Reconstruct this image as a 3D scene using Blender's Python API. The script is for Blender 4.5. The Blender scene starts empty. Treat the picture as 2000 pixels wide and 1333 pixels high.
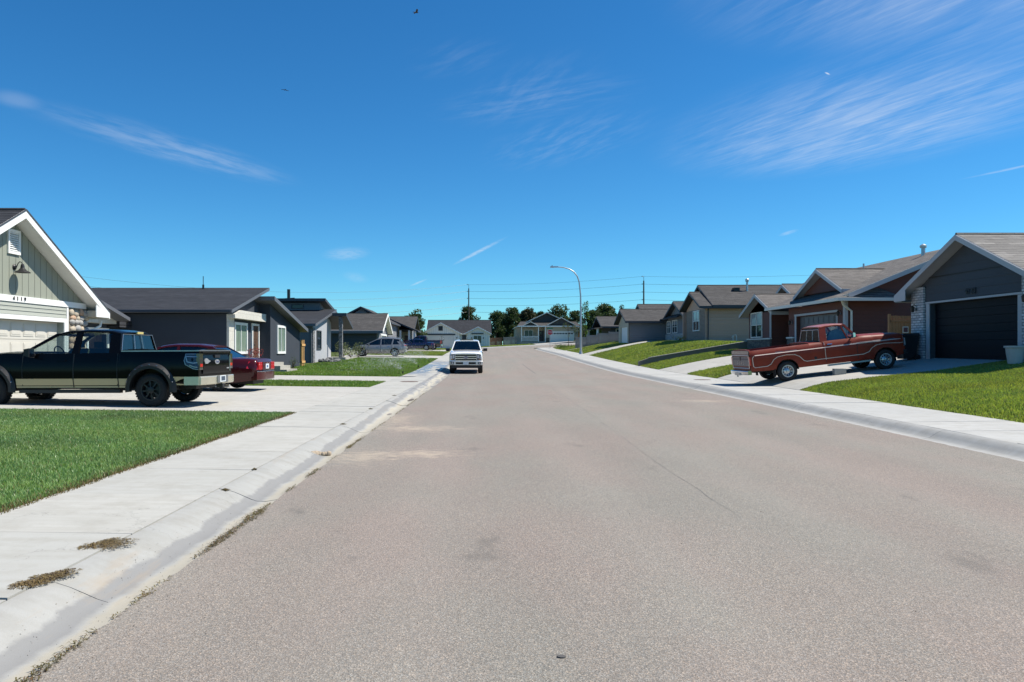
import bpy, bmesh, math, random
import numpy as np
from mathutils import Vector, Matrix
random.seed(7)
RNG = np.random.default_rng(11)
SC = bpy.context.scene
COL = SC.collection
R = math.radians
F = 1450.0            # focal length of the photograph in its own pixels
EYE = 1.6             # eye height in metres

# ------------------------------------------------------------------ objects
def tag(o, label=None, cat=None, group=None, kind=None):
    if label: o['label'] = label
    if cat: o['category'] = cat
    if group: o['group'] = group
    if kind: o['kind'] = kind
    return o

def thing(name, label, cat, loc=(0, 0, 0), rot=(0, 0, 0), group=None):
    o = bpy.data.objects.new(name, None)
    o.empty_display_size = 0.2
    COL.objects.link(o)
    o.location = loc
    o.rotation_euler = rot
    return tag(o, label, cat, group)

def copy_tree(o, parent=None):
    c = o.copy()
    COL.objects.link(c)
    if parent is not None: c.parent = parent
    for ch in list(o.children):
        copy_tree(ch, c)
    return c

def origin_of(o):
    v = Vector((0, 0, 0))
    while o is not None:
        v += Vector(o.location)
        o = o.parent
    return v

class MB:
    """collects shapes and links them as one mesh object"""
    def __init__(self):
        self.v = []; self.f = []; self.m = []
    def add(self, vs, fs, mi=0):
        n = len(self.v)
        self.v.extend([tuple(p) for p in vs])
        for f in fs:
            self.f.append(tuple(i + n for i in f)); self.m.append(mi)
        return self
    def box(self, x0, x1, y0, y1, z0, z1, mi=0):
        if x0 > x1: x0, x1 = x1, x0
        if y0 > y1: y0, y1 = y1, y0
        if z0 > z1: z0, z1 = z1, z0
        vs = [(x0,y0,z0),(x1,y0,z0),(x1,y1,z0),(x0,y1,z0),(x0,y0,z1),(x1,y0,z1),(x1,y1,z1),(x0,y1,z1)]
        return self.add(vs, [(0,3,2,1),(4,5,6,7),(0,1,5,4),(1,2,6,5),(2,3,7,6),(3,0,4,7)], mi)
    def prism(self, poly, axis, a, b, mi=0):
        """polygon extruded along an axis. axis x: poly (y,z); y: poly (x,z); z: poly (x,y)"""
        n = len(poly)
        def P(p, t):
            if axis == 'x': return (t, p[0], p[1])
            if axis == 'y': return (p[0], t, p[1])
            return (p[0], p[1], t)
        area = sum(poly[i][0]*poly[(i+1)%n][1]-poly[(i+1)%n][0]*poly[i][1] for i in range(n))
        if axis == 'y': area = -area
        if area < 0: poly = poly[::-1]
        if a > b: a, b = b, a
        vs = [P(p, a) for p in poly] + [P(p, b) for p in poly]
        fs = [tuple(range(n-1, -1, -1)), tuple(range(n, 2*n))]
        for i in range(n):
            j = (i+1) % n
            fs.append((i, j, j+n, i+n))
        return self.add(vs, fs, mi)
    def hexa(self, q0, q1, mi=0):
        """solid between two quads with matching corners"""
        vs = list(q0) + list(q1)
        return self.add(vs, [(3,2,1,0),(4,5,6,7),(0,1,5,4),(1,2,6,5),(2,3,7,6),(3,0,4,7)], mi)
    def slab(self, q, t, mi=0, mi_side=None):
        """planar polygon q (top), given thickness t straight down"""
        n = len(q)
        ms = mi if mi_side is None else mi_side
        a = Vector(q[1])-Vector(q[0]); b = Vector(q[2])-Vector(q[0])
        if a.cross(b).z < 0: q = q[::-1]
        vs = [tuple(p) for p in q] + [(p[0], p[1], p[2]-t) for p in q]
        k = len(self.v)
        self.add(vs, [tuple(range(n))], mi)
        self.add([], [], mi)
        fs = [tuple(range(2*n-1, n-1, -1))] + [(i, i+n, (i+1)%n+n, (i+1)%n) for i in range(n)]
        for f in fs:
            self.f.append(tuple(i+k for i in f)); self.m.append(ms)
        return self
    def tube(self, pts, r, n=8, mi=0, cap=True):
        pts = [Vector(p) for p in pts]
        rs = r if isinstance(r, (list, tuple)) else [r]*len(pts)
        rings = []
        prev = None
        for i, p in enumerate(pts):
            d = (pts[min(i+1, len(pts)-1)] - pts[max(i-1, 0)]).normalized()
            if prev is None:
                u = d.cross(Vector((0,0,1)))
                if u.length < 1e-3: u = d.cross(Vector((1,0,0)))
            else:
                u = prev - d*prev.dot(d)
            u.normalize(); prev = u
            w = d.cross(u)
            rings.append([p + (u*math.cos(2*math.pi*k/n) + w*math.sin(2*math.pi*k/n))*rs[i] for k in range(n)])
        vs = [v for rg in rings for v in rg]
        fs = []
        for i in range(len(rings)-1):
            for k in range(n):
                a = i*n+k; b = i*n+(k+1)%n
                fs.append((a, b, b+n, a+n))
        if cap:
            fs.append(tuple(range(n-1, -1, -1)))
            fs.append(tuple(range((len(rings)-1)*n, len(rings)*n)))
        return self.add(vs, fs, mi)
    def lathe(self, prof, c, axis='z', n=24, mi=0, closed=False, cap=True):
        """prof: (radius, height) pairs turned about axis through c"""
        vs = []; fs = []
        m = len(prof)
        for (r, h) in prof:
            for k in range(n):
                a = 2*math.pi*k/n
                if axis == 'z': p = (c[0]+r*math.cos(a), c[1]+r*math.sin(a), c[2]+h)
                elif axis == 'y': p = (c[0]+r*math.cos(a), c[1]+h, c[2]+r*math.sin(a))
                else: p = (c[0]+h, c[1]+r*math.cos(a), c[2]+r*math.sin(a))
                vs.append(p)
        for i in range(m if closed else m-1):
            for k in range(n):
                a = i*n+k; b = i*n+(k+1)%n
                c2 = ((i+1) % m)*n
                fs.append((a, b, c2+(k+1)%n, c2+k))
        if not closed and cap:
            fs.append(tuple(range(n))); fs.append(tuple(range((m-1)*n, m*n)))
        return self.add(vs, fs, mi)
    def ball(self, c, r, sx=1, sy=1, sz=1, nu=8, nv=5, mi=0, jit=0):
        vs = []; fs = []
        for j in range(1, nv):
            t = math.pi*j/nv
            for i in range(nu):
                a = 2*math.pi*i/nu
                q = 1 + (random.uniform(-jit, jit) if jit else 0)
                vs.append((c[0]+r*sx*q*math.sin(t)*math.cos(a), c[1]+r*sy*q*math.sin(t)*math.sin(a), c[2]+r*sz*q*math.cos(t)))
        vs.append((c[0], c[1], c[2]+r*sz)); vs.append((c[0], c[1], c[2]-r*sz))
        T = len(vs)-2
        for j in range(nv-2):
            for i in range(nu):
                a = j*nu+i; b = j*nu+(i+1)%nu
                fs.append((a, a+nu, b+nu, b))
        for i in range(nu):
            fs.append((T, i, (i+1)%nu))
            fs.append((T+1, (nv-2)*nu+(i+1)%nu, (nv-2)*nu+i))
        return self.add(vs, fs, mi)
    def build(self, name, mats, parent=None, world=False, smooth=40, fixn=True):
        if not isinstance(mats, (list, tuple)): mats = [mats]
        me = bpy.data.meshes.new(name)
        v = np.array(self.v, dtype=float) if self.v else np.zeros((0, 3))
        if world and parent is not None:
            v = v - np.array(origin_of(parent))
        me.from_pydata(v.tolist(), [], self.f)
        for m in mats: me.materials.append(m)
        if len(mats) > 1:
            me.polygons.foreach_set('material_index', self.m)
        if fixn:
            bm = bmesh.new(); bm.from_mesh(me)
            bmesh.ops.recalc_face_normals(bm, faces=bm.faces)
            bm.to_mesh(me); bm.free()
        box_uv(me)
        if smooth:
            me.polygons.foreach_set('use_smooth', [True]*len(me.polygons))
            me.set_sharp_from_angle(angle=R(smooth))
        me.update()
        o = bpy.data.objects.new(name, me)
        COL.objects.link(o)
        if parent is not None: o.parent = parent
        return o

def box_uv(me):
    """UVs in metres: u along the horizontal of each face, v up its slope"""
    uvl = me.uv_layers.new(name='UVMap')
    n = len(me.loops)
    if n == 0: return
    co = np.zeros(len(me.vertices)*3); me.vertices.foreach_get('co', co); co = co.reshape(-1, 3)
    li = np.zeros(n, dtype=np.int32); me.loops.foreach_get('vertex_index', li)
    npol = len(me.polygons)
    nr = np.zeros(npol*3); me.polygons.foreach_get('normal', nr); nr = nr.reshape(-1, 3)
    lt = np.zeros(npol, dtype=np.int32); me.polygons.foreach_get('loop_total', lt)
    nl = np.repeat(nr, lt, axis=0)
    u = np.stack([-nl[:, 1], nl[:, 0], np.zeros(n)], 1)
    ln = np.linalg.norm(u, axis=1)
    flat = ln < 0.02
    u[flat] = (1, 0, 0); ln[flat] = 1
    u /= ln[:, None]
    # keep u axes the same way round on both sides
    s = np.where(np.abs(u[:, 0]) > np.abs(u[:, 1]), np.sign(u[:, 0]), np.sign(u[:, 1]))
    w = np.cross(nl, u); w[flat] = (0, 1, 0)
    p = co[li]
    uv = np.stack([(p*u).sum(1)*s, (p*w).sum(1)], 1)
    uvl.data.foreach_set('uv', uv.ravel())

def np_mesh(name, verts, faces, mat, parent=None, smooth=False):
    """fast mesh of equal polygons from arrays"""
    me = bpy.data.meshes.new(name)
    nv = len(verts); nf, k = faces.shape
    me.vertices.add(nv); me.vertices.foreach_set('co', np.ascontiguousarray(verts, dtype=np.float32).ravel())
    me.loops.add(nf*k); me.loops.foreach_set('vertex_index', np.ascontiguousarray(faces, dtype=np.int32).ravel())
    me.polygons.add(nf)
    me.polygons.foreach_set('loop_start', np.arange(0, nf*k, k, dtype=np.int32))
    me.update(calc_edges=True)
    if smooth: me.polygons.foreach_set('use_smooth', [True]*nf)
    me.materials.append(mat)
    o = bpy.data.objects.new(name, me); COL.objects.link(o)
    if parent is not None: o.parent = parent
    return o

def text_mesh(name, body, size, mat, parent, loc, rot, depth=0.01):
    cu = bpy.data.curves.new('txt', 'FONT'); cu.body = body; cu.size = size
    cu.extrude = depth; cu.align_x = 'CENTER'; cu.align_y = 'CENTER'
    t = bpy.data.objects.new('txt', cu); COL.objects.link(t)
    dg = bpy.context.evaluated_depsgraph_get()
    me = bpy.data.meshes.new_from_object(t.evaluated_get(dg))
    bpy.data.objects.remove(t)
    me.materials.clear(); me.materials.append(mat)
    o = bpy.data.objects.new(name, me); COL.objects.link(o)
    o.parent = parent; o.location = loc; o.rotation_euler = rot
    return o

# ------------------------------------------------------------------ materials
class NT:
    def __init__(self, name):
        self.mat = bpy.data.materials.new(name); self.mat.use_nodes = True
        self.t = self.mat.node_tree; self.n = self.t.nodes; self.n.clear()
        self.out = self.n.new('ShaderNodeOutputMaterial')
        self.b = self.n.new('ShaderNodeBsdfPrincipled')
        self.t.links.new(self.b.outputs[0], self.out.inputs[0])
    def node(self, typ, **kw):
        nd = self.n.new(typ)
        for k, v in kw.items():
            if hasattr(nd, k) and k not in ('Scale',): setattr(nd, k, v)
            else: nd.inputs[k].default_value = v
        return nd
    def link(self, a, b): self.t.links.new(a, b)
    def obj(self):
        return self.n.new('ShaderNodeTexCoord').outputs['Object']
    def uv(self):
        return self.n.new('ShaderNodeTexCoord').outputs['UV']
    def mapping(self, src, scale=(1,1,1), loc=(0,0,0), rot=(0,0,0)):
        m = self.n.new('ShaderNodeMapping')
        m.inputs['Scale'].default_value = scale; m.inputs['Location'].default_value = loc; m.inputs['Rotation'].default_value = rot
        self.link(src, m.inputs['Vector']); return m.outputs[0]
    def noise(self, vec, scale, detail=3, rough=.55, out='Fac'):
        nd = self.n.new('ShaderNodeTexNoise')
        nd.inputs['Scale'].default_value = scale; nd.inputs['Detail'].default_value = detail; nd.inputs['Roughness'].default_value = rough
        self.link(vec, nd.inputs['Vector']); return nd.outputs[out]
    def ramp(self, fac, stops, interp='LINEAR'):
        nd = self.n.new('ShaderNodeValToRGB'); cr = nd.color_ramp; cr.interpolation = interp
        while len(cr.elements) < len(stops): cr.elements.new(0.5)
        for e, (p, c) in zip(cr.elements, stops):
            e.position = p
            e.color = (c, c, c, 1) if isinstance(c, (int, float)) else (c[0], c[1], c[2], 1)
        self.link(fac, nd.inputs[0]); return nd.outputs[0]
    def mix(self, fac, a, b, mode='MIX'):
        nd = self.n.new('ShaderNodeMix'); nd.data_type = 'RGBA'; nd.blend_type = mode
        for sock, val in ((nd.inputs['Factor'], fac), (nd.inputs[6], a), (nd.inputs[7], b)):
            if hasattr(val, 'is_linked'): self.link(val, sock)
            elif isinstance(val, (int, float)) and sock.type == 'RGBA': sock.default_value = (val, val, val, 1)
            elif isinstance(val, (tuple, list)): sock.default_value = (*val[:3], 1)
            else: sock.default_value = val
        return nd.outputs[2]
    def math(self, op, a, b=0.0, c=None):
        nd = self.n.new('ShaderNodeMath'); nd.operation = op
        for i, val in enumerate((a, b) if c is None else (a, b, c)):
            if hasattr(val, 'is_linked'): self.link(val, nd.inputs[i])
            else: nd.inputs[i].default_value = val
        return nd.outputs[0]
    def bump(self, h, strength=.3, dist=.01):
        nd = self.n.new('ShaderNodeBump'); nd.inputs['Strength'].default_value = strength; nd.inputs['Distance'].default_value = dist
        self.link(h, nd.inputs['Height']); self.link(nd.outputs[0], self.b.inputs['Normal'])
    def color(self, c):
        if hasattr(c, 'is_linked'): self.link(c, self.b.inputs['Base Color'])
        else: self.b.inputs['Base Color'].default_value = (*c, 1)
    def set(self, **kw):
        for k, v in kw.items(): self.b.inputs[k.replace('_', ' ')].default_value = v
        return self

def m_plain(name, col, rough=.6, metal=0., var=.12, scale=6., spec=.5):
    t = NT(name)
    n = t.noise(t.obj(), scale, 4)
    t.color(t.mix(n, tuple(c*(1-var) for c in col), tuple(min(1, c*(1+var)) for c in col)))
    t.set(Roughness=rough, Metallic=metal, Specular_IOR_Level=spec)
    return t.mat

def m_paint(name, col, rough=.22, metal=0., coat=1., var=.06, dust=.0, spec=.5):
    t = NT(name)
    n = t.noise(t.obj(), 2.5, 4)
    c = t.mix(n, tuple(x*(1-var) for x in col), tuple(min(1, x*(1+var)) for x in col))
    if dust:
        n2 = t.noise(t.obj(), 9, 6, .7)
        c = t.mix(t.math('MULTIPLY', t.ramp(n2, [(.45, 0), (.75, 1)]), dust), c, (.35, .31, .25))
    t.color(c)
    t.set(Roughness=rough, Metallic=metal, Coat_Weight=coat, Coat_Roughness=.04, Specular_IOR_Level=spec)
    return t.mat

def m_siding(name, col, lap=.19, rough=.75):
    t = NT(name)
    sep = t.n.new('ShaderNodeSeparateXYZ'); t.link(t.uv(), sep.inputs[0])
    fr = t.math('FRACT', t.math('DIVIDE', sep.outputs[1], lap))
    row = t.math('FLOOR', t.math('DIVIDE', sep.outputs[1], lap))
    wn = t.n.new('ShaderNodeTexWhiteNoise'); wn.noise_dimensions = '1D'; t.link(row, wn.inputs['W'])
    n = t.noise(t.mapping(t.uv(), (3, 40, 1)), 1.5, 4)
    c = t.mix(n, tuple(x*.9 for x in col), tuple(x*1.08 for x in col))
    c = t.mix(t.math('MULTIPLY', wn.outputs[0], .14), c, tuple(x*.75 for x in col))
    t.color(c); t.set(Roughness=rough)
    t.bump(t.math('SUBTRACT', 1.0, fr), 1.0, .03)
    return t.mat

def m_batten(name, col, gap=.3):
    t = NT(name)
    sep = t.n.new('ShaderNodeSeparateXYZ'); t.link(t.uv(), sep.inputs[0])
    fr = t.math('FRACT', t.math('DIVIDE', sep.outputs[0], gap))
    g = t.ramp(fr, [(0, 0), (.02, 0), (.06, 1), (.96, 1), (1, 0)])
    n = t.noise(t.mapping(t.uv(), (30, 2, 1)), 1.2, 4)
    c = t.mix(n, tuple(x*.92 for x in col), tuple(min(1, x*1.06) for x in col))
    t.color(t.mix(g, tuple(x*.55 for x in col), c)); t.set(Roughness=.75)
    t.bump(g, .9, .02)
    return t.mat

def m_shingle(name, col, w=.45, h=.19, var=.38):
    t = NT(name)
    br = t.n.new('ShaderNodeTexBrick'); br.offset = .5
    br.inputs['Scale'].default_value = 1; br.inputs['Brick Width'].default_value = w; br.inputs['Row Height'].default_value = h
    br.inputs['Mortar Size'].default_value = .011; br.inputs['Bias'].default_value = 0
    br.inputs['Color1'].default_value = (*[x*(1-var) for x in col], 1); br.inputs['Color2'].default_value = (*[x*(1+var) for x in col], 1)
    br.inputs['Mortar'].default_value = (*[x*.4 for x in col], 1)  # gaps between shingles, their shadow put into the colour
    t.link(t.uv(), br.inputs['Vector'])
    big = t.noise(t.uv(), .6, 3)
    n = t.noise(t.uv(), 40, 3)
    c = t.mix(.35, br.outputs[0], t.mix(n, tuple(x*.6 for x in col), tuple(x*1.5 for x in col)))
    c = t.mix(t.math('MULTIPLY', big, .4), c, tuple(x*1.25 for x in col))
    sep = t.n.new('ShaderNodeSeparateXYZ'); t.link(t.uv(), sep.inputs[0])
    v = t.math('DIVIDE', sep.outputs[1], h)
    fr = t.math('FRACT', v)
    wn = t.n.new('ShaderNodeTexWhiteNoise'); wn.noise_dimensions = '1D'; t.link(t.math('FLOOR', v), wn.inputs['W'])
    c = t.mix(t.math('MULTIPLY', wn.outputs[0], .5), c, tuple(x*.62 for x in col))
    lip = t.noise(t.mapping(t.uv(), (.9, 4, 1)), 1.5, 3)      # breaks up the shadow line painted along each course's butt edge
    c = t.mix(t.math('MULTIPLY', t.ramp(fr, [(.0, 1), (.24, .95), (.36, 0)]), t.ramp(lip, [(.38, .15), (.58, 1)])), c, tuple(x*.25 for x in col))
    t.color(c); t.set(Roughness=.9, Specular_IOR_Level=.2)
    t.bump(t.math('ADD', t.math('SUBTRACT', 1.0, fr), t.math('MULTIPLY', n, .5)), 1.0, .03)
    return t.mat

def m_brick(name, c1, c2, mortar, w=.22, h=.075, ms=.012):
    t = NT(name)
    br = t.n.new('ShaderNodeTexBrick'); br.offset = .5
    br.inputs['Scale'].default_value = 1; br.inputs['Brick Width'].default_value = w; br.inputs['Row Height'].default_value = h
    br.inputs['Mortar Size'].default_value = ms; br.inputs['Mortar Smooth'].default_value = .3
    br.inputs['Color1'].default_value = (*c1, 1); br.inputs['Color2'].default_value = (*c2, 1); br.inputs['Mortar'].default_value = (*mortar, 1)
    t.link(t.uv(), br.inputs['Vector'])
    n = t.noise(t.uv(), 9, 5, .7)
    t.color(t.mix(t.ramp(n, [(.35, 0), (.7, .6)]), br.outputs[0], mortar))
    t.set(Roughness=.9); t.bump(t.math('ADD', br.outputs[1], t.math('MULTIPLY', n, -.5)), -.8, .012)
    return t.mat

def m_stone(name, cols, mortar, scale=4.5, flat=1.6):
    t = NT(name)
    mp = t.mapping(t.uv(), (1, flat, 1))
    vo = t.n.new('ShaderNodeTexVoronoi'); vo.inputs['Scale'].default_value = scale; t.link(mp, vo.inputs['Vector'])
    ve = t.n.new('ShaderNodeTexVoronoi'); ve.feature = 'DISTANCE_TO_EDGE'; ve.inputs['Scale'].default_value = scale; t.link(mp, ve.inputs['Vector'])
    sep = t.n.new('ShaderNodeSeparateColor'); t.link(vo.outputs['Color'], sep.inputs[0])
    k = len(cols)
    c = t.ramp(sep.outputs[0], [(i/max(1, k-1), cols[i]) for i in range(k)])
    n = t.noise(t.uv(), 22, 5)
    c = t.mix(t.math('MULTIPLY', n, .5), c, tuple(x*.5 for x in cols[0]))
    g = t.ramp(ve.outputs[0], [(.0, 0), (.08, 1)])
    t.color(t.mix(g, mortar, c)); t.set(Roughness=.85); t.bump(t.math('ADD', g, t.math('MULTIPLY', n, .3)), .9, .03)
    return t.mat

def m_stucco(name, col):
    t = NT(name)
    n = t.noise(t.obj(), 60, 4, .7); b = t.noise(t.obj(), .8, 4)
    t.color(t.mix(b, tuple(x*.88 for x in col), tuple(min(1, x*1.1) for x in col)))
    t.set(Roughness=.92, Specular_IOR_Level=.2); t.bump(n, .5, .01)
    return t.mat

def m_glass(name, tint=(.74, .82, .80), clear=.5):
    """window glass of a vehicle: tinted, see-through, mirror-like at a slant"""
    t = NT(name)
    tr = t.n.new('ShaderNodeBsdfTransparent'); tr.inputs[0].default_value = (*tint, 1)
    gl = t.n.new('ShaderNodeBsdfGlossy'); gl.inputs['Roughness'].default_value = .02; gl.inputs[0].default_value = (1, 1, 1, 1)
    fr = t.n.new('ShaderNodeFresnel')
    ge = t.n.new('ShaderNodeNewGeometry')   # the same index from either side of the pane
    t.link(t.math('ADD', 1.5, t.math('MULTIPLY', ge.outputs['Backfacing'], 1/1.5-1.5)), fr.inputs[0])
    mx = t.n.new('ShaderNodeMixShader')
    t.link(t.math('ADD', fr.outputs[0], .03), mx.inputs[0]); t.link(tr.outputs[0], mx.inputs[1]); t.link(gl.outputs[0], mx.inputs[2])
    t.link(mx.outputs[0], t.out.inputs[0])
    return t.mat

def m_pane(name, col=(.02, .03, .035), rough=.03):
    t = NT(name)
    n = t.noise(t.mapping(t.obj(), (1, 1, .6)), 1.3, 2)
    t.color(t.mix(n, tuple(c*.5 for c in col), tuple(c*1.6 for c in col)))
    t.set(Roughness=rough, Specular_IOR_Level=.45)
    return t.mat

def m_emit_free_lens(name, col, rough=.12):
    t = NT(name); t.color(col); t.set(Roughness=rough, Coat_Weight=1., Coat_Roughness=.03); return t.mat

M = {}
M['white'] = m_plain('white_paint', (.78, .78, .75), .55, var=.05)
M['offwhite'] = m_plain('offwhite_paint', (.66, .64, .58), .6, var=.05)
M['grey_trim'] = m_plain('grey_trim', (.40, .405, .42), .6, var=.05)
M['dark_trim'] = m_plain('dark_trim', (.05, .055, .065), .6)
M['black_metal'] = m_plain('black_metal', (.012, .012, .014), .4)
M['black_plastic'] = m_plain('black_plastic', (.012, .012, .013), .55)
M['rubber'] = m_plain('rubber', (.014, .014, .015), .85, var=.3, scale=20)
M['chrome'] = m_plain('chrome', (.62, .63, .64), .14, 1., .06)
M['steel'] = m_plain('steel', (.38, .39, .4), .35, .9, .1)
M['alloy'] = m_plain('alloy', (.5, .51, .52), .3, .8, .1)
M['galv'] = m_plain('galvanised', (.42, .45, .47), .4, .6, .12)
M['interior'] = m_plain('car_interior', (.02, .02, .022), .8)
M['glass'] = m_glass('car_glass')
M['glass_dark'] = m_glass('car_glass_dark', (.12, .14, .15))
M['pane'] = m_pane('window_pane')
M['pane_green'] = m_pane('window_pane_curtain', (.16, .22, .17), .15)
M['blind'] = m_pane('window_blind', (.26, .29, .32), .12)
M['wood'] = m_plain('weathered_wood', (.26, .25, .24), .85, var=.3, scale=9)
M['wood_brown'] = m_plain('brown_wood', (.13, .075, .05), .8, var=.35, scale=7)
M['wood_new'] = m_plain('new_cedar', (.62, .36, .13), .7, var=.2, scale=5)
M['cedar'] = m_plain('cedar', (.33, .17, .075), .75, var=.25, scale=6)
# ------------------------------------------------------------------ lie of the land
_g = np.arange(-40, 700, .5)
def _smooth(pts, sig):
    a = np.interp(_g, [p[0] for p in pts], [p[1] for p in pts])
    k = np.arange(-40, 41)*.5; w = np.exp(-.5*(k/sig)**2); w /= w.sum()
    return np.convolve(np.pad(a, 40, mode='edge'), w, mode='valid')
_CX = _smooth([(0,0),(10,0),(17,.12),(32,.28),(43,.32),(80,.35),(700,.35)], 2)
_ZR = _smooth([(0,0),(9,0),(15,.05),(25,.12),(33,.16),(43,.23),(50,.36),(66,.72),(80,1.1),(96,1.42),(113,1.77),(128,2.0),(145,2.3),(200,2.7),(700,3.)], 2.5)
def cx(Y): return float(np.interp(Y, _g, _CX))
def tilt(X, Y):
    s = min(1, max(0, (Y-108)/18)); s = s*s*(3-2*s)
    return .05*max(-45, min(60, X))*s
def zr(Y, X=0): return float(np.interp(Y, _g, _ZR)) + tilt(X, Y)
LW = -4.30    # lawn edge left, from the axis of the street
RW = 10.45    # lawn edge right
def rise(Y):
    return float(np.interp(Y, [0,10,27,47,50.95,51.05,60,75,91,105,120,140], [.98,1.0,1.03,1.12,1.15,1.62,1.62,1.45,1.3,1.0,.4,.15]))
def lot(X, Y):
    """height of the yards"""
    xs = X - cx(Y)
    if xs <= 0:
        s = min(18, max(0, LW - xs))
        return zr(Y, X) + .125 + .012*s
    s = min(1, max(0, (xs-RW)/7.2))
    p = 1.5 if Y < 51 else (1.5 if Y < 70 else 1.3)
    r = 1-(1-s)**p
    if Y < 40:
        q = float(np.interp(s, [0, .05, .125, .3, .64, 1], [0, .11, .245, .385, .635, 1])); k = min(1, max(0, (40-Y)/5)); r = q*k+r*(1-k)
    return zr(Y, X) + .13 + rise(Y)*r

def strip(name, prof, ya, yb, step, mat, gap=0, seg=None, phase=0):
    """sheet or slabs that follow the street; prof: (xs, dz) across"""
    mb = MB()
    if seg is None:
        ys = list(np.arange(ya, yb+1e-6, step)); n = len(prof)
        vs = [(x+cx(Y), Y, zr(Y, x)+dz) for Y in ys for (x, dz) in prof]
        fs = [(j*n+i, j*n+i+1, (j+1)*n+i+1, (j+1)*n+i) for j in range(len(ys)-1) for i in range(n-1)]
        mb.add(vs, fs)
    else:
        y = ya + phase
        n = len(prof)
        while y < yb:
            a, b = y+gap/2, min(y+seg, yb)-gap/2
            j = random.uniform(-.003, .003); ja = random.uniform(-.002, .002)
            ys = list(np.linspace(a, b, 7)); q9 = len(ys)
            vs = [(x+cx(Y), Y, zr(Y, x)+dz+j+ja*(q-3)*.4+random.uniform(-.0012, .0012)) for q, Y in enumerate(ys) for (x, dz) in prof]
            fs = [(r*n+i, r*n+i+1, (r+1)*n+i+1, (r+1)*n+i) for r in range(q9-1) for i in range(n-1)]
            # ends go down into the joint
            k = len(vs)
            for Y in (a, b):
                vs += [(x+cx(Y), Y, zr(Y, x)+dz-.06) for (x, dz) in prof]
            fs += [(i, i+1, k+i+1, k+i) for i in range(n-1)]
            fs += [((q9-1)*n+i, (q9-1)*n+i+1, k+n+i+1, k+n+i) for i in range(n-1)]
            for e in (0, n-1):
                vs += [(vs[r*n+e][0], vs[r*n+e][1], vs[r*n+e][2]-.06) for r in range(q9)]
                q = len(vs)-q9
                fs += [(r*n+e, (r+1)*n+e, q+r+1, q+r) for r in range(q9-1)]
            mb.add(vs, fs)
            y += seg
    o = mb.build(name, mat, smooth=30)
    return tag(o, kind='structure')

# ---- materials of the ground
def m_asphalt():
    t = NT('asphalt'); o = t.obj()
    vo = t.n.new('ShaderNodeTexVoronoi'); vo.inputs['Scale'].default_value = 135; t.link(o, vo.inputs['Vector'])
    sep = t.n.new('ShaderNodeSeparateColor'); t.link(vo.outputs['Color'], sep.inputs[0])
    st = t.ramp(sep.outputs[0], [(0, (.10,.097,.088)), (.3, (.165,.157,.143)), (.62, (.215,.204,.185)), (.88, (.29,.275,.248)), (1, (.40,.38,.345))])
    hue = t.mix(sep.outputs[1], (.85, .93, 1.0), (1.12, 1.0, .88))
    st = t.mix(1.0, st, hue, 'MULTIPLY')
    fine = t.noise(o, 260, 2, .6)
    c = t.mix(.25, st, t.ramp(fine, [(.3, .11), (.75, .31)]))
    # worn wheel paths and blotches, long in the direction of the street
    lane = t.noise(t.mapping(o, (1.1, .045, 1)), 1.0, 3, .5)
    blot = t.noise(t.mapping(o, (.6, .3, 1)), 1.0, 5, .6)
    c = t.mix(t.ramp(lane, [(.35, 0), (.7, .36)]), c, t.mix(.5, c, (.275, .252, .232)))
    c = t.mix(t.ramp(blot, [(.38, .0), (.68, .34)]), c, t.mix(.6, c, (.125, .121, .115)))
    pk = t.noise(t.mapping(o, (.5, .2, 1), (3, 5, 0)), 1.0, 3)
    c = t.mix(t.ramp(pk, [(.38, 0), (.62, .6)]), c, t.mix(1.0, c, (1.10, .955, .96), 'MULTIPLY'))
    sepx = t.n.new('ShaderNodeSeparateXYZ'); t.link(o, sepx.inputs[0])
    tw = t.math('ADD', sepx.outputs[0], t.math('MULTIPLY', t.noise(t.mapping(o, (0, .06, 0)), 1., 2), .8))
    trk = t.ramp(t.math('FRACT', t.math('DIVIDE', tw, 1.75)), [(.0, 0), (.3, 1), (.55, 1), (.9, 0)])
    c = t.mix(t.math('MULTIPLY', trk, .16), c, t.mix(1.0, c, (.80, .79, .78), 'MULTIPLY'))
    oil = t.noise(t.mapping(o, (1.0, .5, 1), (9, 2, 0)), 1.3, 4, .6)
    c = t.mix(t.ramp(oil, [(.64, 0), (.74, .4)]), c, (.09, .087, .084))
    # sand washed onto the road and a few pale scuffs
    nn = t.noise(t.mapping(o, (2.2, 6, 1)), 1.6, 6, .65)
    for (x, y, rx, ry, k) in ((-1.3, 14.7, 1.0, .6, .4), (-.95, 11.3, .7, .45, .5), (-1.75, 11.0, .5, .8, .4), (-1.9, 16.5, .5, 1.6, .35), (6.6, 22, .8, .5, .35)):
        m = t.mapping(o, (1/rx, 1/ry, 0), (-x/rx, -y/ry, 0))
        ln = t.n.new('ShaderNodeVectorMath'); ln.operation = 'LENGTH'; t.link(m, ln.inputs[0])
        f = t.math('MULTIPLY', t.ramp(t.math('SUBTRACT', nn, t.math('MULTIPLY', ln.outputs['Value'], .22)), [(.28, 0), (.5, 1)]), k)
        c = t.mix(f, c, (.46, .39, .31))
    c = t.mix(1.0, c, (1.13, 1.10, 1.03), 'MULTIPLY')
    t.color(c); t.set(Roughness=.86, Specular_IOR_Level=.25)
    t.bump(t.math('ADD', vo.outputs['Distance'], t.math('MULTIPLY', fine, .4)), .55, .006)
    return t.mat

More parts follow.
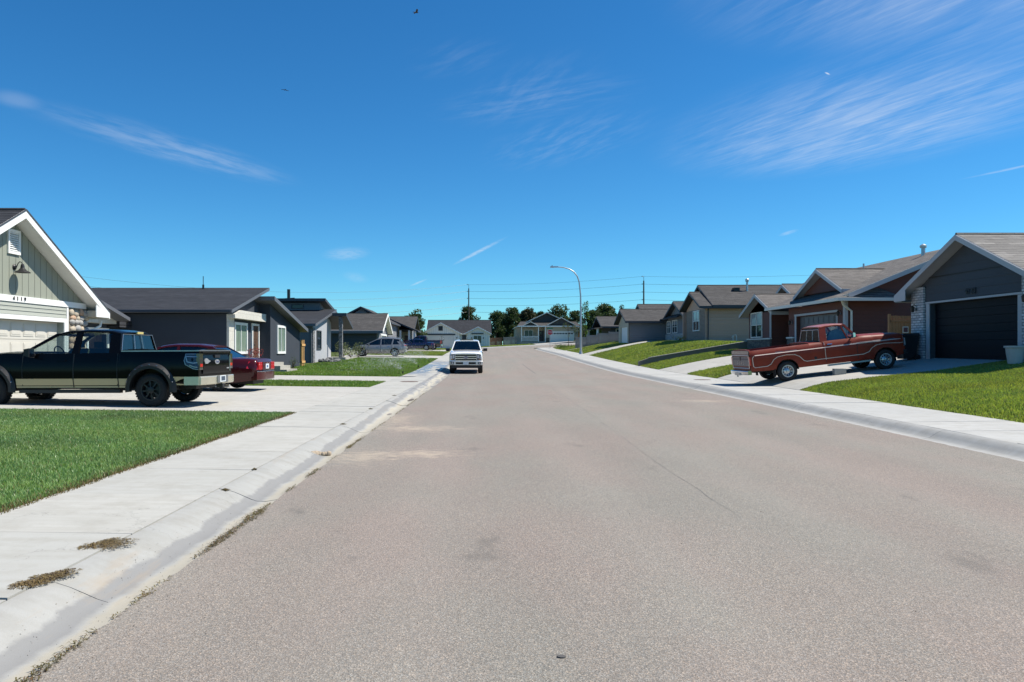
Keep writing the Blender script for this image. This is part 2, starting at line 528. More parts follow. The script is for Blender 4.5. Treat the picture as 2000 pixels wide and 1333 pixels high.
def m_concrete(name, col=(.60, .575, .52), stain=None, joints=0):
    t = NT(name); o = t.obj()
    gi = t.n.new('ShaderNodeNewGeometry')
    isl = gi.outputs['Random Per Island']
    big = t.noise(o, .9, 5, .6); fine = t.noise(o, 130, 3, .6); streak = t.noise(t.mapping(o, (.8, 9, 1)), 1., 4, .6)
    c = t.mix(big, tuple(x*.78 for x in col), tuple(min(1, x*1.12) for x in col))
    c = t.mix(t.math('MULTIPLY', isl, .5), c, (col[0]*.84, col[1]*.86, col[2]*.88))
    c = t.mix(t.ramp(streak, [(.42, 0), (.72, .45)]), c, (col[0]*.74, col[1]*.72, col[2]*.68))
    c = t.mix(t.ramp(fine, [(.3, .18), (.6, 0)]), c, tuple(x*.6 for x in col))
    sp = t.noise(o, 26, 2, .5)
    c = t.mix(t.ramp(sp, [(.74, 0), (.8, .5)]), c, (.25, .23, .2))
    blo = t.noise(o, 3.2, 6, .7)
    c = t.mix(t.ramp(blo, [(.46, 0), (.7, .5)]), c, (col[0]*.66, col[1]*.64, col[2]*.6))
    crk = t.n.new('ShaderNodeTexVoronoi'); crk.feature = 'DISTANCE_TO_EDGE'; crk.inputs['Scale'].default_value = .55
    wv = t.n.new('ShaderNodeVectorMath'); wv.operation = 'ADD'; t.link(o, wv.inputs[0]); t.link(t.noise(o, 2.5, 4, .6, 'Color'), wv.inputs[1]); t.link(wv.outputs[0], crk.inputs['Vector'])
    c = t.mix(t.math('MULTIPLY', t.ramp(crk.outputs['Distance'], [(.0, 1), (.006, 0)]), t.ramp(t.noise(o, .5, 2), [(.52, 0), (.6, .55)])), c, tuple(x*.45 for x in col))
    sep = t.n.new('ShaderNodeSeparateXYZ'); t.link(o, sep.inputs[0])
    if stain == 'wet':      # water from the lawn sprinklers runs over the walk
        w = t.noise(t.mapping(o, (1.2, .35, 1)), 1.1, 4, .6)
        ym = t.ramp(t.math('DIVIDE', t.math('SUBTRACT', sep.outputs[1], 30), 40), [(.1, 0), (.3, 1), (.62, 1), (.85, 0)])
        f = t.math('MULTIPLY', t.ramp(w, [(.42, 0), (.5, 1)]), ym)
        c = t.mix(t.math('MULTIPLY', f, .75), c, (.2, .205, .21))
        t.link(t.math('SUBTRACT', .82, t.math('MULTIPLY', f, .55)), t.b.inputs['Roughness'])
    elif stain == 'gutter':
        wob = t.noise(t.mapping(o, (.6, .8, 0)), 1.6, 6, .68)
        x = t.math('ADD', sep.outputs[0], t.math('MULTIPLY', t.math('SUBTRACT', wob, .5), .24))
        band = t.ramp(t.math('ADD', x, 3.0), [(.475, 0), (.505, 1), (.61, 1), (.66, 0)])
        c = t.mix(t.math('MULTIPLY', band, .8), c, (.205, .203, .198))
        c = t.mix(t.ramp(t.math('ADD', x, 3.0), [(.65, 0), (.70, .6)]), c, (.43, .385, .29))
        ydirt = t.noise(t.mapping(o, (3, .5, 1)), 1.4, 5, .65)
        c = t.mix(t.ramp(ydirt, [(.56, 0), (.72, .5)]), c, (.33, .26, .18))
        w = t.noise(t.mapping(o, (5, .5, 1)), 1.3, 4, .6)
        ym = t.ramp(t.math('DIVIDE', t.math('SUBTRACT', sep.outputs[1], 20), 40), [(.05, 0), (.2, 1), (.6, 1), (.9, 0)])
        c = t.mix(t.math('MULTIPLY', t.math('MULTIPLY', t.ramp(w, [(.48, 0), (.56, 1)]), ym), .65), c, (.17, .18, .2))
        t.set(Roughness=.82)
    else:
        t.set(Roughness=.86)
    t.color(c); t.b.inputs['Specular IOR Level'].default_value = .3
    t.bump(t.math('ADD', fine, t.math('MULTIPLY', streak, .3)), .25, .004)
    return t.mat

def m_ground(name='yard_ground'):
    t = NT(name); o = t.obj()
    n = t.noise(o, .35, 5, .6); f = t.noise(o, 14, 4, .7)
    c = t.mix(n, (.055, .088, .024), (.10, .132, .034))
    c = t.mix(t.ramp(f, [(.35, .5), (.7, 0)]), c, (.05, .042, .022))
    t.color(c); t.set(Roughness=.95, Specular_IOR_Level=.1); t.bump(f, .8, .05)
    return t.mat

def m_blade(name, a, b, dry, pdry=.06, trans=.4):
    t = NT(name)
    gi = t.n.new('ShaderNodeNewGeometry'); isl = gi.outputs['Random Per Island']
    big = t.noise(t.obj(), .5, 4, .6)
    c = t.mix(isl, a, b)
    c = t.mix(t.ramp(big, [(.35, 0), (.7, .6)]), c, (b[0]*1.35, b[1]*1.08, b[2]*.7))
    pat = t.noise(t.mapping(t.obj(), (1, 1, 1), (7, 3, 0)), .34, 5, .65)
    c = t.mix(t.ramp(pat, [(.46, 0), (.66, .6)]), c, (a[0]*.95, a[1]*.70, a[2]*.9))
    pt2 = t.noise(t.mapping(t.obj(), (1, 1, 1), (1, 9, 0)), .55, 5, .7)
    c = t.mix(t.ramp(pt2, [(.60, 0), (.72, .45)]), c, (dry[0]*.8, dry[1]*.85, dry[2]*.8))
    wn = t.n.new('ShaderNodeTexWhiteNoise'); wn.noise_dimensions = '1D'; t.link(t.math('MULTIPLY', isl, 913.), wn.inputs['W'])
    c = t.mix(t.ramp(wn.outputs[0], [(1-pdry-.01, 0), (1-pdry, 1)]), c, dry)
    t.color(c); t.set(Roughness=.38, Specular_IOR_Level=.5)
    tl = t.n.new('ShaderNodeBsdfTranslucent'); t.link(t.mix(1.0, c, (1.5, 1.7, .7), 'MULTIPLY'), tl.inputs[0])
    mx = t.n.new('ShaderNodeMixShader'); mx.inputs[0].default_value = trans
    t.link(t.b.outputs[0], mx.inputs[1]); t.link(tl.outputs[0], mx.inputs[2]); t.link(mx.outputs[0], t.out.inputs[0])
    return t.mat

M['asphalt'] = m_asphalt()
M['walk'] = m_concrete('sidewalk_concrete', (.44, .43, .39), 'wet')
M['walk_right'] = m_concrete('sidewalk_concrete_pale', (.44, .435, .41))
M['gutter'] = m_concrete('kerb_concrete', (.37, .365, .34), 'gutter')
M['kerb'] = m_concrete('kerb_concrete_right', (.37, .365, .345))
M['drive'] = m_concrete('driveway_concrete', (.455, .44, .40))
M['old_concrete'] = m_concrete('old_concrete', (.42, .40, .35))
M['ground'] = m_ground()

# ---- ground sheet
def build_ground():
    xs = [-420,-250,-150,-90,-60,-40,-30,-24,-20,-16,-13,-11,-9,-7.5,-6,-5,LW-.03,LW+.02,-2.86,-2.3,-1,3,6.5,7.75,8.28,RW-.02,RW+.03,11,11.6,12.3,13,13.8,14.6,15.4,16.2,17,17.8,18.6,20,23,27,33,42,60,90,150,250,420]
    ys = sorted(set(list(np.arange(-25, 20, 1.0)) + list(np.arange(20, 130, 2.0)) + [50.97, 51.03] + list(np.arange(130, 210, 5.0)) + [230, 270, 330, 420, 520, 650]))
    vs = []; n = len(xs)
    for Y in ys:
        for x in xs:
            X = x + cx(Y)
            if x <= LW or x >= RW: z = lot(X, Y)
            else: z = zr(Y, X) - (.09 if -2.5 < x < 8 else .03)
            if Y >= 128 and LW-.1 < x < RW+.1: z = lot(X, Y)
            if 114 <= Y <= 128: z = min(z, zr(Y, X)-.06)
            vs.append((X, Y, z))
    fs = [(j*n+i, j*n+i+1, (j+1)*n+i+1, (j+1)*n+i) for j in range(len(ys)-1) for i in range(n-1)]
    o = MB().add(vs, fs).build('ground', M['ground'], smooth=80)
    tag(o, kind='structure')
build_ground()

rd = strip('road', [(x, .02*(1-((x-2.7)/5)**2)*.6) for x in [-2.18, -2.0]+list(np.linspace(-1.5, 7.0, 7))+[7.45, 7.63]], -20, 116.5, .1, M['asphalt'])
for v in rd.data.vertices:      # ragged edge where the paving meets the gutters
    xs = v.co.x-cx(v.co.y)
    if xs < -2.1: v.co.x += random.uniform(-.02, .012); v.co.z += .014
    elif xs > 7.55: v.co.x += random.uniform(-.012, .02); v.co.z += .014
    elif xs < -1.9 or xs > 7.4: v.co.z += .008
# the cross street at the far end
def cross_street():
    mb = MB(); xs = np.arange(-70, 71, 5.0); ys = [116, 118, 120, 122, 124, 126]
    n = len(xs)
    vs = [(X, Y, zr(Y, X)+.006) for Y in ys for X in xs]
    mb.add(vs, [(j*n+i, j*n+i+1, (j+1)*n+i+1, (j+1)*n+i) for j in range(len(ys)-1) for i in range(n-1)])
    tag(mb.build('cross_road', M['asphalt'], smooth=60), kind='structure')
    mb = MB()
    prof = [(126.0, .01), (126.3, .0), (126.45, .1), (126.6, .13), (128.1, .14)]
    vs = [(X, Y, zr(Y, X)+dz) for (Y, dz) in prof for X in xs]
    mb.add(vs, [(j*n+i, j*n+i+1, (j+1)*n+i+1, (j+1)*n+i) for j in range(len(prof)-1) for i in range(n-1)])
    tag(mb.build('cross_pavement', M['kerb'], smooth=60), kind='structure')
cross_street()
KL = [(-2.80, .128), (-2.72, .118), (-2.63, .090), (-2.54, .052), (-2.46, .016), (-2.39, -.006), (-2.30, -.008), (-2.18, .012)]
KR = [(7.62, .012), (7.76, -.008), (7.9, -.018), (7.98, -.002), (8.06, .05), (8.14, .098), (8.22, .124), (8.3, .13)]
strip('kerb', KL, -8.16, 114, 1, M['gutter'], gap=.012, seg=3.14, phase=.34)
strip('kerb', KR, -8, 114, 1, M['kerb'], gap=.009, seg=3.05)
strip('sidewalk', [(LW, .150), (-3.5, .14), (-2.815, .13)], -6.56, 114, 1, M['walk'], gap=.012, seg=1.565)
strip('sidewalk', [(8.315, .132), (9.3, .14), (RW, .15)], -6, 114, 1, M['walk_right'], gap=.012, seg=1.6)
# seam and a tarred crack down the road
def seam(x0, ya, yb, w, name='road_seam', mat='tar'):
    mb = MB(); ys = np.arange(ya, yb, .35); vs = []
    for k, Y in enumerate(ys):
        j = random.uniform(-.02, .02); ww = w*random.uniform(.3, 1.2)
        z = zr(Y) + .02*(1-((x0-2.7)/5)**2)*.6 + .003
        vs += [(x0+cx(Y)+j-ww/2, Y, z), (x0+cx(Y)+j+ww/2, Y, z)]
    mb.add(vs, [(2*k, 2*k+1, 2*k+3, 2*k+2) for k in range(len(ys)-1)])
    tag(mb.build(name, M[mat], smooth=0), kind='structure')
M['tar'] = m_plain('tar', (.085, .08, .076), .85, var=.3)
M['joint'] = m_plain('paving_joint', (.185, .176, .162), .9, var=.3, scale=3)
M['tar_faint'] = m_plain('worn_joint', (.1, .09, .085), .9)
seam(2.45, 7, 43, .006, mat='joint')
seam(2.78, 43, 58, .06)
seam(2.3, 58, 100, .04, mat='joint')

def drive(name, x0, x1, y0, y1, mat, nx=8, ny=4, dz=.022, gap=.012, yfun=None):
    """concrete pads draped on the yards, with control joints"""
    mb = MB()
    for i in range(nx):
        for j in range(ny):
            a = x0+(x1-x0)*i/nx+gap/2; b = x0+(x1-x0)*(i+1)/nx-gap/2
            c = y0+(y1-y0)*j/ny+gap/2; d = y0+(y1-y0)*(j+1)/ny-gap/2
            K = 9
            vs = []
            for q in range(K+1):
                for p in range(K+1):
                    xx = a+(b-a)*p/K; yy = c+(d-c)*q/K
                    X = xx+cx(yy); vs.append((X, yy, lot(X, yy)+dz))
            m = len(vs)
            fs = [(q*(K+1)+p, q*(K+1)+p+1, (q+1)*(K+1)+p+1, (q+1)*(K+1)+p) for q in range(K) for p in range(K)]
            ring = [p for p in range(K+1)] + [q*(K+1)+K for q in range(1, K+1)] + [K*(K+1)+p for p in range(K-1, -1, -1)] + [q*(K+1) for q in range(K-1, 0, -1)]
            vs += [(vs[r][0], vs[r][1], vs[r][2]-.08) for r in ring]
            L = len(ring)
            fs += [(ring[k], m+k, m+(k+1) % L, ring[(k+1) % L]) for k in range(L)]
            mb.add(vs, fs)
    return tag(mb.build(name, mat, smooth=30), kind='structure')
drive('driveway', -13.6, LW-.012, 16.7, 26.8, M['drive'], 3, 3)
drive('driveway', -17.6, LW-.012, 31.0, 36.0, M['drive'], 4, 2)
drive('driveway', -13.5, LW-.012, 66.5, 73.5, M['drive'], 3, 2)
drive('driveway', -14.0, LW-.012, 90.5, 101, M['drive'], 3, 2)
drive('driveway', RW+.012, 17.6, 25.0, 34.0, M['drive'], 2, 2)
drive('driveway', RW+.012, 18.1, 39.2, 45.4, M['drive'], 3, 2)
drive('driveway', RW+.012, 18.0, 75, 79.6, M['drive'], 3, 1)
drive('footpath', RW+.012, 18.0, 95, 96.6, M['drive'], 4, 1)
drive('driveway', 9.0, 16.8, 128.2, 142.0, M['drive'], 2, 3)
drive('driveway', -10.6, -5.2, 128.2, 137.0, M['drive'], 2, 3)

# ---- lawns: blades of grass as real leaves
def grass(name, label, regions, mat, h=.07, w=.006, dens=1200, keep=None, lean=.6, edge=None):
    X = []; Y = []
    for (x0, x1, y0, y1, k) in regions:
        n = int(abs(x1-x0)*(y1-y0)*dens*k)
        x = RNG.uniform(x0, x1, n); y = RNG.uniform(y0, y1, n)
        X.append(x + np.interp(y, _g, _CX)); Y.append(y)
    X = np.concatenate(X); Y = np.concatenate(Y)
    if keep is not None:
        m = keep(X, Y); X = X[m]; Y = Y[m]
    Z = np.array([lot(a, b) for a, b in zip(X, Y)])
    n = len(X)
    patch = .75 + .35*np.sin(X*1.7+np.sin(Y*1.3)*2)*np.sin(Y*1.1+X*.6)
    hh = h*RNG.uniform(.55, 1.25, n)*(.8+.25*patch)
    ww = w*RNG.uniform(.7, 1.3, n)
    az = RNG.uniform(0, 2*np.pi, n); ln = RNG.uniform(.1, 1.0, n)*lean*hh
    la = RNG.uniform(0, 2*np.pi, n)
    dx = np.cos(az)*ww; dy = np.sin(az)*ww
    lx = np.cos(la)*ln; ly = np.sin(la)*ln
    V = np.zeros((n, 5, 3))
    V[:, 0] = np.stack([X-dx, Y-dy, Z-.015], 1); V[:, 1] = np.stack([X+dx, Y+dy, Z-.015], 1)
    V[:, 2] = np.stack([X+dx*.8+lx*.35, Y+dy*.8+ly*.35, Z+hh*.6], 1); V[:, 3] = np.stack([X-dx*.8+lx*.35, Y-dy*.8+ly*.35, Z+hh*.6], 1)
    V[:, 4] = np.stack([X+lx, Y+ly, Z+hh], 1)
    b = (np.arange(n)*5)[:, None]
    Fc = np.concatenate([b+np.array([[0, 1, 2]]), b+np.array([[0, 2, 3]]), b+np.array([[3, 2, 4]])], 0)
    o = np_mesh(name, V.reshape(-1, 3), Fc, mat)
    return tag(o, label, 'lawn', kind='stuff')
M['blade_l'] = m_blade('grass_bluegreen', (.105, .205, .075), (.25, .39, .165), (.23, .19, .09), .05, .3)
M['blade_r'] = m_blade('grass_yellowgreen', (.12, .178, .042), (.27, .33, .098), (.26, .22, .1), .07, .4)
M['blade_m'] = m_blade('grass_green', (.08, .17, .035), (.19, .30, .07), (.26, .22, .1), .06, .35)
M['blade_dry'] = m_blade('grass_dry', (.09, .09, .03), (.16, .13, .06), (.2, .14, .07), .4, .2)
vis = lambda X, Y: (np.abs(X) < .86*Y+2.6)
grass('lawn_grass', 'thick blue-green lawn at the lower left beside the pavement', [(-14.5, LW-.02, 2.6, 16.6, 1)], M['blade_l'], .058, .0046, 3700, vis)
grass('lawn_grass', 'dry brownish grass edge along the left pavement', [(LW-.16, LW+.06, 4.2, 16.6, 1)], M['blade_dry'], .055, .005, 2600, vis)
grass('lawn_grass', 'narrow lawn strip between two driveways behind the maroon sedan', [(-13, LW, 26.95, 30.85, 1)], M['blade_m'], .085, .011, 800)
grass('lawn_grass', 'sprinkled lawn in front of the dark stucco house', [(-12.2, LW, 36.15, 66.3, 1)], M['blade_m'], .09, .018, 420)
grass('lawn_grass', 'lawn strip behind the grey crossover', [(-14, LW, 73.7, 90.2, 1)], M['blade_r'], .1, .028, 170)
grass('lawn_grass', 'far left lawn near the street corner', [(-14, LW, 101.2, 115, 1)], M['blade_r'], .1, .035, 110)
grass('lawn_grass', 'sunny yellow-green lawn at the right edge', [(RW-.02, 17.35, 7.5, 24.9, 1)], M['blade_r'], .07, .007, 2000, vis)
grass('lawn_grass', 'lawn strip beyond the red pickup between two driveways', [(RW, 17.9, 34.15, 39.05, 1)], M['blade_r'], .1, .014, 650)
grass('lawn_grass', 'sloping lawn below the low concrete retaining wall', [(RW, 18.1, 45.6, 50.9, 1)], M['blade_r'], .1, .018, 450)
grass('lawn_grass', 'raised lawn above the low concrete retaining wall', [(RW, 18.2, 51.3, 74.8, 1)], M['blade_r'], .1, .022, 260)
grass('lawn_grass', 'right-hand lawn around the street lamp', [(RW, 18, 79.8, 94.8, 1)], M['blade_r'], .1, .03, 150)
grass('lawn_grass', 'right-hand lawn at the street corner', [(RW, 18, 96.8, 113, 1)], M['blade_r'], .1, .035, 110)
grass('lawn_grass', 'lawns in front of the two houses across the end of the street', [(-40, -10.8, 128.5, 138, 1), (-5, 8.8, 128.5, 142, 1), (17, 45, 128.5, 142, 1)], M['blade_r'], .11, .05, 60)
# ------------------------------------------------------------------ vehicles
M['paint_black'] = m_paint('black_car_paint', (.004, .004, .005), .16, 0, .10, dust=.004, spec=.09)
M['tan_panel'] = m_paint('tan_car_paint', (.56, .44, .25), .45, 0, .05, spec=.2)
M['paint_maroon'] = m_paint('maroon_car_paint', (.05, .005, .007), .2, 0, .3, spec=.3)
M['paint_rust'] = m_paint('faded_red_car_paint', (.19, .024, .010), .42, 0, .06, var=.35, dust=.03, spec=.25)
M['paint_white'] = m_paint('white_car_paint', (.80, .80, .78), .2)
M['paint_grey'] = m_paint('grey_car_paint', (.27, .265, .26), .25, .3, .6)
M['paint_blue'] = m_paint('dark_blue_car_paint', (.012, .014, .05), .18, .2)
M['paint_dark'] = m_paint('dark_red_car_paint', (.03, .006, .008), .18)
M['red_lens'] = m_emit_free_lens('red_lens', (.5, .012, .015))
M['smoke_lens'] = m_emit_free_lens('smoked_lens', (.03, .028, .03))
M['clear_lens'] = m_emit_free_lens('clear_lens', (.55, .56, .57), .06)
M['amber_lens'] = m_emit_free_lens('amber_lens', (.6, .2, .02))
M['plate'] = m_plain('number_plate', (.62, .66, .68), .4, var=.1, scale=30)
M['bright_badge'] = m_plain('bright_badge', (.30, .31, .32), .3, .2)
M['plate_blue'] = m_plain('plate_print', (.05, .12, .25), .5)
M['emblem_blue'] = m_emit_free_lens('emblem_blue', (.012, .025, .16))
M['seat'] = m_plain('seat_cloth', (.035, .033, .032), .9)
M['blue_cloth'] = m_plain('blue_cloth', (.10, .18, .26), .9, var=.4, scale=5)
M['trim_light'] = m_plain('bright_trim', (.62, .50, .42), .35, .3, .1)
M['trim_dark'] = m_plain('dark_stripe', (.10, .075, .09), .5)

WHOLE = {'body', 'door', 'chassis', 'roof', 'pillar', 'windshield', 'window_frame', 'dashboard', 'steering_wheel', 'wiper', 'light_trim'}
def split_apart(mb, gap=.03):
    """one builder per separate piece; pieces that touch (within gap) stay together"""
    n = len(mb.v); par = list(range(n))
    def find(a):
        while par[a] != a:
            par[a] = par[par[a]]; a = par[a]
        return a
    for f in mb.f:
        for b in f[1:]:
            x, y = find(f[0]), find(b)
            if x != y: par[x] = y
    comp = {}
    for i, f in enumerate(mb.f): comp.setdefault(find(f[0]), []).append(i)
    cl = []
    for fs in comp.values():
        vs = np.array([mb.v[k] for i in fs for k in mb.f[i]])
        cl.append([fs, vs.min(0)-gap, vs.max(0)+gap])
    merged = True
    while merged:
        merged = False; out = []
        for c in cl:
            for o in out:
                if np.all(c[1] <= o[2]) and np.all(o[1] <= c[2]):
                    o[0] = o[0]+c[0]; o[1] = np.minimum(o[1], c[1]); o[2] = np.maximum(o[2], c[2]); merged = True
                    break
            else: out.append(c)
        cl = out
    res = []
    for fs, _, _ in cl:
        m = MB(); ix = {}
        for i in sorted(fs):
            f = []
            for k in mb.f[i]:
                if k not in ix: ix[k] = len(m.v); m.v.append(mb.v[k])
                f.append(ix[k])
            m.f.append(tuple(f)); m.m.append(mb.m[i])
        res.append(m)
    return res

class Car:
    def __init__(s, name, label, cat, loc, rot, L, W, sill, top, plan, prof, wheels, rw, tw, arch, track, paint, doors=(), decks=(), crown=.03, group=None, ends=True):
        s.root = thing(name, label, cat, loc, rot, group)
        s.L, s.W, s.sill, s.top, s.plan, s.prof = L, W, sill, top, plan, prof
        s.wheels, s.rw, s.tw, s.arch, s.track = wheels, rw, tw, arch, track
        s.paint = paint; s.decks = decks; s.crown = crown
        s.body(doors)
        s.make_wheels_done = False
    def I(s, tab, x): return float(np.interp(x, [p[0] for p in tab], [p[1] for p in tab]))
    def out(s, mb, name, mat, parent=None, smooth=35):
        mb.v = [(p[0]-s.L/2, p[1], p[2]) for p in mb.v]
        if name in WHOLE: return mb.build(name, mat, parent or s.root, smooth=smooth)
        os_ = [m.build(name, mat, parent or s.root, smooth=smooth) for m in split_apart(mb)]
        return os_[0]
    def zb(s, x):
        z0 = s.I(s.sill, x); z = z0
        for xc in s.wheels:
            d = abs(x-xc)
            if d < s.arch:
                z = max(z, s.rw + .02 + math.sqrt(max(0, s.arch**2-d*d)))
        return z0, z
    def ys(s, x, z):
        """half width of the body at (x, z)"""
        z0 = s.I(s.sill, x); zt = s.I(s.top, x)
        return s.W*s.I(s.plan, x) - s.I(s.prof, (z-z0)/(zt-z0))
    def body(s, doors):
        xs = set(np.linspace(0, s.L, 25).round(3))
        for xc in s.wheels:
            for k in range(15):
                xs.add(round(xc + s.arch*math.cos(math.pi*k/14), 3))
        for tab in (s.sill, s.top, s.plan):
            for p in tab: xs.add(round(p[0], 3))
        for d in doors: xs.add(round(d[0], 3)); xs.add(round(d[1], 3))
        for d in s.decks: xs.add(round(d[0], 3)); xs.add(round(d[1], 3)); xs.add(round(d[0]+.012, 3)); xs.add(round(d[1]-.012, 3))
        xs = sorted(x for x in xs if -1e-6 <= x <= s.L+1e-6)
        keep = [xs[0]]
        for x in xs[1:]:
            if x-keep[-1] > .008: keep.append(x)
        xs = keep
        ts = [0, .08, .3, .55, .75, .9, 1.0]
        K = len(ts)
        half = []
        for x in xs:
            z0, zb = s.zb(x); zt = s.I(s.top, x); w = s.W*s.I(s.plan, x)
            pts = []
            for t in ts:
                z = zb+(zt-zb)*t
                pts.append((w-s.I(s.prof, (z-z0)/(zt-z0)), z))
            yt = pts[-1][0]
            dk = None
            for d in s.decks:
                if d[0]+.006 < x < d[1]-.006: dk = d
            if dk: pts += [(yt-.07, zt+.002), (yt-.085, zt-dk[2]), (0, zt-dk[2])]
            else: pts += [(yt-.07, zt+s.crown*.55), (yt*.55, zt+s.crown), (0, zt+s.crown*1.15)]
            half.append(pts)
        n = len(half[0])
        bodymb = MB(); doormb = {}
        full = []
        for x, pts in zip(xs, half):
            ring = [(x, -y, z) for (y, z) in pts] + [(x, y, z) for (y, z) in pts[-2::-1]]
            full.append(ring)
        m = len(full[0])
        vs = [p for rg in full for p in rg]
        bodymb.add(vs, [])
        s.door_objs = []
        for i in range(len(xs)-1):
            xm = (xs[i]+xs[i+1])/2
            dd = None
            for k, d in enumerate(doors):
                if d[0] < xm < d[1]: dd = k
            for j in range(m-1):
                q = (i*m+j, (i+1)*m+j, (i+1)*m+j+1, i*m+j+1)
                side = -1 if j < K-1 else (1 if j >= m-K else 0)
                if dd is not None and side and not (j == 0 or j == m-2):
                    mb = doormb.setdefault((dd, side), MB())
                    mb.add([vs[a] for a in q], [(0, 1, 2, 3)])
                else:
                    bodymb.f.append(q); bodymb.m.append(0)
        for e in (0, len(xs)-1):
            bodymb.f.append(tuple(range(e*m, e*m+m))); bodymb.m.append(0)
        s.bodyobj = s.out(bodymb, 'body', s.paint)
        for (k, side), mb in doormb.items():
            # weld the strips of one door
            o = s.out(mb, 'door', s.paint)
            bm = bmesh.new(); bm.from_mesh(o.data)
            bmesh.ops.remove_doubles(bm, verts=bm.verts, dist=1e-4)
            bmesh.ops.recalc_face_normals(bm, faces=bm.faces)
            bm.to_mesh(o.data); bm.free()
            o.data.polygons.foreach_set('use_smooth', [True]*len(o.data.polygons)); o.data.set_sharp_from_angle(angle=R(35))
            s.door_objs.append((k, side, o))
        # seams round the doors
        sm = MB()
        for d in doors:
            for x in (d[0], d[1]):
                z0, zb = s.zb(x); zt = s.I(s.top, x)
                s.patch(sm, [(x-.008, zb+.06), (x+.008, zb+.06), (x+.008, zt-.01), (x-.008, zt-.01)], .003, sub=6)
        if doors: s.out(sm, 'door_seam', M['black_plastic'])
        # chassis and wheel wells
        ch = MB()
        z0 = min(p[1] for p in s.sill)
        ch.box(.25, s.L-.25, -s.W*.55, s.W*.55, z0-.03, z0+.25)
        xa, xb = sorted(s.wheels)[0], sorted(s.wheels)[-1]
        ch.box(xa+s.arch*.95, xb-s.arch*.95, -s.W+.14, s.W-.14, z0+.02, z0+.22)
        for xc in s.wheels:
            ch.box(xc-.07, xc+.07, -s.track+.1, s.track-.1, s.rw-.06, s.rw+.06)
            for sg in (-1, 1):
                yo = sg*(s.W*s.I(s.plan, xc)-.05); yi = sg*(s.track-s.tw/2-.12)
                vs = []; N = 12
                for k in range(N+1):
                    a = math.pi*k/N
                    for y in (yo, yi):
                        vs.append((xc+(s.arch+.01)*math.cos(a), y, s.rw+.02+(s.arch+.01)*math.sin(a)))
                ch.add(vs, [(2*k, 2*k+1, 2*k+3, 2*k+2) for k in range(N)])
                ch.add([(xc+(s.arch+.01)*math.cos(math.pi*k/N), yi, s.rw+.02+(s.arch+.01)*math.sin(math.pi*k/N)) for k in range(N+1)], [tuple(range(N+1))])
        s.out(ch, 'chassis', M['black_plastic'])
    def patch(s, mb, poly, eps=.004, sides=(-1, 1), sub=1, thick=.02, mi=0):
        """flat shape laid on the body side; quads may be subdivided upward"""
        for sg in sides:
            if len(poly) == 4 and sub > 1:
                a, b, c, d = poly
                for k in range(sub):
                    t0, t1 = k/sub, (k+1)/sub
                    L = lambda p, q, t: (p[0]+(q[0]-p[0])*t, p[1]+(q[1]-p[1])*t)
                    s.patch(mb, [L(a, d, t0), L(b, c, t0), L(b, c, t1), L(a, d, t1)], eps, (sg,), 1, thick, mi)
                continue
            o = [(x, sg*(s.ys(x, z)+eps), z) for (x, z) in poly]
            i = [(x, sg*(s.ys(x, z)-thick), z) for (x, z) in poly]
            n = len(poly)
            mb.add(o+i, [tuple(range(n)), tuple(range(2*n-1, n-1, -1))]+[(k, (k+1) % n, (k+1) % n+n, k+n) for k in range(n)], mi)
    def stripe(s, mb, line, w, eps=.006, sides=(-1, 1), step=.12, mi=0):
        """band of width w along a line on the body side"""
        pts = []
        for (a, b) in zip(line[:-1], line[1:]):
            n = max(1, int(math.hypot(b[0]-a[0], b[1]-a[1])/step))
            for k in range(n): pts.append((a[0]+(b[0]-a[0])*k/n, a[1]+(b[1]-a[1])*k/n))
        pts.append(line[-1])
        nrm = []
        for i in range(len(pts)):
            p, q = pts[max(0, i-1)], pts[min(len(pts)-1, i+1)]
            d = math.hypot(q[0]-p[0], q[1]-p[1]) or 1
            nrm.append((-(q[1]-p[1])/d*w/2, (q[0]-p[0])/d*w/2))
        for i in range(len(pts)-1):
            a, b = pts[i], pts[i+1]; na, nb = nrm[i], nrm[i+1]
            s.patch(mb, [(a[0]-na[0], a[1]-na[1]), (b[0]-nb[0], b[1]-nb[1]), (b[0]+nb[0], b[1]+nb[1]), (a[0]+na[0], a[1]+na[1])], eps, sides, mi=mi)
    def rim_ring(s, xc, r0, r1, thick, mat, name, z_add=0, a0=-.12, a1=math.pi+.12, sx=1.0):
        mb = MB(); N = 22
        for sg in (-1, 1):
            vs = []
            for k in range(N+1):
                a = a0+(a1-a0)*k/N
                p0 = (xc+sx*r0*math.cos(a), s.rw+.02+z_add+r0*math.sin(a)); p1 = (xc+sx*r1*math.cos(a), s.rw+.02+z_add+r1*math.sin(a))
                y0 = s.ys(p0[0], max(p0[1], s.I(s.sill, xc)+.1)); y1 = s.ys(p1[0], max(p1[1], s.I(s.sill, xc)+.1))
                vs += [(p0[0], sg*(y0-.04), p0[1]), (p0[0], sg*(y0+thick), p0[1]), ((p0[0]+p1[0])/2, sg*((y0+y1)/2+thick*1.05), (p0[1]+p1[1])/2), (p1[0], sg*(y1+.004), p1[1])]
            fs = [(4*k+i, 4*k+i+1, 4*k+4+i+1, 4*k+4+i) for k in range(N) for i in range(3)]
            mb.add(vs, fs)
        s.out(mb, name, mat)
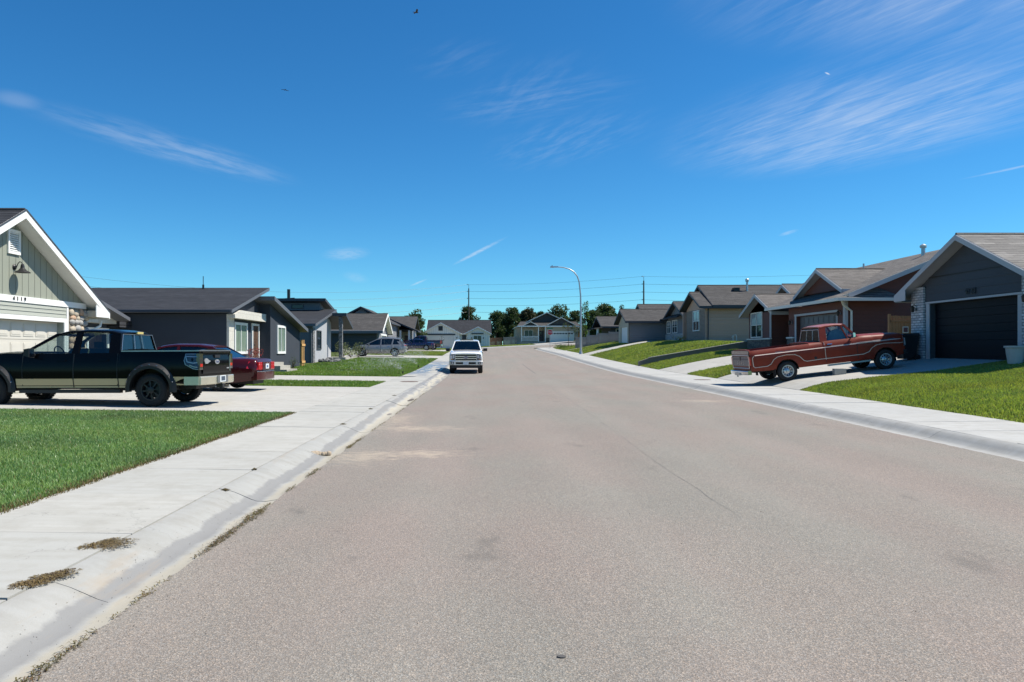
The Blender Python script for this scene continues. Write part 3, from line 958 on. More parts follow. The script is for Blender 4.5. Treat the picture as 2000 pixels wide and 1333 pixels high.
    def make_wheels(s, rim_r, style, rim_mat, tread=True):
        proto = None
        r, w = s.rw, s.tw
        tyre = MB()
        prof = [(rim_r, -w*.42), (rim_r+.02, -w*.48), (r*.86, -w*.52), (r-.025, -w*.46), (r, -w*.36), (r, w*.36), (r-.025, w*.46), (r*.86, w*.52), (rim_r+.02, w*.48), (rim_r, w*.42)]
        tyre.lathe(prof, (0, 0, 0), 'y', 36, closed=True)
        if tread:
            for k in range(36):
                a = 2*math.pi*k/36
                for y0 in (-w*.44, -w*.1, w*.22):
                    c, sn = math.cos(a), math.sin(a); da = .055
                    q = lambda rr, aa, y: (rr*math.cos(aa), y, rr*math.sin(aa))
                    tyre.hexa([q(r-.004, a-da, y0), q(r-.004, a+da, y0), q(r-.004, a+da, y0+w*.24), q(r-.004, a-da, y0+w*.24)], [q(r+.006, a-da, y0), q(r+.006, a+da, y0), q(r+.006, a+da, y0+w*.24), q(r+.006, a-da, y0+w*.24)])
        rim = MB()
        # outer face points to +y
        rim.lathe([(rim_r+.012, w*.40), (rim_r+.012, w*.47), (rim_r-.012, w*.47), (rim_r-.03, w*.36), (rim_r-.035, -w*.2)], (0, 0, 0), 'y', 36, cap=False)
        if style == 'steel':
            rim.lathe([(rim_r-.02, w*.10), (rim_r*.80, w*.22), (rim_r*.72, w*.24), (rim_r*.6, w*.18), (rim_r*.5, w*.22), (rim_r*.34, w*.34), (.02, w*.36)], (0, 0, 0), 'y', 36)
            rim.lathe([(rim_r*.3, w*.3), (rim_r*.28, w*.52), (.01, w*.54)], (0, 0, 0), 'y', 20)
            hub = MB()
            for k in range(10):
                a = 2*math.pi*k/10
                hub.ball((rim_r*.68*math.cos(a), w*.225, rim_r*.68*math.sin(a)), rim_r*.13, 1, .25, 1, 8, 5)
        else:
            n = style
            for k in range(n):
                a = 2*math.pi*k/n
                def q(rr, aa, y): return (rr*math.cos(a+aa), y, rr*math.sin(a+aa))
                wd = .26 if n <= 6 else .15
                rim.hexa([q(.05, -wd*1.4, w*.26), q(.05, wd*1.4, w*.26), q(rim_r, wd*.55, w*.24), q(rim_r, -wd*.55, w*.24)], [q(.05, -wd*1.4, w*.42), q(.05, wd*1.4, w*.42), q(rim_r, wd*.55, w*.40), q(rim_r, -wd*.55, w*.40)])
            rim.lathe([(.075, w*.2), (.075, w*.44), (.06, w*.46), (.01, w*.46)], (0, 0, 0), 'y', 16)
            hub = MB()
            for k in range(5):
                a = 2*math.pi*(k+.5)/5
                hub.tube([(.05*math.cos(a), w*.42, .05*math.sin(a)), (.05*math.cos(a), w*.485, .05*math.sin(a))], .011, 6)
        hub.lathe([(rim_r-.045, -w*.1), (rim_r-.045, w*.12), (.02, w*.14)], (0, 0, 0), 'y', 24)
        proto = hub.build('wheel', M['black_metal'], s.root)
        tyre.build('tyre', M['rubber'], proto)
        rim.build('rim', rim_mat, proto)
        first = True
        for xc in s.wheels:
            for sg in (1, -1):
                o = proto if first else copy_tree(proto, s.root)
                first = False
                o.location = (xc-s.L/2, sg*s.track, s.rw)
                o.rotation_euler = (0, random.uniform(0, 1), 0 if sg > 0 else math.pi)
    def cab(s, zb, yb, yt, base, roof, pillars, glass=None, rear_glass=None, rail=.07, pt=.06, a_w=.07, c_w=.14, roof_mat=None, rw_div=False, frame=None, rear_frame_mat=None):
        """base (x rear, x front) at belt zb; roof: list of (x, z) from rear to front"""
        glass = glass or M['glass']; roof_mat = roof_mat or s.paint
        zr_ = max(p[1] for p in roof)
        s.ycab = lambda z: yb+(yt-yb)*(z-zb)/(zr_-zb)
        Y = s.ycab
        mb = MB()
        # roof skin
        n = len(roof); vs = []
        for i, (x, z) in enumerate(roof):
            e = .0 if 0 < i < n-1 else .03
            y0 = Y(z)-e
            vs += [(x, -y0, z-.035), (x, -y0+.02, z-.005), (x, -y0+.09, z+.018), (x, -y0*.5, z+.035), (x, 0, z+.04), (x, y0*.5, z+.035), (x, y0-.09, z+.018), (x, y0-.02, z-.005), (x, y0, z-.035), (x, y0-.06, z-.05), (x, 0, z-.03), (x, -y0+.06, z-.05)]
        m = 12
        fs = [(i*m+j, i*m+(j+1) % m, (i+1)*m+(j+1) % m, (i+1)*m+j) for i in range(n-1) for j in range(m)]
        fs += [tuple(range(m)), tuple(range((n-1)*m, n*m))]
        mb.add(vs, fs)
        s.out(mb, 'roof', roof_mat)
        # pillars
        pm = MB()
        (xr, zrr), (xf, zf) = roof[0], roof[-1]
        def post(poly):
            for sg in (-1, 1):
                o = [(x, sg*Y(z), z) for (x, z) in poly]; i = [(x, sg*(Y(z)-pt), z) for (x, z) in poly]
                pm.hexa(o, i)
        zl = zb-.04
        post([(base[1]-a_w, zl), (base[1]+.03, zl), (xf+.01, zf+.005), (xf-a_w, zf-.03)])
        post([(base[0]-.02, zl), (base[0]+c_w, zl), (xr+c_w*.9, zrr-.03), (xr-.01, zrr)])
        for p in pillars: post(p)
        # top rail above the side windows
        for i in range(n-1):
            (x0, z0), (x1, z1) = roof[i], roof[i+1]
            post([(x0, z0-rail), (x1, z1-rail), (x1, z1-.02), (x0, z0-.02)])
        # headers front and rear
        for (x, z, dx) in ((xf, zf, -.06), (xr, zrr, .06)):
            pm.box(min(x, x+dx), max(x, x+dx), -Y(z)+.03, Y(z)-.03, z-.05, z+.005)
        s.out(pm, 'pillar', s.paint)
        # glass
        lo = [(base[1]-.01, zb-.03)] ; 
        poly = [(base[0]+.03, zb-.03), (base[1]-.02, zb-.03)] + [(x-.01, z-.03) for (x, z) in roof[::-1]]
        for sg in (-1, 1):
            g = MB(); k = len(poly)
            g.add([(x, sg*(Y(z)-.03), z) for (x, z) in poly], [tuple(range(k))])
            s.out(g, 'side_window', glass, smooth=0)
        g = MB(); e = .05
        g.add([(base[1]-.005, -(Y(zb)-e), zb-.03), (base[1]-.005, Y(zb)-e, zb-.03), (base[1]+.03, 0, zb-.03), (xf-.005, -(Y(zf)-e), zf-.02), (xf-.005, Y(zf)-e, zf-.02), (xf+.02, 0, zf-.02)], [(0, 2, 5, 3), (2, 1, 4, 5)])
        s.out(g, 'windshield', glass, smooth=60)
        g = MB()
        g.add([(base[0]+.0, -(Y(zb)-e), zb-.03), (base[0]+.0, Y(zb)-e, zb-.03), (xr, Y(zrr)-e, zrr-.02), (xr, -(Y(zrr)-e), zrr-.02)], [(0, 1, 2, 3)])
        s.rear_glass_obj = s.out(g, 'rear_window', rear_glass or glass, smooth=0)
        if rear_frame_mat:
            def pt3(u, v, off=-.012):   # u across -1..1, v up 0..1 on the rear glass
                z = zb-.03+(zrr-zb)*v*.96; x = base[0]+(xr-base[0])*v*.96+off
                return (x, u*(Y(z)-e-.015), z)
            fm = MB()
            for path in ([(-1, .06), (1, .06)], [(-1, .93), (1, .93)], [(-1, .06), (-1, .93)], [(1, .06), (1, .93)], [(-.33, .06), (-.33, .93)], [(.33, .06), (.33, .93)]):
                fm.tube([pt3(*path[0]), pt3(*path[1])], .014, 6)
            s.out(fm, 'window_frame', rear_frame_mat)
    def interior(s, rows, zseat, ztop, dash_x, wheel_y=.38, mat=None):
        mb = MB()
        for x in rows:
            for y in (-.4, .4):
                mb.prism([(x-.1, zseat), (x+.45, zseat), (x+.48, zseat+.14), (x+.08, zseat+.16), (x-.06, ztop-.17), (x-.2, ztop-.17)], 'y', y-.25, y+.25)
                mb.box(x-.19, x-.09, y-.13, y+.13, ztop-.16, ztop)
        s.out(mb, 'seat', mat or M['seat'])
        d = MB()
        d.prism([(dash_x-.35, zseat+.05), (dash_x+.3, zseat+.05), (dash_x+.3, ztop-.36), (dash_x-.25, ztop-.33)], 'y', -.7, .7)
        s.out(d, 'dashboard', M['interior'])
        w = MB()
        pts = []
        for k in range(17):
            a = 2*math.pi*k/16
            pts.append((dash_x-.46+.06*math.sin(a), wheel_y+.19*math.cos(a), ztop-.3+.18*math.sin(a)))
        w.tube(pts, .016, 6, cap=False)
        w.tube([pts[0], pts[8]], .012, 5); w.tube([(dash_x-.2, wheel_y, ztop-.4), (dash_x-.46, wheel_y, ztop-.3)], .03, 6)
        s.out(w, 'steering_wheel', M['interior'])
    def mirrors(s, x, z, mat, size=(.1, .22, .2), reach=.12):
        for sg in (-1, 1):
            mb = MB(); y = s.ys(x, z-.1)
            mb.tube([(x, sg*(y-.05), z-.06), (x-.02, sg*(y+reach*.7), z)], .025, 6)
            y0 = sg*(y+reach*.5); y1 = sg*(y+reach*.5+size[1])
            mb.hexa([(x-.04, y0, z-size[2]*.45), (x-.04, y1, z-size[2]*.38), (x-.04, y1, z+size[2]*.5), (x-.04, y0, z+size[2]*.5)], [(x+size[0], y0, z-size[2]*.3), (x+size[0]*.7, y1, z-size[2]*.25), (x+size[0]*.7, y1, z+size[2]*.4), (x+size[0], y0, z+size[2]*.4)])
            o = s.out(mb, 'mirror', mat)
            g = MB(); ya, yc = sorted((y0, y1))
            g.box(x-.046, x-.041, ya+.02, yc-.02, z-size[2]*.34, z+size[2]*.44)
            s.out(g, 'mirror_glass', M['chrome'], o)

def rounded_bar(mb, x0, x1, W, z0, z1, bend=.08, wrap=.0, mi=0):
    """bumper: bar across the car, ends swept by bend (towards +x when positive)"""
    n = 12; vs = []
    for k in range(n+1):
        u = -1+2*k/n
        off = bend*abs(u)**5
        y = W*u
        vs += [(x0+off, y, z0+.02), (x0+off, y, z1-.02), (x0+off+.02*(1 if x1 > x0 else -1), y, z1), (x1+off, y, z1), (x1+off, y, z0), (x0+off+.02*(1 if x1 > x0 else -1), y, z0)]
    m = 6
    fs = [(k*m+j, k*m+(j+1) % m, (k+1)*m+(j+1) % m, (k+1)*m+j) for k in range(n) for j in range(m)]
    fs += [tuple(range(m)), tuple(range(n*m, n*m+m))]
    mb.add(vs, fs, mi)

def disc(mb, c, r, axis='x', sy=1., depth=.02, n=20, mi=0):
    vs = []
    for d in (0, depth):
        for k in range(n):
            a = 2*math.pi*k/n
            if axis == 'x': vs.append((c[0]+d, c[1]+r*math.cos(a), c[2]+r*sy*math.sin(a)))
            else: vs.append((c[0]+r*math.cos(a), c[1]+d, c[2]+r*sy*math.sin(a)))
    mb.add(vs, [tuple(range(n)), tuple(range(2*n-1, n-1, -1))]+[(k, (k+1) % n, (k+1) % n+n, k+n) for k in range(n)], mi)

# ---------------- black crew-cab pickup in the left driveway
def black_pickup():
    L = 6.12
    c = Car('pickup_truck', 'black crew-cab pickup with tan lower panels and smoked tail lights on the left driveway', 'pickup truck',
            (0, 0, 0), (0, 0, R(176)), L, .98,
            [(0, .52), (1.6, .42), (4.5, .42), (L, .5)],
            [(0, 1.30), (1.93, 1.31), (1.94, 1.27), (4.3, 1.26), (4.8, 1.27), (5.75, 1.20), (L, 1.04)],
            [(0, .97), (.15, .995), (1.2, 1), (5.1, 1), (5.85, .965), (L, .90)],
            [(0, .06), (.1, .02), (.35, 0), (.62, .0), (.82, .02), (1, .055)],
            (1.16, 5.14), .385, .27, .50, .84, M['paint_black'], doors=((1.98, 3.06), (3.07, 4.34)),
            decks=((.06, 1.90, .5), (1.97, 4.3, .5)), crown=.05)
    c.make_wheels(.235, 8, M['black_metal'])
    c.cab(1.27, .90, .70, (1.96, 4.46), [(2.02, 1.74), (2.25, 1.80), (2.85, 1.825), (3.3, 1.805), (3.62, 1.745)],
          [[(2.98, 1.23), (3.15, 1.23), (3.12, 1.79), (2.99, 1.79)]], glass=M['glass'], rail=.05, c_w=.26, rear_frame_mat=None)
    c.interior((2.5, 3.4), .75, 1.56, 4.25, wheel_y=.38)
    # rear window split in three panes by bright seams
    fm = MB(); Y = c.ycab
    def pr(u, v): 
        z = 1.25+.47*v; return (1.955+.055*v-.014, u*(Y(z)-.06), z)
    for a, b in (((-1, 0), (-1, 1)), ((1, 0), (1, 1)), ((-1, 1), (1, 1)), ((-.22, 0), (-.22, 1)), ((.26, 0), (.26, 1)), ((-1, 0), (1, 0))):
        fm.tube([pr(*a), pr(*b)], .011, 5)
    c.out(fm, 'window_frame', M['steel'])
    bl = MB(); bl.box(1.93, 1.97, -.14, .14, 1.735, 1.79); c.out(bl, 'brake_light', m_emit_free_lens('third_lamp', (.62, .5, .18), .3))
    tp = MB()
    c.patch(tp, [(1.75, .44), (4.5, .44), (4.5, .66), (1.72, .66)], .012)
    c.patch(tp, [(.03, .50), (.62, .50), (.60, .70), (.03, .70)], .012)
    c.out(tp, 'lower_panel', M['tan_panel'])
    gp = MB(); 
    for x in (1.955, 3.065): c.patch(gp, [(x-.012, .45), (x+.012, .45), (x+.012, .66), (x-.012, .66)], .014)
    c.out(gp, 'panel_gap', M['black_plastic'])
    for xc in (1.16, 5.14): c.rim_ring(xc, .49, .63, .075, M['black_plastic'], 'wheel_arch_flare', .0)
    bo = MB()
    for xc in (1.16, 5.14):
        for k in range(9):
            a = math.pi*(.1+.8*k/8)
            for sg in (-1, 1):
                x, z = xc+.585*math.cos(a), .405+.585*math.sin(a)
                bo.ball((x, sg*(c.ys(x, z)+.06), z), .014, nu=6, nv=4)
    c.out(bo, 'flare_bolt', M['chrome'])
    rl = MB()
    for sg in (-1, 1): rl.box(.0, 1.9, sg*.83, sg*.935, 1.297, 1.325)
    rl.box(-.01, .07, -.9, .9, 1.30, 1.33)
    c.out(rl, 'bed_rail_cap', M['steel'])
    # tailgate
    tg = MB(); tg.prism([(-.02, .76), (-.035, .9), (-.03, 1.15), (-.012, 1.2), (-.02, 1.29), (.03, 1.30), (.03, .76)], 'y', -.76, .76)
    tgo = c.out(tg, 'tailgate', M['paint_black'])
    hd = MB(); hd.box(-.05, -.02, -.15, .15, 1.14, 1.21); c.out(hd, 'tailgate_handle', M['black_plastic'], tgo)
    em = MB(); disc(em, (-.045, 0, 1.04), .125, 'x', .45, .02); c.out(em, 'oval_emblem', M['bright_badge'], tgo)
    text = text_mesh('emblem_lettering', 'Ford', .085, M['emblem_blue'], tgo, (-.047-L/2, 0, 1.04), (R(90), 0, R(-90)), .002)
    ba = MB(); ba.prism([(.55, 1.0), (.68, 1.0), (.72, 1.06), (.68, 1.12), (.6, 1.13), (.42, 1.06)], 'x', -.05, -.03); ba.box(-.045, -.03, .4, .7, 1.045, 1.075); c.out(ba, 'badge', M['bright_badge'], tgo)
    b2 = MB(); b2.box(-.045, -.02, -.7, -.56, .86, .89); c.out(b2, 'badge', M['bright_badge'], tgo)
    sp = MB(); sp.tube([(-.035, -.765, .8), (-.04, -.765, 1.2)], .012, 6); c.out(sp, 'tailgate_edge', M['chrome'], tgo)
    for sg in (-1, 1):
        tl = MB()
        c.patch(tl, [(-.0, .86), (.12, .88), (.3, .98), (.34, 1.08), (.31, 1.24), (-.0, 1.24)], .016, (sg,), thick=.1)
        tl.box(-.03, .05, sg*.775, sg*.955, .86, 1.24)
        o = c.out(tl, 'tail_light', M['smoke_lens'])
        ch = MB()
        for line in ([(.3, 1.18), (.1, 1.17), (.02, 1.17)], [(.26, 1.05), (.12, 1.02), (.02, 1.03)], [(.2, .97), (.1, .93), (.02, .92)], [(.3, 1.18), (.26, 1.05)]):
            c.stripe(ch, line, .022, .022, (sg,))
        for line in ([(.0, .865), (.11, .885), (.3, .985), (.335, 1.08), (.305, 1.235), (.0, 1.235)],): c.stripe(ch, line, .014, .02, (sg,))
        c.out(ch, 'light_trim', M['steel'], o)
        r = MB()
        for sgy in (sg,): r.box(-.036, -.03, sgy*.80, sgy*.93, .93, 1.0)
        c.out(r, 'reverse_lens', M['red_lens'], o)
    bp = MB(); rounded_bar(bp, -.16, .02, .96, .50, .70, .10)
    for sg in (-1, 1): bp.box(-.02, .34, sg*.93, sg*.985, .50, .70)
    bpo = c.out(bp, 'rear_bumper', m_plain('bumper_chrome', (.62, .58, .46), .25, .6, .08))
    p = MB(); p.box(-.185, -.165, -.17, .17, .545, .70); po = c.out(p, 'number_plate', M['plate'], bpo)
    q = MB(); q.box(-.19, -.185, -.12, .10, .575, .68); c.out(q, 'plate_print', m_plain('plate_shade', (.05, .07, .10), .5), po)  # dark blue print on the plate
    ph = MB(); ph.box(-.19, -.168, -.30, -.17, .53, .70); ph.box(-.19, -.168, .17, .30, .53, .70); c.out(ph, 'plate_surround', M['steel'], bpo)
    hh = MB(); hh.box(-.2, -.04, -.06, .06, .40, .5); c.out(hh, 'hitch', M['black_metal'])
    ex = MB(); ex.tube([(.1, -.55, .42), (-.12, -.55, .41)], .045, 10); c.out(ex, 'exhaust_tip', M['chrome'])
    c.mirrors(4.05, 1.27, M['black_plastic'], (.12, .2, .24), .12)
    h = MB()
    for x in (2.2, 3.25): c.stripe(h, [(x, 1.1), (x+.24, 1.1)], .035, .03)
    c.out(h, 'door_handle', M['paint_black'])
    st = MB()
    for sg in (-1, 1): st.box(1.9, 4.4, sg*.86, sg*1.0, .32, .40)
    c.out(st, 'running_board', M['black_plastic'])
    # front end (out of the picture from here)
    g = MB(); g.box(L-.04, L+.03, -.6, .6, .72, 1.0); c.out(g, 'grille', M['chrome'])
    fb = MB(); rounded_bar(fb, L+.08, L-.05, .93, .48, .68, -.12); c.out(fb, 'front_bumper', M['tan_panel'])
    for sg in (-1, 1):
        hl = MB(); hl.box(L-.1, L+.02, sg*.62, sg*.86, .74, 1.0); c.out(hl, 'headlight', M['clear_lens'])
    # placed so that the tail stands near the pavement
    th = R(176); x, y = -6.62, 17.5+.95
    cxx = x + math.cos(th)*L/2; cyy = y + math.sin(th)*L/2
    c.root.location = (cxx, cyy, lot(cxx, cyy)+.0)
    c.root.rotation_euler = (0, R(.3), th)
black_pickup()

# ---------------- old red pickup nosed up the right driveway
def red_pickup():
    L = 5.80
    c = Car('pickup_truck', 'faded red vintage pickup with chrome hubcaps nosed up the right driveway', 'pickup truck', (0, 0, 0), (0, 0, 0), L, .98,
            [(0, .50), (.6, .47), (2.2, .44), (4.5, .44), (5.5, .46), (L, .5)],
            [(0, 1.26), (2.27, 1.27), (2.28, 1.27), (2.74, 1.28), (2.75, 1.30), (3.98, 1.30), (4.2, 1.33), (5.2, 1.28), (5.7, 1.24), (L, 1.2)],
            [(0, .985), (.1, 1), (5.3, 1), (5.7, .985), (L, .97)],
            [(0, .05), (.15, .01), (.45, .02), (.62, .015), (.66, .0), (.74, .0), (.80, .03), (.93, .05), (1, .10)],
            (1.34, 5.03), .365, .235, .43, .84, M['paint_rust'], doors=((2.80, 4.0),), decks=((.05, 2.26, .5), (2.72, 3.98, .55)), crown=.06)
    c.make_wheels(.215, 'steel', M['alloy'], tread=False)
    c.cab(1.30, .88, .73, (2.70, 4.14), [(2.78, 1.83), (3.0, 1.87), (3.4, 1.88), (3.72, 1.845)],
          [[(3.72, 1.27), (3.75, 1.27), (3.60, 1.82), (3.57, 1.82)]], glass=M['glass'], rear_glass=M['glass_dark'], rail=.07, c_w=.24, a_w=.05, pt=.07, rear_frame_mat=M['trim_light'],
          roof_mat=m_paint('faded_roof_paint', (.36, .10, .06), .4, 0, .4, var=.25, dust=.3))
    bl = MB()   # back of the cab below its window and round it
    bl.box(2.69, 2.72, -.86, .86, .8, 1.30)
    c.out(bl, 'cab_back', M['paint_rust'])
    c.interior((3.0,), .8, 1.62, 4.05, wheel_y=.38)
    dr = MB(); dr.prism([(3.1, 1.3), (3.9, 1.3), (3.85, 1.45), (3.5, 1.7), (3.2, 1.6)], 'y', -.62, -.5); c.out(dr, 'sunshade', M['blue_cloth'])
    # darker sheet over the front of the hood
    hp = MB()
    vs = []; ys = [-.78, -.4, 0, .4, .78]; xsx = np.linspace(4.95, 5.74, 6)
    for x in xsx:
        for y in ys: vs.append((x, y*.98, c.I(c.top, x)+.06*(1.15-.6*abs(y)/.78)+.004))
    hp.add(vs, [(i*5+j, i*5+j+1, (i+1)*5+j+1, (i+1)*5+j) for i in range(5) for j in range(4)])
    c.out(hp, 'hood_patch', m_plain('dark_primer', (.045, .03, .035), .6, var=.3))
    # bright side mouldings
    t = MB()
    c.stripe(t, [(.16, 1.075), (.30, 1.075), (5.75, 1.075)], .028, .008)
    lower = [(.12, 1.06), (.07, .98), (.08, .68), (.14, .63), (.60, .635), (.74, .70), (.86, .85), (1.0, .93), (1.34, .97), (1.66, .94), (1.82, .86), (1.98, .68), (2.08, .645), (2.6, .66), (4.2, .66), (4.42, .72), (4.56, .86), (4.72, .94), (5.03, .97), (5.3, .95), (5.6, .92), (5.76, .93)]
    c.stripe(t, lower, .022, .010)
    c.out(t, 'side_moulding', M['trim_light'])
    t2 = MB(); c.stripe(t2, [(.32, 1.108), (5.75, 1.108)], .035, .006); c.out(t2, 'side_stripe', M['trim_dark'])
    dm = MB(); c.stripe(dm, [(2.80, 1.26), (2.80, .62)], .018, .010); c.out(dm, 'door_edge', M['trim_light'])
    fu = MB()
    x, z = 2.42, .73; disc(fu, (x, -(c.ys(x, z)+.012), z), .05, 'y', 1, .02); c.out(fu, 'fuel_cap', M['black_plastic'])
    h = MB(); c.stripe(h, [(2.9, 1.18), (3.08, 1.18)], .025, .03); c.out(h, 'door_handle', M['chrome'])
    # tail: framed panel with lettering band
    tg = MB(); tg.box(-.02, .02, -.82, .82, .56, 1.25); tgo = c.out(tg, 'tailgate', M['paint_rust'])
    fr = MB()
    for (a, b) in (((-.84, .62), (-.84, 1.10)), ((.84, .62), (.84, 1.10)), ((-.84, 1.10), (.84, 1.10)), ((-.84, .62), (.84, .62))):
        fr.tube([(-.03, a[0], a[1]), (-.03, b[0], b[1])], .018, 6)
    c.out(fr, 'tailgate_frame', M['trim_light'], tgo)
    pn = MB(); pn.box(-.03, -.02, -.79, .79, .70, 1.06); c.out(pn, 'tailgate_panel', m_plain('tailgate_panel', (.19, .165, .16), .45, .3, .15), tgo)
    p2 = MB(); p2.box(-.036, -.03, -.78, .78, .93, .985); p2.box(-.036, -.03, -.78, .78, 1.045, 1.06); c.out(p2, 'panel_stripe', M['trim_dark'], tgo)
    text_mesh('tailgate_lettering', 'F  O  R  D', .16, M['trim_light'], tgo, (-.034-L/2, 0, .80), (R(90), 0, R(-90)), .004)
    em = MB(); em.prism([(0, .90), (.05, .97), (.07, 1.05), (-.07, 1.05), (-.05, .97)], 'x', -.045, -.03); c.out(em, 'badge', M['black_metal'], tgo)
    for sg in (-1, 1):
        tl = MB(); tl.box(-.035, .03, sg*.86, sg*.95, .72, 1.04); c.out(tl, 'tail_light', M['red_lens'])
    tc = MB(); tc.box(-.03, .05, -.86, .86, 1.14, 1.27); c.out(tc, 'tailgate_cap', m_paint('pale_tailgate_top', (.11, .085, .095), .3))
    bp = MB(); rounded_bar(bp, -.18, -.04, .90, .38, .53, .05)
    bpo = c.out(bp, 'rear_bumper', M['chrome'])
    bs = MB(); bs.box(-.22, -.1, -.25, .25, .36, .46); bs.tube([(-.2, 0, .30), (-.2, 0, .40)], .03, 8); c.out(bs, 'hitch', M['steel'], bpo)
    # front end
    g = MB(); g.box(L-.02, L+.03, -.62, .62, .78, 1.1); c.out(g, 'grille', M['chrome'])
    for sg in (-1, 1):
        hl = MB(); hl.box(L-.05, L+.04, sg*.64, sg*.92, .82, 1.08); c.out(hl, 'headlight', M['clear_lens'])
    fb = MB(); rounded_bar(fb, L+.14, L+.0, .95, .5, .66, -.08); c.out(fb, 'front_bumper', M['chrome'])
    fe = MB(); c.stripe(fe, [(5.77, .78), (5.76, 1.14)], .03, .012); c.out(fe, 'fender_edge', M['steel'])
    c.mirrors(3.9, 1.40, M['chrome'], (.06, .14, .2), .10)
    mf = MB()
    for sg in (-1, 1): mf.box(.86, .88, sg*.74, sg*.96, .2, .5)
    c.out(mf, 'mud_flap', M['rubber'])
    ru = MB()
    for sg in (-1, 1): ru.box(2.9, 4.5, sg*.80, sg*.9, .36, .42)
    c.out(ru, 'running_board', M['steel'])
    pitch = -math.atan2(.43, 3.69)
    th = R(1.0)
    # rear wheels over (11.35, 27.6)
    xr, yr = 11.35, 28.45
    off = c.wheels[0]-L/2
    z0 = lot(xr, yr)+.022; z1 = lot(xr+3.66, yr)+.022
    pitch = -math.atan2(z1-z0, 3.69)
    cxx = xr - off*math.cos(pitch)*math.cos(th); cyy = yr - off*math.sin(th)
    c.root.location = (cxx, cyy, z0 - off*math.sin(-pitch)-.005)
    c.root.rotation_euler = (0, pitch, th)
red_pickup()

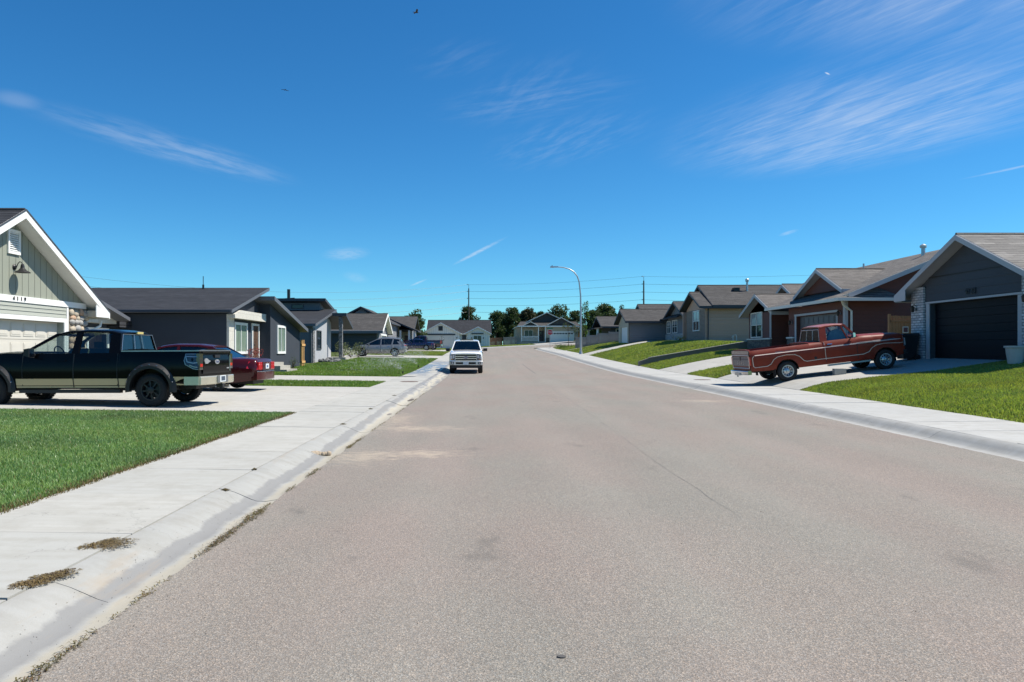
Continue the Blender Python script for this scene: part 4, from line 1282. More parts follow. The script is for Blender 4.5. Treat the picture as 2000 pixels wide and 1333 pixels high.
# ---------------- white pickup parked at the kerb, facing us
def white_pickup():
    L = 5.8
    c = Car('pickup_truck', 'white pickup parked at the left kerb facing the camera', 'pickup truck', (0, 0, 0), (0, 0, 0), L, .99,
            [(0, .5), (1.6, .42), (4.2, .42), (L, .5)],
            [(0, 1.34), (1.9, 1.35), (1.91, 1.31), (4.1, 1.31), (4.5, 1.30), (5.3, 1.24), (5.65, 1.19), (L, 1.12)],
            [(0, .97), (.15, 1), (5.0, 1), (5.5, .985), (5.7, .96), (L, .93)],
            [(0, .05), (.12, .015), (.4, 0), (.65, .0), (.85, .02), (1, .07)],
            (1.2, 4.88), .40, .27, .48, .83, M['paint_white'], doors=((1.95, 2.95), (2.96, 4.08)), decks=((.06, 1.88, .5), (1.95, 4.02, .5)), crown=.06)
    c.make_wheels(.25, 6, M['alloy'], tread=False)
    c.cab(1.32, .92, .72, (1.95, 4.20), [(2.02, 1.86), (2.3, 1.92), (2.8, 1.94), (3.2, 1.925), (3.48, 1.87)],
          [[(2.88, 1.28), (3.0, 1.28), (2.98, 1.88), (2.88, 1.88)]], glass=M['glass_dark'], rail=.06, c_w=.2, a_w=.06)
    c.interior((2.4, 3.25), .8, 1.62, 4.05)
    sr = MB(); sr.box(2.6, 3.3, -.4, .4, 1.965, 1.985); c.out(sr, 'sunroof', M['smoke_lens'])
    x = L
    g = MB(); g.box(x-.1, x+.02, -.60, .60, .78, 1.14); go = c.out(g, 'grille', M['black_plastic'])
    gb = MB()
    gb.box(x+.02, x+.045, -.62, .62, .985, 1.03); gb.box(x+.02, x+.045, -.62, .62, .87, .915); gb.box(x+.02, x+.04, -.60, .60, 1.12, 1.15); gb.box(x+.02, x+.04, -.6, .6, .76, .79)
    c.out(gb, 'grille_bar', M['chrome'], go)
    em = MB(); disc(em, (x+.03, 0, .95), .15, 'x', .45, .03); c.out(em, 'oval_emblem', M['emblem_blue'], go)
    text_mesh('emblem_lettering', 'Ford', .1, M['chrome'], go, (x+.062-L/2, 0, .95), (R(90), 0, R(90)), .002)
    for sg in (-1, 1):
        hl = MB(); hl.box(x-.16, x+.015, sg*.63, sg*.885, .80, 1.13)
        ho = c.out(hl, 'headlight', M['smoke_lens'])
        l2 = MB(); l2.box(x+.0, x+.02, sg*.66, sg*.76, .9, 1.08); l2.box(x+.0, x+.02, sg*.79, sg*.87, .86, 1.06); l2.box(x-.15, x+.018, sg*.875, sg*.888, .80, 1.12); c.out(l2, 'lamp_lens', M['clear_lens'], ho)
        am = MB(); am.box(x, x+.021, sg*.78, sg*.87, .82, .86); c.out(am, 'indicator', M['amber_lens'], ho)
    fb = MB(); rounded_bar(fb, x+.14, x-.05, .97, .50, .74, -.12); fbo = c.out(fb, 'front_bumper', m_plain('white_chrome', (.6, .6, .6), .25, .6))
    lo = MB(); lo.box(x+.10, x+.148, -.58, .58, .56, .68); c.out(lo, 'air_intake', M['black_plastic'], fbo)
    for sg in (-1, 1):
        fg = MB(); fg.box(x+.05, x+.125, sg*.70, sg*.86, .56, .69); f2 = c.out(fg, 'fog_lamp', M['black_plastic'], fbo)
        fl = MB(); disc(fl, (x+.12, sg*.78, .625), .045, 'x', 1, .012); c.out(fl, 'fog_lens', M['clear_lens'], f2)
    va = MB(); va.box(x-.3, x+.08, -.85, .85, .34, .5); c.out(va, 'valance', M['black_plastic'])
    p = MB(); p.box(x+.15, x+.165, -.16, .16, .53, .68); c.out(p, 'number_plate', M['plate'], fbo)
    c.mirrors(3.95, 1.36, M['black_plastic'], (.1, .24, .2), .14)
    wi = MB(); wi.tube([(4.16, .2, 1.33), (4.0, -.5, 1.42)], .012, 5); wi.tube([(4.16, -.3, 1.33), (4.0, .4, 1.42)], .012, 5); c.out(wi, 'wiper', M['black_plastic'])
    for sg in (-1, 1):
        tl = MB(); tl.box(-.02, .12, sg*.86, sg*.97, .9, 1.28); c.out(tl, 'tail_light', M['red_lens'])
    rb = MB(); rounded_bar(rb, -.14, .02, .95, .5, .7, .08); c.out(rb, 'rear_bumper', M['chrome'])
    h = MB()
    for xx in (2.1, 3.1): c.stripe(h, [(xx, 1.12), (xx+.24, 1.12)], .035, .03)
    c.out(h, 'door_handle', M['chrome'])
    yf = 43.0; X = -.95
    c.root.location = (X, yf+L/2, zr(yf+L/2, X)+.012)
    c.root.rotation_euler = (0, math.atan2(zr(yf+5)-zr(yf+1), 4.0), R(-90))
white_pickup()

def crossover():
    L = 5.15
    c = Car('crossover', 'grey crossover parked side-on behind the sprinkled lawn', 'car', (0, 0, 0), (0, 0, 0), L, .98,
            [(0, .42), (.9, .30), (4.2, .28), (L, .32)],
            [(0, 1.06), (.3, 1.12), (2.5, 1.06), (3.75, 1.04), (4.4, .98), (4.9, .84), (L, .70)],
            [(0, .86), (.2, .95), (.6, 1), (4.2, 1), (4.8, .93), (L, .78)],
            [(0, .07), (.15, .02), (.4, .0), (.6, .01), (.8, .03), (1, .08)],
            (1.05, 4.12), .37, .24, .43, .84, M['paint_grey'], doors=((1.35, 2.35), (2.36, 3.5)), decks=((.25, 3.6, .35),), crown=.04)
    c.make_wheels(.25, 5, M['alloy'], tread=False)
    c.cab(1.06, .90, .70, (.16, 3.92), [(.50, 1.64), (1.2, 1.71), (1.9, 1.73), (2.35, 1.70), (2.62, 1.64)],
          [[(2.28, 1.0), (2.38, 1.0), (2.34, 1.68), (2.26, 1.68)], [(1.25, 1.0), (1.38, 1.0), (1.22, 1.69), (1.10, 1.69)], [(.2, 1.0), (.5, 1.0), (.85, 1.4), (.45, 1.4)]], glass=M['glass_dark'], rail=.08, c_w=.2)
    c.interior((1.4, 2.4), .65, 1.4, 3.4)
    rr = MB()
    for sg in (-1, 1): rr.tube([(.7, sg*.62, 1.74), (.8, sg*.62, 1.80), (2.2, sg*.62, 1.80), (2.3, sg*.62, 1.76)], .018, 6)
    c.out(rr, 'roof_rail', M['steel'])
    for sg in (-1, 1):
        tl = MB(); c.patch(tl, [(.02, .98), (.42, 1.02), (.3, 1.12), (.06, 1.08)], .01, (sg,)); tl.box(-.015, .02, sg*.3, sg*.8, .98, 1.06); c.out(tl, 'tail_light', M['red_lens'])
        hl = MB(); c.patch(hl, [(L-.35, .82), (L-.04, .66), (L-.02, .72), (L-.3, .9)], .01, (sg,)); c.out(hl, 'headlight', M['clear_lens'])
    sp = MB(); sp.prism([(.22, 1.66), (.5, 1.70), (.5, 1.64)], 'y', -.62, .62); c.out(sp, 'spoiler', M['paint_grey'])
    bp = MB(); rounded_bar(bp, -.06, .1, .86, .4, .62, .08); bo = c.out(bp, 'rear_bumper', M['paint_grey'])
    p = MB(); p.box(-.07, -.05, -.16, .16, .72, .86); c.out(p, 'number_plate', M['plate'], bo)
    g = MB(); g.box(L-.05, L+.02, -.5, .5, .38, .62); c.out(g, 'grille', M['chrome'])
    cl = MB()
    for x in (1.05, 4.12): pass
    c.stripe(cl, [(1.55, .40), (3.6, .38)], .05, .008); c.out(cl, 'sill_trim', M['black_plastic'])
    h = MB()
    for x in (1.5, 2.5): c.stripe(h, [(x, .92), (x+.2, .92)], .03, .03)
    c.out(h, 'door_handle', M['chrome'])
    c.mirrors(3.4, 1.1, M['paint_grey'], (.1, .2, .16), .1)
    X, Y = -9.75, 70.2
    c.root.location = (X, Y, lot(X, Y)+.03); c.root.rotation_euler = (0, 0, R(182))
crossover()

def sedan(name, label, L, W, paint, loc, ang, H=1.45, wheels=(1.12, 4.0), style=10, glass=None, old=False):
    c = Car(name, label, 'car', (0, 0, 0), (0, 0, 0), L, W,
            [(0, .34), (.8, .24), (L-1.0, .22), (L, .28)],
            [(0, .80), (.08, .95), (.35, .985), (1.25, 1.0), (1.6, .98), (L-1.7, .95), (L-1.3, .92), (L-.4, .78), (L, .62)],
            [(0, .88), (.12, .95), (.6, 1), (L-.8, 1), (L-.3, .93), (L, .78)],
            [(0, .06), (.15, .02), (.45, 0), (.65, .0), (.85, .03), (1, .10)],
            wheels, .33, .22, .385, W-.14, paint, doors=((1.75, 2.6), (2.61, L-1.75)), decks=((1.15, L-1.75, .3),), crown=.05)
    c.make_wheels(.22, style, M['alloy'], tread=False)
    c.cab(.98, W-.11, W-.30, (.74, L-1.45), [(1.5, H-.07), (1.95, H-.01), (2.7, H), (3.0, H-.03), (3.2, H-.07)],
          [[(2.55, .94), (2.66, .94), (2.62, H-.05), (2.54, H-.05)]], glass=glass or M['glass_dark'], rail=.06, c_w=.22)
    c.interior((1.75, 2.65), .55, 1.2, L-1.8)
    for sg in (-1, 1):
        tl = MB(); c.patch(tl, [(.0, .66), (.34, .70), (.28, .92), (.06, .92)], .012, (sg,), thick=.06); tl.box(-.02, .03, sg*(W*.46), sg*(W*.86), .66, .9); c.out(tl, 'tail_light', M['red_lens'])
        hl = MB(); c.patch(hl, [(L-.3, .62), (L-.04, .55), (L-.02, .64), (L-.28, .76)], .012, (sg,)); c.out(hl, 'headlight', M['clear_lens'])
    bp = MB(); rounded_bar(bp, -.09, .1, W*.93, .33, .60, .10); bo = c.out(bp, 'rear_bumper', paint)
    ct = MB(); rounded_bar(ct, -.1, -.08, W*.93, .585, .61, .10); c.out(ct, 'bumper_trim', M['chrome'] if old else M['black_plastic'], bo)
    p = MB(); p.box(-.045, -.02, -.17, .17, .68, .84); po = c.out(p, 'number_plate', M['plate'])
    q = MB(); q.box(-.05, -.045, -.06, .08, .72, .79); c.out(q, 'plate_print', M['plate_blue'], po)
    fr = MB(); fr.box(-.03, -.0, -.42, .42, .65, .9); c.out(fr, 'trunk_panel', paint)
    h = MB()
    for x in (1.85, 2.7): c.stripe(h, [(x, .84), (x+.2, .84)], .03, .03)
    c.out(h, 'door_handle', M['chrome'] if old else paint)
    c.mirrors(L-1.75, .98, paint, (.1, .18, .14), .08)
    g = MB(); g.box(L-.05, L+.02, -.4, .4, .4, .6); c.out(g, 'grille', M['chrome'])
    c.root.location = (loc[0], loc[1], lot(*loc)+.024); c.root.rotation_euler = (0, 0, ang)
    return c
sedan('sedan', 'maroon sedan parked beside the black pickup, its trunk toward the street', 5.35, .97, M['paint_maroon'], (-9.75, 24.35), R(179), 1.46, (1.22, 4.2), 10, M['glass_dark'], old=True)
sedan('sedan', 'dark blue sedan parked behind the grey crossover', 4.65, .92, M['paint_blue'], (-8.55, 96.5), R(180), 1.44, (1.0, 3.7), 10, M['glass_dark'])

def dark_pickup():
    L = 5.7
    c = Car('pickup_truck', 'dark red pickup half hidden behind the dark blue sedan', 'pickup truck', (0, 0, 0), (0, 0, 0), L, .98,
            [(0, .5), (1.6, .42), (4.2, .42), (L, .5)],
            [(0, 1.28), (1.9, 1.28), (1.91, 1.25), (4.1, 1.25), (4.6, 1.22), (5.4, 1.14), (L, 1.02)],
            [(0, .97), (.2, 1), (5.2, 1), (L, .92)], [(0, .05), (.2, 0), (.8, .02), (1, .06)],
            (1.15, 4.75), .39, .26, .48, .83, M['paint_dark'], doors=((1.95, 2.9), (2.91, 4.0)), decks=((.06, 1.88, .5), (1.95, 4.0, .5)), crown=.05)
    c.make_wheels(.24, 6, M['alloy'], tread=False)
    c.cab(1.25, .9, .7, (1.95, 4.15), [(2.05, 1.78), (2.4, 1.84), (3.1, 1.83), (3.4, 1.76)], [[(2.86, 1.22), (3.0, 1.22), (2.98, 1.8), (2.87, 1.8)]], glass=M['glass_dark'], rail=.06, c_w=.22)
    c.interior((2.4, 3.25), .78, 1.56, 4.0)
    tg = MB(); tg.box(-.03, .02, -.75, .75, .72, 1.26); c.out(tg, 'tailgate', M['paint_dark'])
    for sg in (-1, 1):
        tl = MB(); tl.box(-.03, .2, sg*.80, sg*1.0, .84, 1.24); c.out(tl, 'tail_light', M['red_lens'])
    bp = MB(); rounded_bar(bp, -.2, .02, .97, .5, .72, .08); c.out(bp, 'rear_bumper', M['chrome'])
    X, Y = -8.25, 99.4
    c.root.location = (X, Y, lot(X, Y)+.024); c.root.rotation_euler = (0, 0, R(180))
dark_pickup()
# ------------------------------------------------------------------ houses
M['sage_batten'] = m_batten('sage_board_siding', (.265, .28, .225))
M['sage_lap'] = m_siding('sage_lap_siding', (.33, .345, .30), .2)
M['slate_stucco'] = m_stucco('slate_stucco', (.050, .058, .072))
M['grey_stucco'] = m_stucco('light_grey_stucco', (.40, .41, .43))
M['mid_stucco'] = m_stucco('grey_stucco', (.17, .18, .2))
M['cream_tile'] = m_brick('cream_cladding', (.62, .60, .53), (.58, .56, .49), (.42, .40, .35), .6, .45, .012)
M['shingle_dark'] = m_shingle('charcoal_shingles', (.040, .042, .048))
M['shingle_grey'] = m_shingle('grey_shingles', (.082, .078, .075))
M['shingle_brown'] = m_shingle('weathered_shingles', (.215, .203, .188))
M['shingle_mid'] = m_shingle('brown_grey_shingles', (.155, .143, .132))
M['maroon_lap'] = m_siding('maroon_lap_siding', (.135, .046, .032), .2)
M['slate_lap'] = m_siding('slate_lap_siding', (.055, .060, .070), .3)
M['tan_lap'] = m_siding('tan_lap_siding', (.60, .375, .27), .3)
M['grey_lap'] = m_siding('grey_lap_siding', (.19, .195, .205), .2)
M['beige_lap'] = m_siding('beige_lap_siding', (.50, .43, .31), .2)
M['white_batten'] = m_batten('white_board_siding', (.80, .78, .72), .4)
M['white_brick'] = m_brick('whitewashed_brick', (.74, .75, .76), (.36, .36, .38), (.20, .20, .21), .26, .10, .02)
M['red_brick'] = m_brick('dark_brick', (.20, .105, .07), (.07, .045, .038), (.30, .27, .23), .30, .11, .022)
M['ledge_stone'] = m_stone('ledge_stone', [(.12, .10, .085), (.20, .165, .13), (.27, .235, .19)], (.06, .055, .05), 3.2, 2.4)
M['pier_stone'] = m_stone('grey_stone', [(.2, .2, .2), (.36, .36, .36), (.12, .12, .13)], (.1, .1, .1), 4, 1.6)
M['white_stone'] = m_stone('pale_stone', [(.5, .5, .5), (.65, .65, .63), (.4, .4, .41)], (.3, .3, .3), 4, 1.6)
M['grey_trim_dark'] = m_plain('charcoal_trim', (.115, .12, .135), .5, var=.05)
M['soffit'] = m_plain('soffit', (.52, .49, .42), .7, var=.04)
M['garage_almond'] = m_plain('almond_garage_door', (.56, .53, .46), .5, var=.04)
M['garage_dark'] = m_plain('dark_garage_door', (.006, .007, .010), .55, var=.1, spec=.15)
M['garage_brown'] = m_plain('grey_garage_door', (.105, .098, .098), .5, var=.08)
M['door_brown'] = m_plain('brown_door', (.10, .058, .038), .5, var=.15)
M['iron'] = m_plain('black_iron', (.012, .012, .013), .45)
M['number'] = m_plain('house_number', (.05, .045, .04), .5)
M['rock'] = [m_plain('river_stone', c, .8, var=.2, scale=12) for c in ((.40, .34, .26), (.34, .33, .31), (.45, .37, .27), (.27, .27, .27), (.42, .28, .19))]

class House:
    def __init__(s, name, label, loc, cat='house', group=None):
        s.root = thing(name, label, cat, loc, group=group)
    def part(s, mb, name, mat, parent=None, smooth=30):
        if name in ('side_wall', 'gutter', 'soffit', 'stone_pier', 'fascia'):
            ps = split_apart(mb, .002)
            return [m.build(name, mat, parent or s.root, world=True, smooth=smooth) for m in ps][0]
        return mb.build(name, mat, parent or s.root, world=True, smooth=smooth)
    def gable_roof_x(s, x0, x1, yr, zrdg, ya, za, yb, zb, mat, t=.16, fascia=None, front=None, fw=.20, name='roof', gut=None):
        """ridge along X at (yr, zrdg); eaves (ya, za) near and (yb, zb) far; x0..x1; fascia boards at the front end"""
        mb = MB()
        xa, xb = sorted((x0, x1))
        mb.slab([(xa, ya, za), (xb, ya, za), (xb, yr, zrdg), (xa, yr, zrdg)], t, 0, 1)
        mb.slab([(xa, yr, zrdg), (xb, yr, zrdg), (xb, yb, zb), (xa, yb, zb)], t, 0, 1)
        mb.tube([(xa, yr, zrdg+.005), (xb, yr, zrdg+.005)], .05, 6, 0)
        r = s.part(mb, name, [mat, fascia or M['soffit']])
        if fascia:
            for xe in ([front] if front is not None else [x0]):
                fm = MB(); o = .035 if xe <= xa+.01 else -.035
                sgn = -1 if xe == xa else 1
                f0, f1 = xe+sgn*.003, xe+sgn*.038
                for (yy, zz) in ((ya, za), (yb, zb)):
                    fm.prism([(yr, zrdg-.02), (yy, zz-.02), (yy, zz-.02-fw), (yr, zrdg-.02-fw)], 'x', f0, f1)
                s.part(fm, 'fascia', fascia, r)
            em = MB()
            for (yy, zz, sg) in ((ya, za, -1), (yb, zb, 1)):
                em.box(xa+.01, xb-.01, yy+sg*.004, yy+sg*.03, zz-.02-fw, zz-.02)
            s.part(em, 'gutter', gut or fascia, r)
        return r
    def gable_roof_y(s, y0, y1, xr, zrdg, xa, za, xb, zb, mat, t=.16, fascia=None, fw=.18, name='roof'):
        mb = MB()
        mb.slab([(xa, y0, za), (xr, y0, zrdg), (xr, y1, zrdg), (xa, y1, za)], t, 0, 1)
        mb.slab([(xr, y0, zrdg), (xb, y0, zb), (xb, y1, zb), (xr, y1, zrdg)], t, 0, 1)
        r = s.part(mb, name, [mat, fascia or M['soffit']])
        if fascia:
            fm = MB()
            for (xx, zz) in ((xa, za), (xb, zb)):
                fm.prism([(xr, zrdg-.02), (xx, zz-.02), (xx, zz-.02-fw), (xr, zrdg-.02-fw)], 'y', y0-.038, y0-.003)
            s.part(fm, 'fascia', fascia, r)
        return r
    def mono(s, quad, mat, t=.2, edge=None, name='roof'):
        mb = MB(); mb.slab(quad, t, 0, 1)
        return s.part(mb, name, [mat, edge or M['dark_trim']])
    def window(s, axis, plane, out, u0, u1, z0, z1, frame, pane, nv=1, nh=1, fw=.08, sill=False, parent=None, blind=0):
        """frame proud of the wall with the glass set back inside it"""
        u0, u1 = min(u0, u1), max(u0, u1)
        def bx(mb, a0, a1, c0, c1, d0, d1):
            p0, p1 = plane+out*d0, plane+out*d1
            if axis == 'x': mb.box(p0, p1, a0, a1, c0, c1)
            else: mb.box(a0, a1, p0, p1, c0, c1)
        f = MB()
        bx(f, u0-fw, u1+fw, z1, z1+fw, -.01, .06); bx(f, u0-fw, u1+fw, z0-fw, z0, -.01, .06 + (.04 if sill else 0))
        bx(f, u0-fw, u0, z0, z1, -.01, .06); bx(f, u1, u1+fw, z0, z1, -.01, .06)
        for k in range(1, nv):
            u = u0+(u1-u0)*k/nv; bx(f, u-.025, u+.025, z0, z1, .014, .045)
        for k in range(1, nh):
            z = z0+(z1-z0)*k/nh; bx(f, u0, u1, z-.02, z+.02, .014, .04)
        fo = s.part(f, 'window', frame, parent)
        p = MB(); bx(p, u0+.001, u1-.001, z0+.001, z1-.001, .004, .016); s.part(p, 'pane', pane, fo, 0)
        if blind:
            b = MB(); bx(b, u0+.002, u1-.002, z1-(z1-z0)*blind, z1-.002, .0161, .019); s.part(b, 'blind', M['blind'], fo, 0)  # paler upper glass: partly blinds, partly a reflection painted as colour
        return fo
    def garage_door(s, axis, plane, out, u0, u1, z0, z1, mat, rows=4, cols=8, lights=None, raised=True):
        mb = MB()
        def bx(m, a0, a1, c0, c1, d0, d1, mi=0):
            p0, p1 = plane+out*d0, plane+out*d1
            if axis == 'x': m.box(p0, p1, a0, a1, c0, c1, mi)
            else: m.box(a0, a1, p0, p1, c0, c1, mi)
        u0, u1 = min(u0, u1), max(u0, u1)
        rh = (z1-z0)/rows; cw = (u1-u0)/cols
        for r in range(rows):
            bx(mb, u0, u1, z0+r*rh+.006, z0+(r+1)*rh-.006, -.05, .0)
            if raised:
                for c in range(cols):
                    a, b = u0+c*cw+.09*cw, u0+(c+1)*cw-.09*cw; cc, d = z0+r*rh+.17*rh, z0+(r+1)*rh-.17*rh
                    bx(mb, a, b, cc, d, -.002, .014)
                    bx(mb, a+.05, b-.05, cc+.05, d-.05, .012, .022)
        bx(mb, u0-.002, u1+.002, z0, z1, -.08, -.045)
        o = s.part(mb, 'garage_door', mat)
        if lights:
            for c in range(lights):
                w = (u1-u0)/lights
                lm = MB(); bx(lm, u0+c*w+.14*w, u0+(c+1)*w-.14*w, z1-rh*.72, z1-rh*.3, .016, .03)
                s.part(lm, 'door_light', M['pane'], o, 0)
        return o
    def wall_x(s, X, th, ya, yb, z0, profile, mat, hole=None, name='wall'):
        """wall in the plane X..X+th; profile: list of (Y,Z) along its top from ya to yb; hole=(y0,y1,ztop)"""
        mb = MB(); top = lambda y: float(np.interp(y, [p[0] for p in profile], [p[1] for p in profile]))
        if hole is None:
            mb.prism([(ya, z0), (yb, z0)]+profile[::-1], 'x', X, X+th)
        else:
            h0, h1, hz = hole
            L = [p for p in profile if ya < p[0] < h0]; Rr = [p for p in profile if h1 < p[0] < yb]; C = [p for p in profile if h0 < p[0] < h1]
            mb.prism([(ya, z0), (h0, z0), (h0, top(h0))]+L[::-1]+[(ya, top(ya))], 'x', X, X+th)
            mb.prism([(h1, z0), (yb, z0), (yb, top(yb))]+Rr[::-1]+[(h1, top(h1))], 'x', X, X+th)
            mb.prism([(h0, hz), (h1, hz), (h1, top(h1))]+C[::-1]+[(h0, top(h0))], 'x', X, X+th)
        return s.part(mb, name, mat)
    def boards(s, axis, plane, out, poly, lap, mat, name='lap_siding', th=.024):
        """overlapping boards over a convex outline (u, z); each stands proud at its lower edge"""
        z0 = min(p[1] for p in poly); z1 = max(p[1] for p in poly); mb = MB()
        def clip(pg, zc, above):
            o = []
            for i in range(len(pg)):
                a, b = pg[i], pg[(i+1) % len(pg)]
                ia, ib = (a[1] >= zc) == above or abs(a[1]-zc) < 1e-9, (b[1] >= zc) == above or abs(b[1]-zc) < 1e-9
                if ia: o.append(a)
                if ia != ib:
                    f = (zc-a[1])/(b[1]-a[1]); o.append((a[0]+(b[0]-a[0])*f, zc))
            return o
        z = z0
        while z < z1-.01:
            zt = min(z+lap, z1)
            pg = clip(clip(list(poly), z, True), zt, False)
            if len(pg) >= 3:
                n = len(pg)
                def P(p, d): return (plane+out*d, p[0], p[1]) if axis == 'x' else (p[0], plane+out*d, p[1])
                f = [P(p, th-(th-.006)*(p[1]-z)/lap) for p in pg]; b = [P(p, .001) for p in pg]
                mb.add(f+b, [tuple(range(n)), tuple(range(2*n-1, n-1, -1))]+[(i, i+n, (i+1) % n+n, (i+1) % n) for i in range(n)])
            z = zt
        return s.part(mb, name, mat, smooth=0)
    def sconce(s, axis, plane, out, u, z, mat=None):
        mb = MB(); mat = mat or M['iron']
        def P(a, d, zz): return (plane+out*d, a, zz) if axis == 'x' else (a, plane+out*d, zz)
        mb.tube([P(u, 0, z+.12), P(u, .1, z+.2), P(u, .16, z+.12)], .015, 6)
        mb.tube([P(u, .16, z-.12), P(u, .16, z-.1), P(u, .16, z+.08), P(u, .16, z+.14)], [.05, .06, .085, .02], 8)
        mb.tube([P(u, 0, z+.0), P(u, .02, z)], .06, 8)
        return s.part(mb, 'wall_lamp', mat)

# ---------------- sage green house, 4119
def house_sage():
    Xw = -13.45; Xf = -13.0; Yc = 21.1; y0, y1 = 17.05, 25.15; zp = 5.6; ye0, ye1 = 16.35, 25.85; ze = 2.93; zg = .2
    h = House('house', 'sage green gabled garage house numbered 4119 with river-stone pilaster', (Xw, Yc, zg))
    sl = (zp-ze)/(ye1-Yc); top = lambda y: zp-abs(y-Yc)*sl-.2
    # walls: lap siding below the white band, board and batten above
    h.wall_x(Xw, -.2, y0, y1, zg, [(y0, 3.0), (y1, 3.0)] if False else [(y0, min(3.0, top(y0))), (y0+.45, 3.0), (y1-.45, 3.0), (y1, min(3.0, top(y1)))], M['sage_lap'], hole=(18.96, 23.84, 2.5))
    yb0 = Yc-(zp-.2-3.0)/sl; yb1 = 2*Yc-yb0
    mb = MB(); mb.prism([(yb0, 3.0), (yb1, 3.0), (Yc, zp-.2)], 'x', Xw, Xw-.2); h.part(mb, 'gable_wall', M['sage_batten'])
    mb = MB(); mb.prism([(y0+.0, 3.0), (y1, 3.0), (y1-.02, 3.18), (y0+.02, 3.18)], 'x', Xw+.002, Xw+.04); h.part(mb, 'white_band', M['white'])
    mb = MB(); mb.box(Xw, Xw+.035, 18.84, 23.96, 2.5, 2.63); mb.box(Xw, Xw+.035, 18.84, 18.96, zg, 2.5); mb.box(Xw, Xw+.035, 23.84, 23.96, zg, 2.5)
    mb.box(Xw+.002, Xw+.03, 23.98, 24.08, zg, 2.98); mb.box(Xw-.2, Xw-.001, 18.9, 18.955, zg, 2.5); mb.box(Xw-.2, Xw-.001, 23.845, 23.9, zg, 2.5)
    h.part(mb, 'garage_trim', M['white'])
    h.garage_door('x', Xw-.2, 1, 18.96, 23.84, zg+.02, 2.5, M['garage_almond'])
    # side walls and back
    mb = MB(); mb.box(-27, Xw-.2, y1-.2, y1, zg, 3.0); mb.box(-27, Xw-.2, y0, y0+.2, zg, 3.0); mb.box(-27.2, -27, y0, y1, zg, 3.0)
    mb.prism([(yb0, 3.0), (yb1, 3.0), (Yc, zp-.2)], 'x', -27, -27.2)
    h.part(mb, 'side_wall', M['sage_lap'])
    r = h.gable_roof_x(-27.5, Xf, Yc, zp, ye0, ze, ye1, ze, M['shingle_dark'], .17, M['white'], front=Xf, fw=.22)
    # closed eave ends
    mb = MB()
    for (ya, yb) in ((y1, ye1-.02), (ye0+.02, y0)):
        mb.prism([(ya, 2.74), (yb, 2.74), (yb, 2.76 if ya == y1 else 2.95), (ya, 2.95 if ya == y1 else 2.76)], 'x', Xf-.01, -27.3)
    h.part(mb, 'soffit', M['soffit'])
    em = MB(); em.prism([(y1-.2, 2.73), (ye1, 2.73), (ye1, 2.78), (y1-.2, 3.14)], 'x', Xf+.004, Xf+.034)
    h.part(em, 'eave_return', M['white'])
    # roof drip edge
    mb = MB()
    for (yy, zz) in ((ye0, ze), (ye1, ze)):
        mb.prism([(Yc, zp+.02), (yy, zz+.02), (yy, zz-.025), (Yc, zp-.025)], 'x', Xf+.04, Xf+.055)
    h.part(mb, 'drip_edge', M['dark_trim'])
    # downspout
    mb = MB(); mb.tube([(Xf-.25, ye1-.05, 2.62), (Xf-.25, ye1-.1, 2.45), (Xw+.02, y1+.1, 2.2), (Xw+.02, y1+.06, zg)], .045, 8); h.part(mb, 'downspout', M['white'])
    # vent
    mb = MB(); mb.box(Xw, Xw+.05, 21.0, 21.56, 4.36, 4.44); mb.box(Xw, Xw+.05, 21.0, 21.56, 4.98, 5.06); mb.box(Xw, Xw+.05, 21.0, 21.07, 4.44, 4.98); mb.box(Xw, Xw+.05, 21.49, 21.56, 4.44, 4.98)
    for k in range(9):
        z = 4.45+k*.06; mb.hexa([(Xw+.005, 21.07, z+.045), (Xw+.005, 21.49, z+.045), (Xw+.01, 21.49, z+.055), (Xw+.01, 21.07, z+.055)], [(Xw+.045, 21.07, z), (Xw+.045, 21.49, z), (Xw+.05, 21.49, z+.01), (Xw+.05, 21.07, z+.01)])
    h.part(mb, 'gable_vent', M['white'])
    h.boards('x', Xw, 1, [(18.84, 2.64), (23.97, 2.64), (23.97, 2.99), (18.84, 2.99)], .12, M['sage_lap'])
    # gooseneck barn lamp
    mb = MB(); Y, Z = 21.33, 4.0
    mb.lathe([(.085, 0), (.085, .02), (.05, .05), (.02, .055)], (Xw, Y, Z), 'x', 16)
    mb.tube([(Xw+.03, Y, Z), (Xw+.08, Y, Z+.02), (Xw+.11, Y, Z+.1), (Xw+.16, Y, Z+.15), (Xw+.22, Y, Z+.13), (Xw+.24, Y, Z+.06), (Xw+.24, Y, Z-.02)], .013, 8)
    lo = h.part(mb, 'barn_lamp', M['iron'])
    sh = MB(); prof = [(.03, .06), (.05, .0), (.055, -.06), (.11, -.13), (.19, -.17), (.215, -.195), (.205, -.195), (.1, -.14), (.04, -.08)]
    sh.lathe(prof, (Xw+.24, Y, Z+.03), 'z', 24); h.part(sh, 'lamp_shade', M['iron'], lo)
    text_mesh('house_number', '4  1  1  9', .165, M['number'], h.root, (Xw+.05-Xw, 21.5-Yc, 3.09-zg), (R(90), 0, R(90)), .012)
    # river stones of the pilaster
    mb = MB(); mb.box(Xw-.15, Xw+.02, 24.1, 25.15, zg, 2.98); po = h.part(mb, 'stone_pilaster', m_plain('mortar', (.2, .17, .13), .95))
    rnd = random.Random(3); mbs = MB(); z = zg+.08
    mbs2 = MB()
    while z < 2.92:
        y = 24.15+rnd.uniform(-.05, .05); hh = rnd.uniform(.15, .22)
        while y < 25.1:
            w = rnd.uniform(.17, .30)
            mbs.ball((Xw+.03, y+w*.5, z+rnd.uniform(-.04, .04)), 1, .075, w*.62, hh*.62, 9, 6, mi=rnd.randrange(5), jit=.10); y += w*1.12
        z += hh*1.08
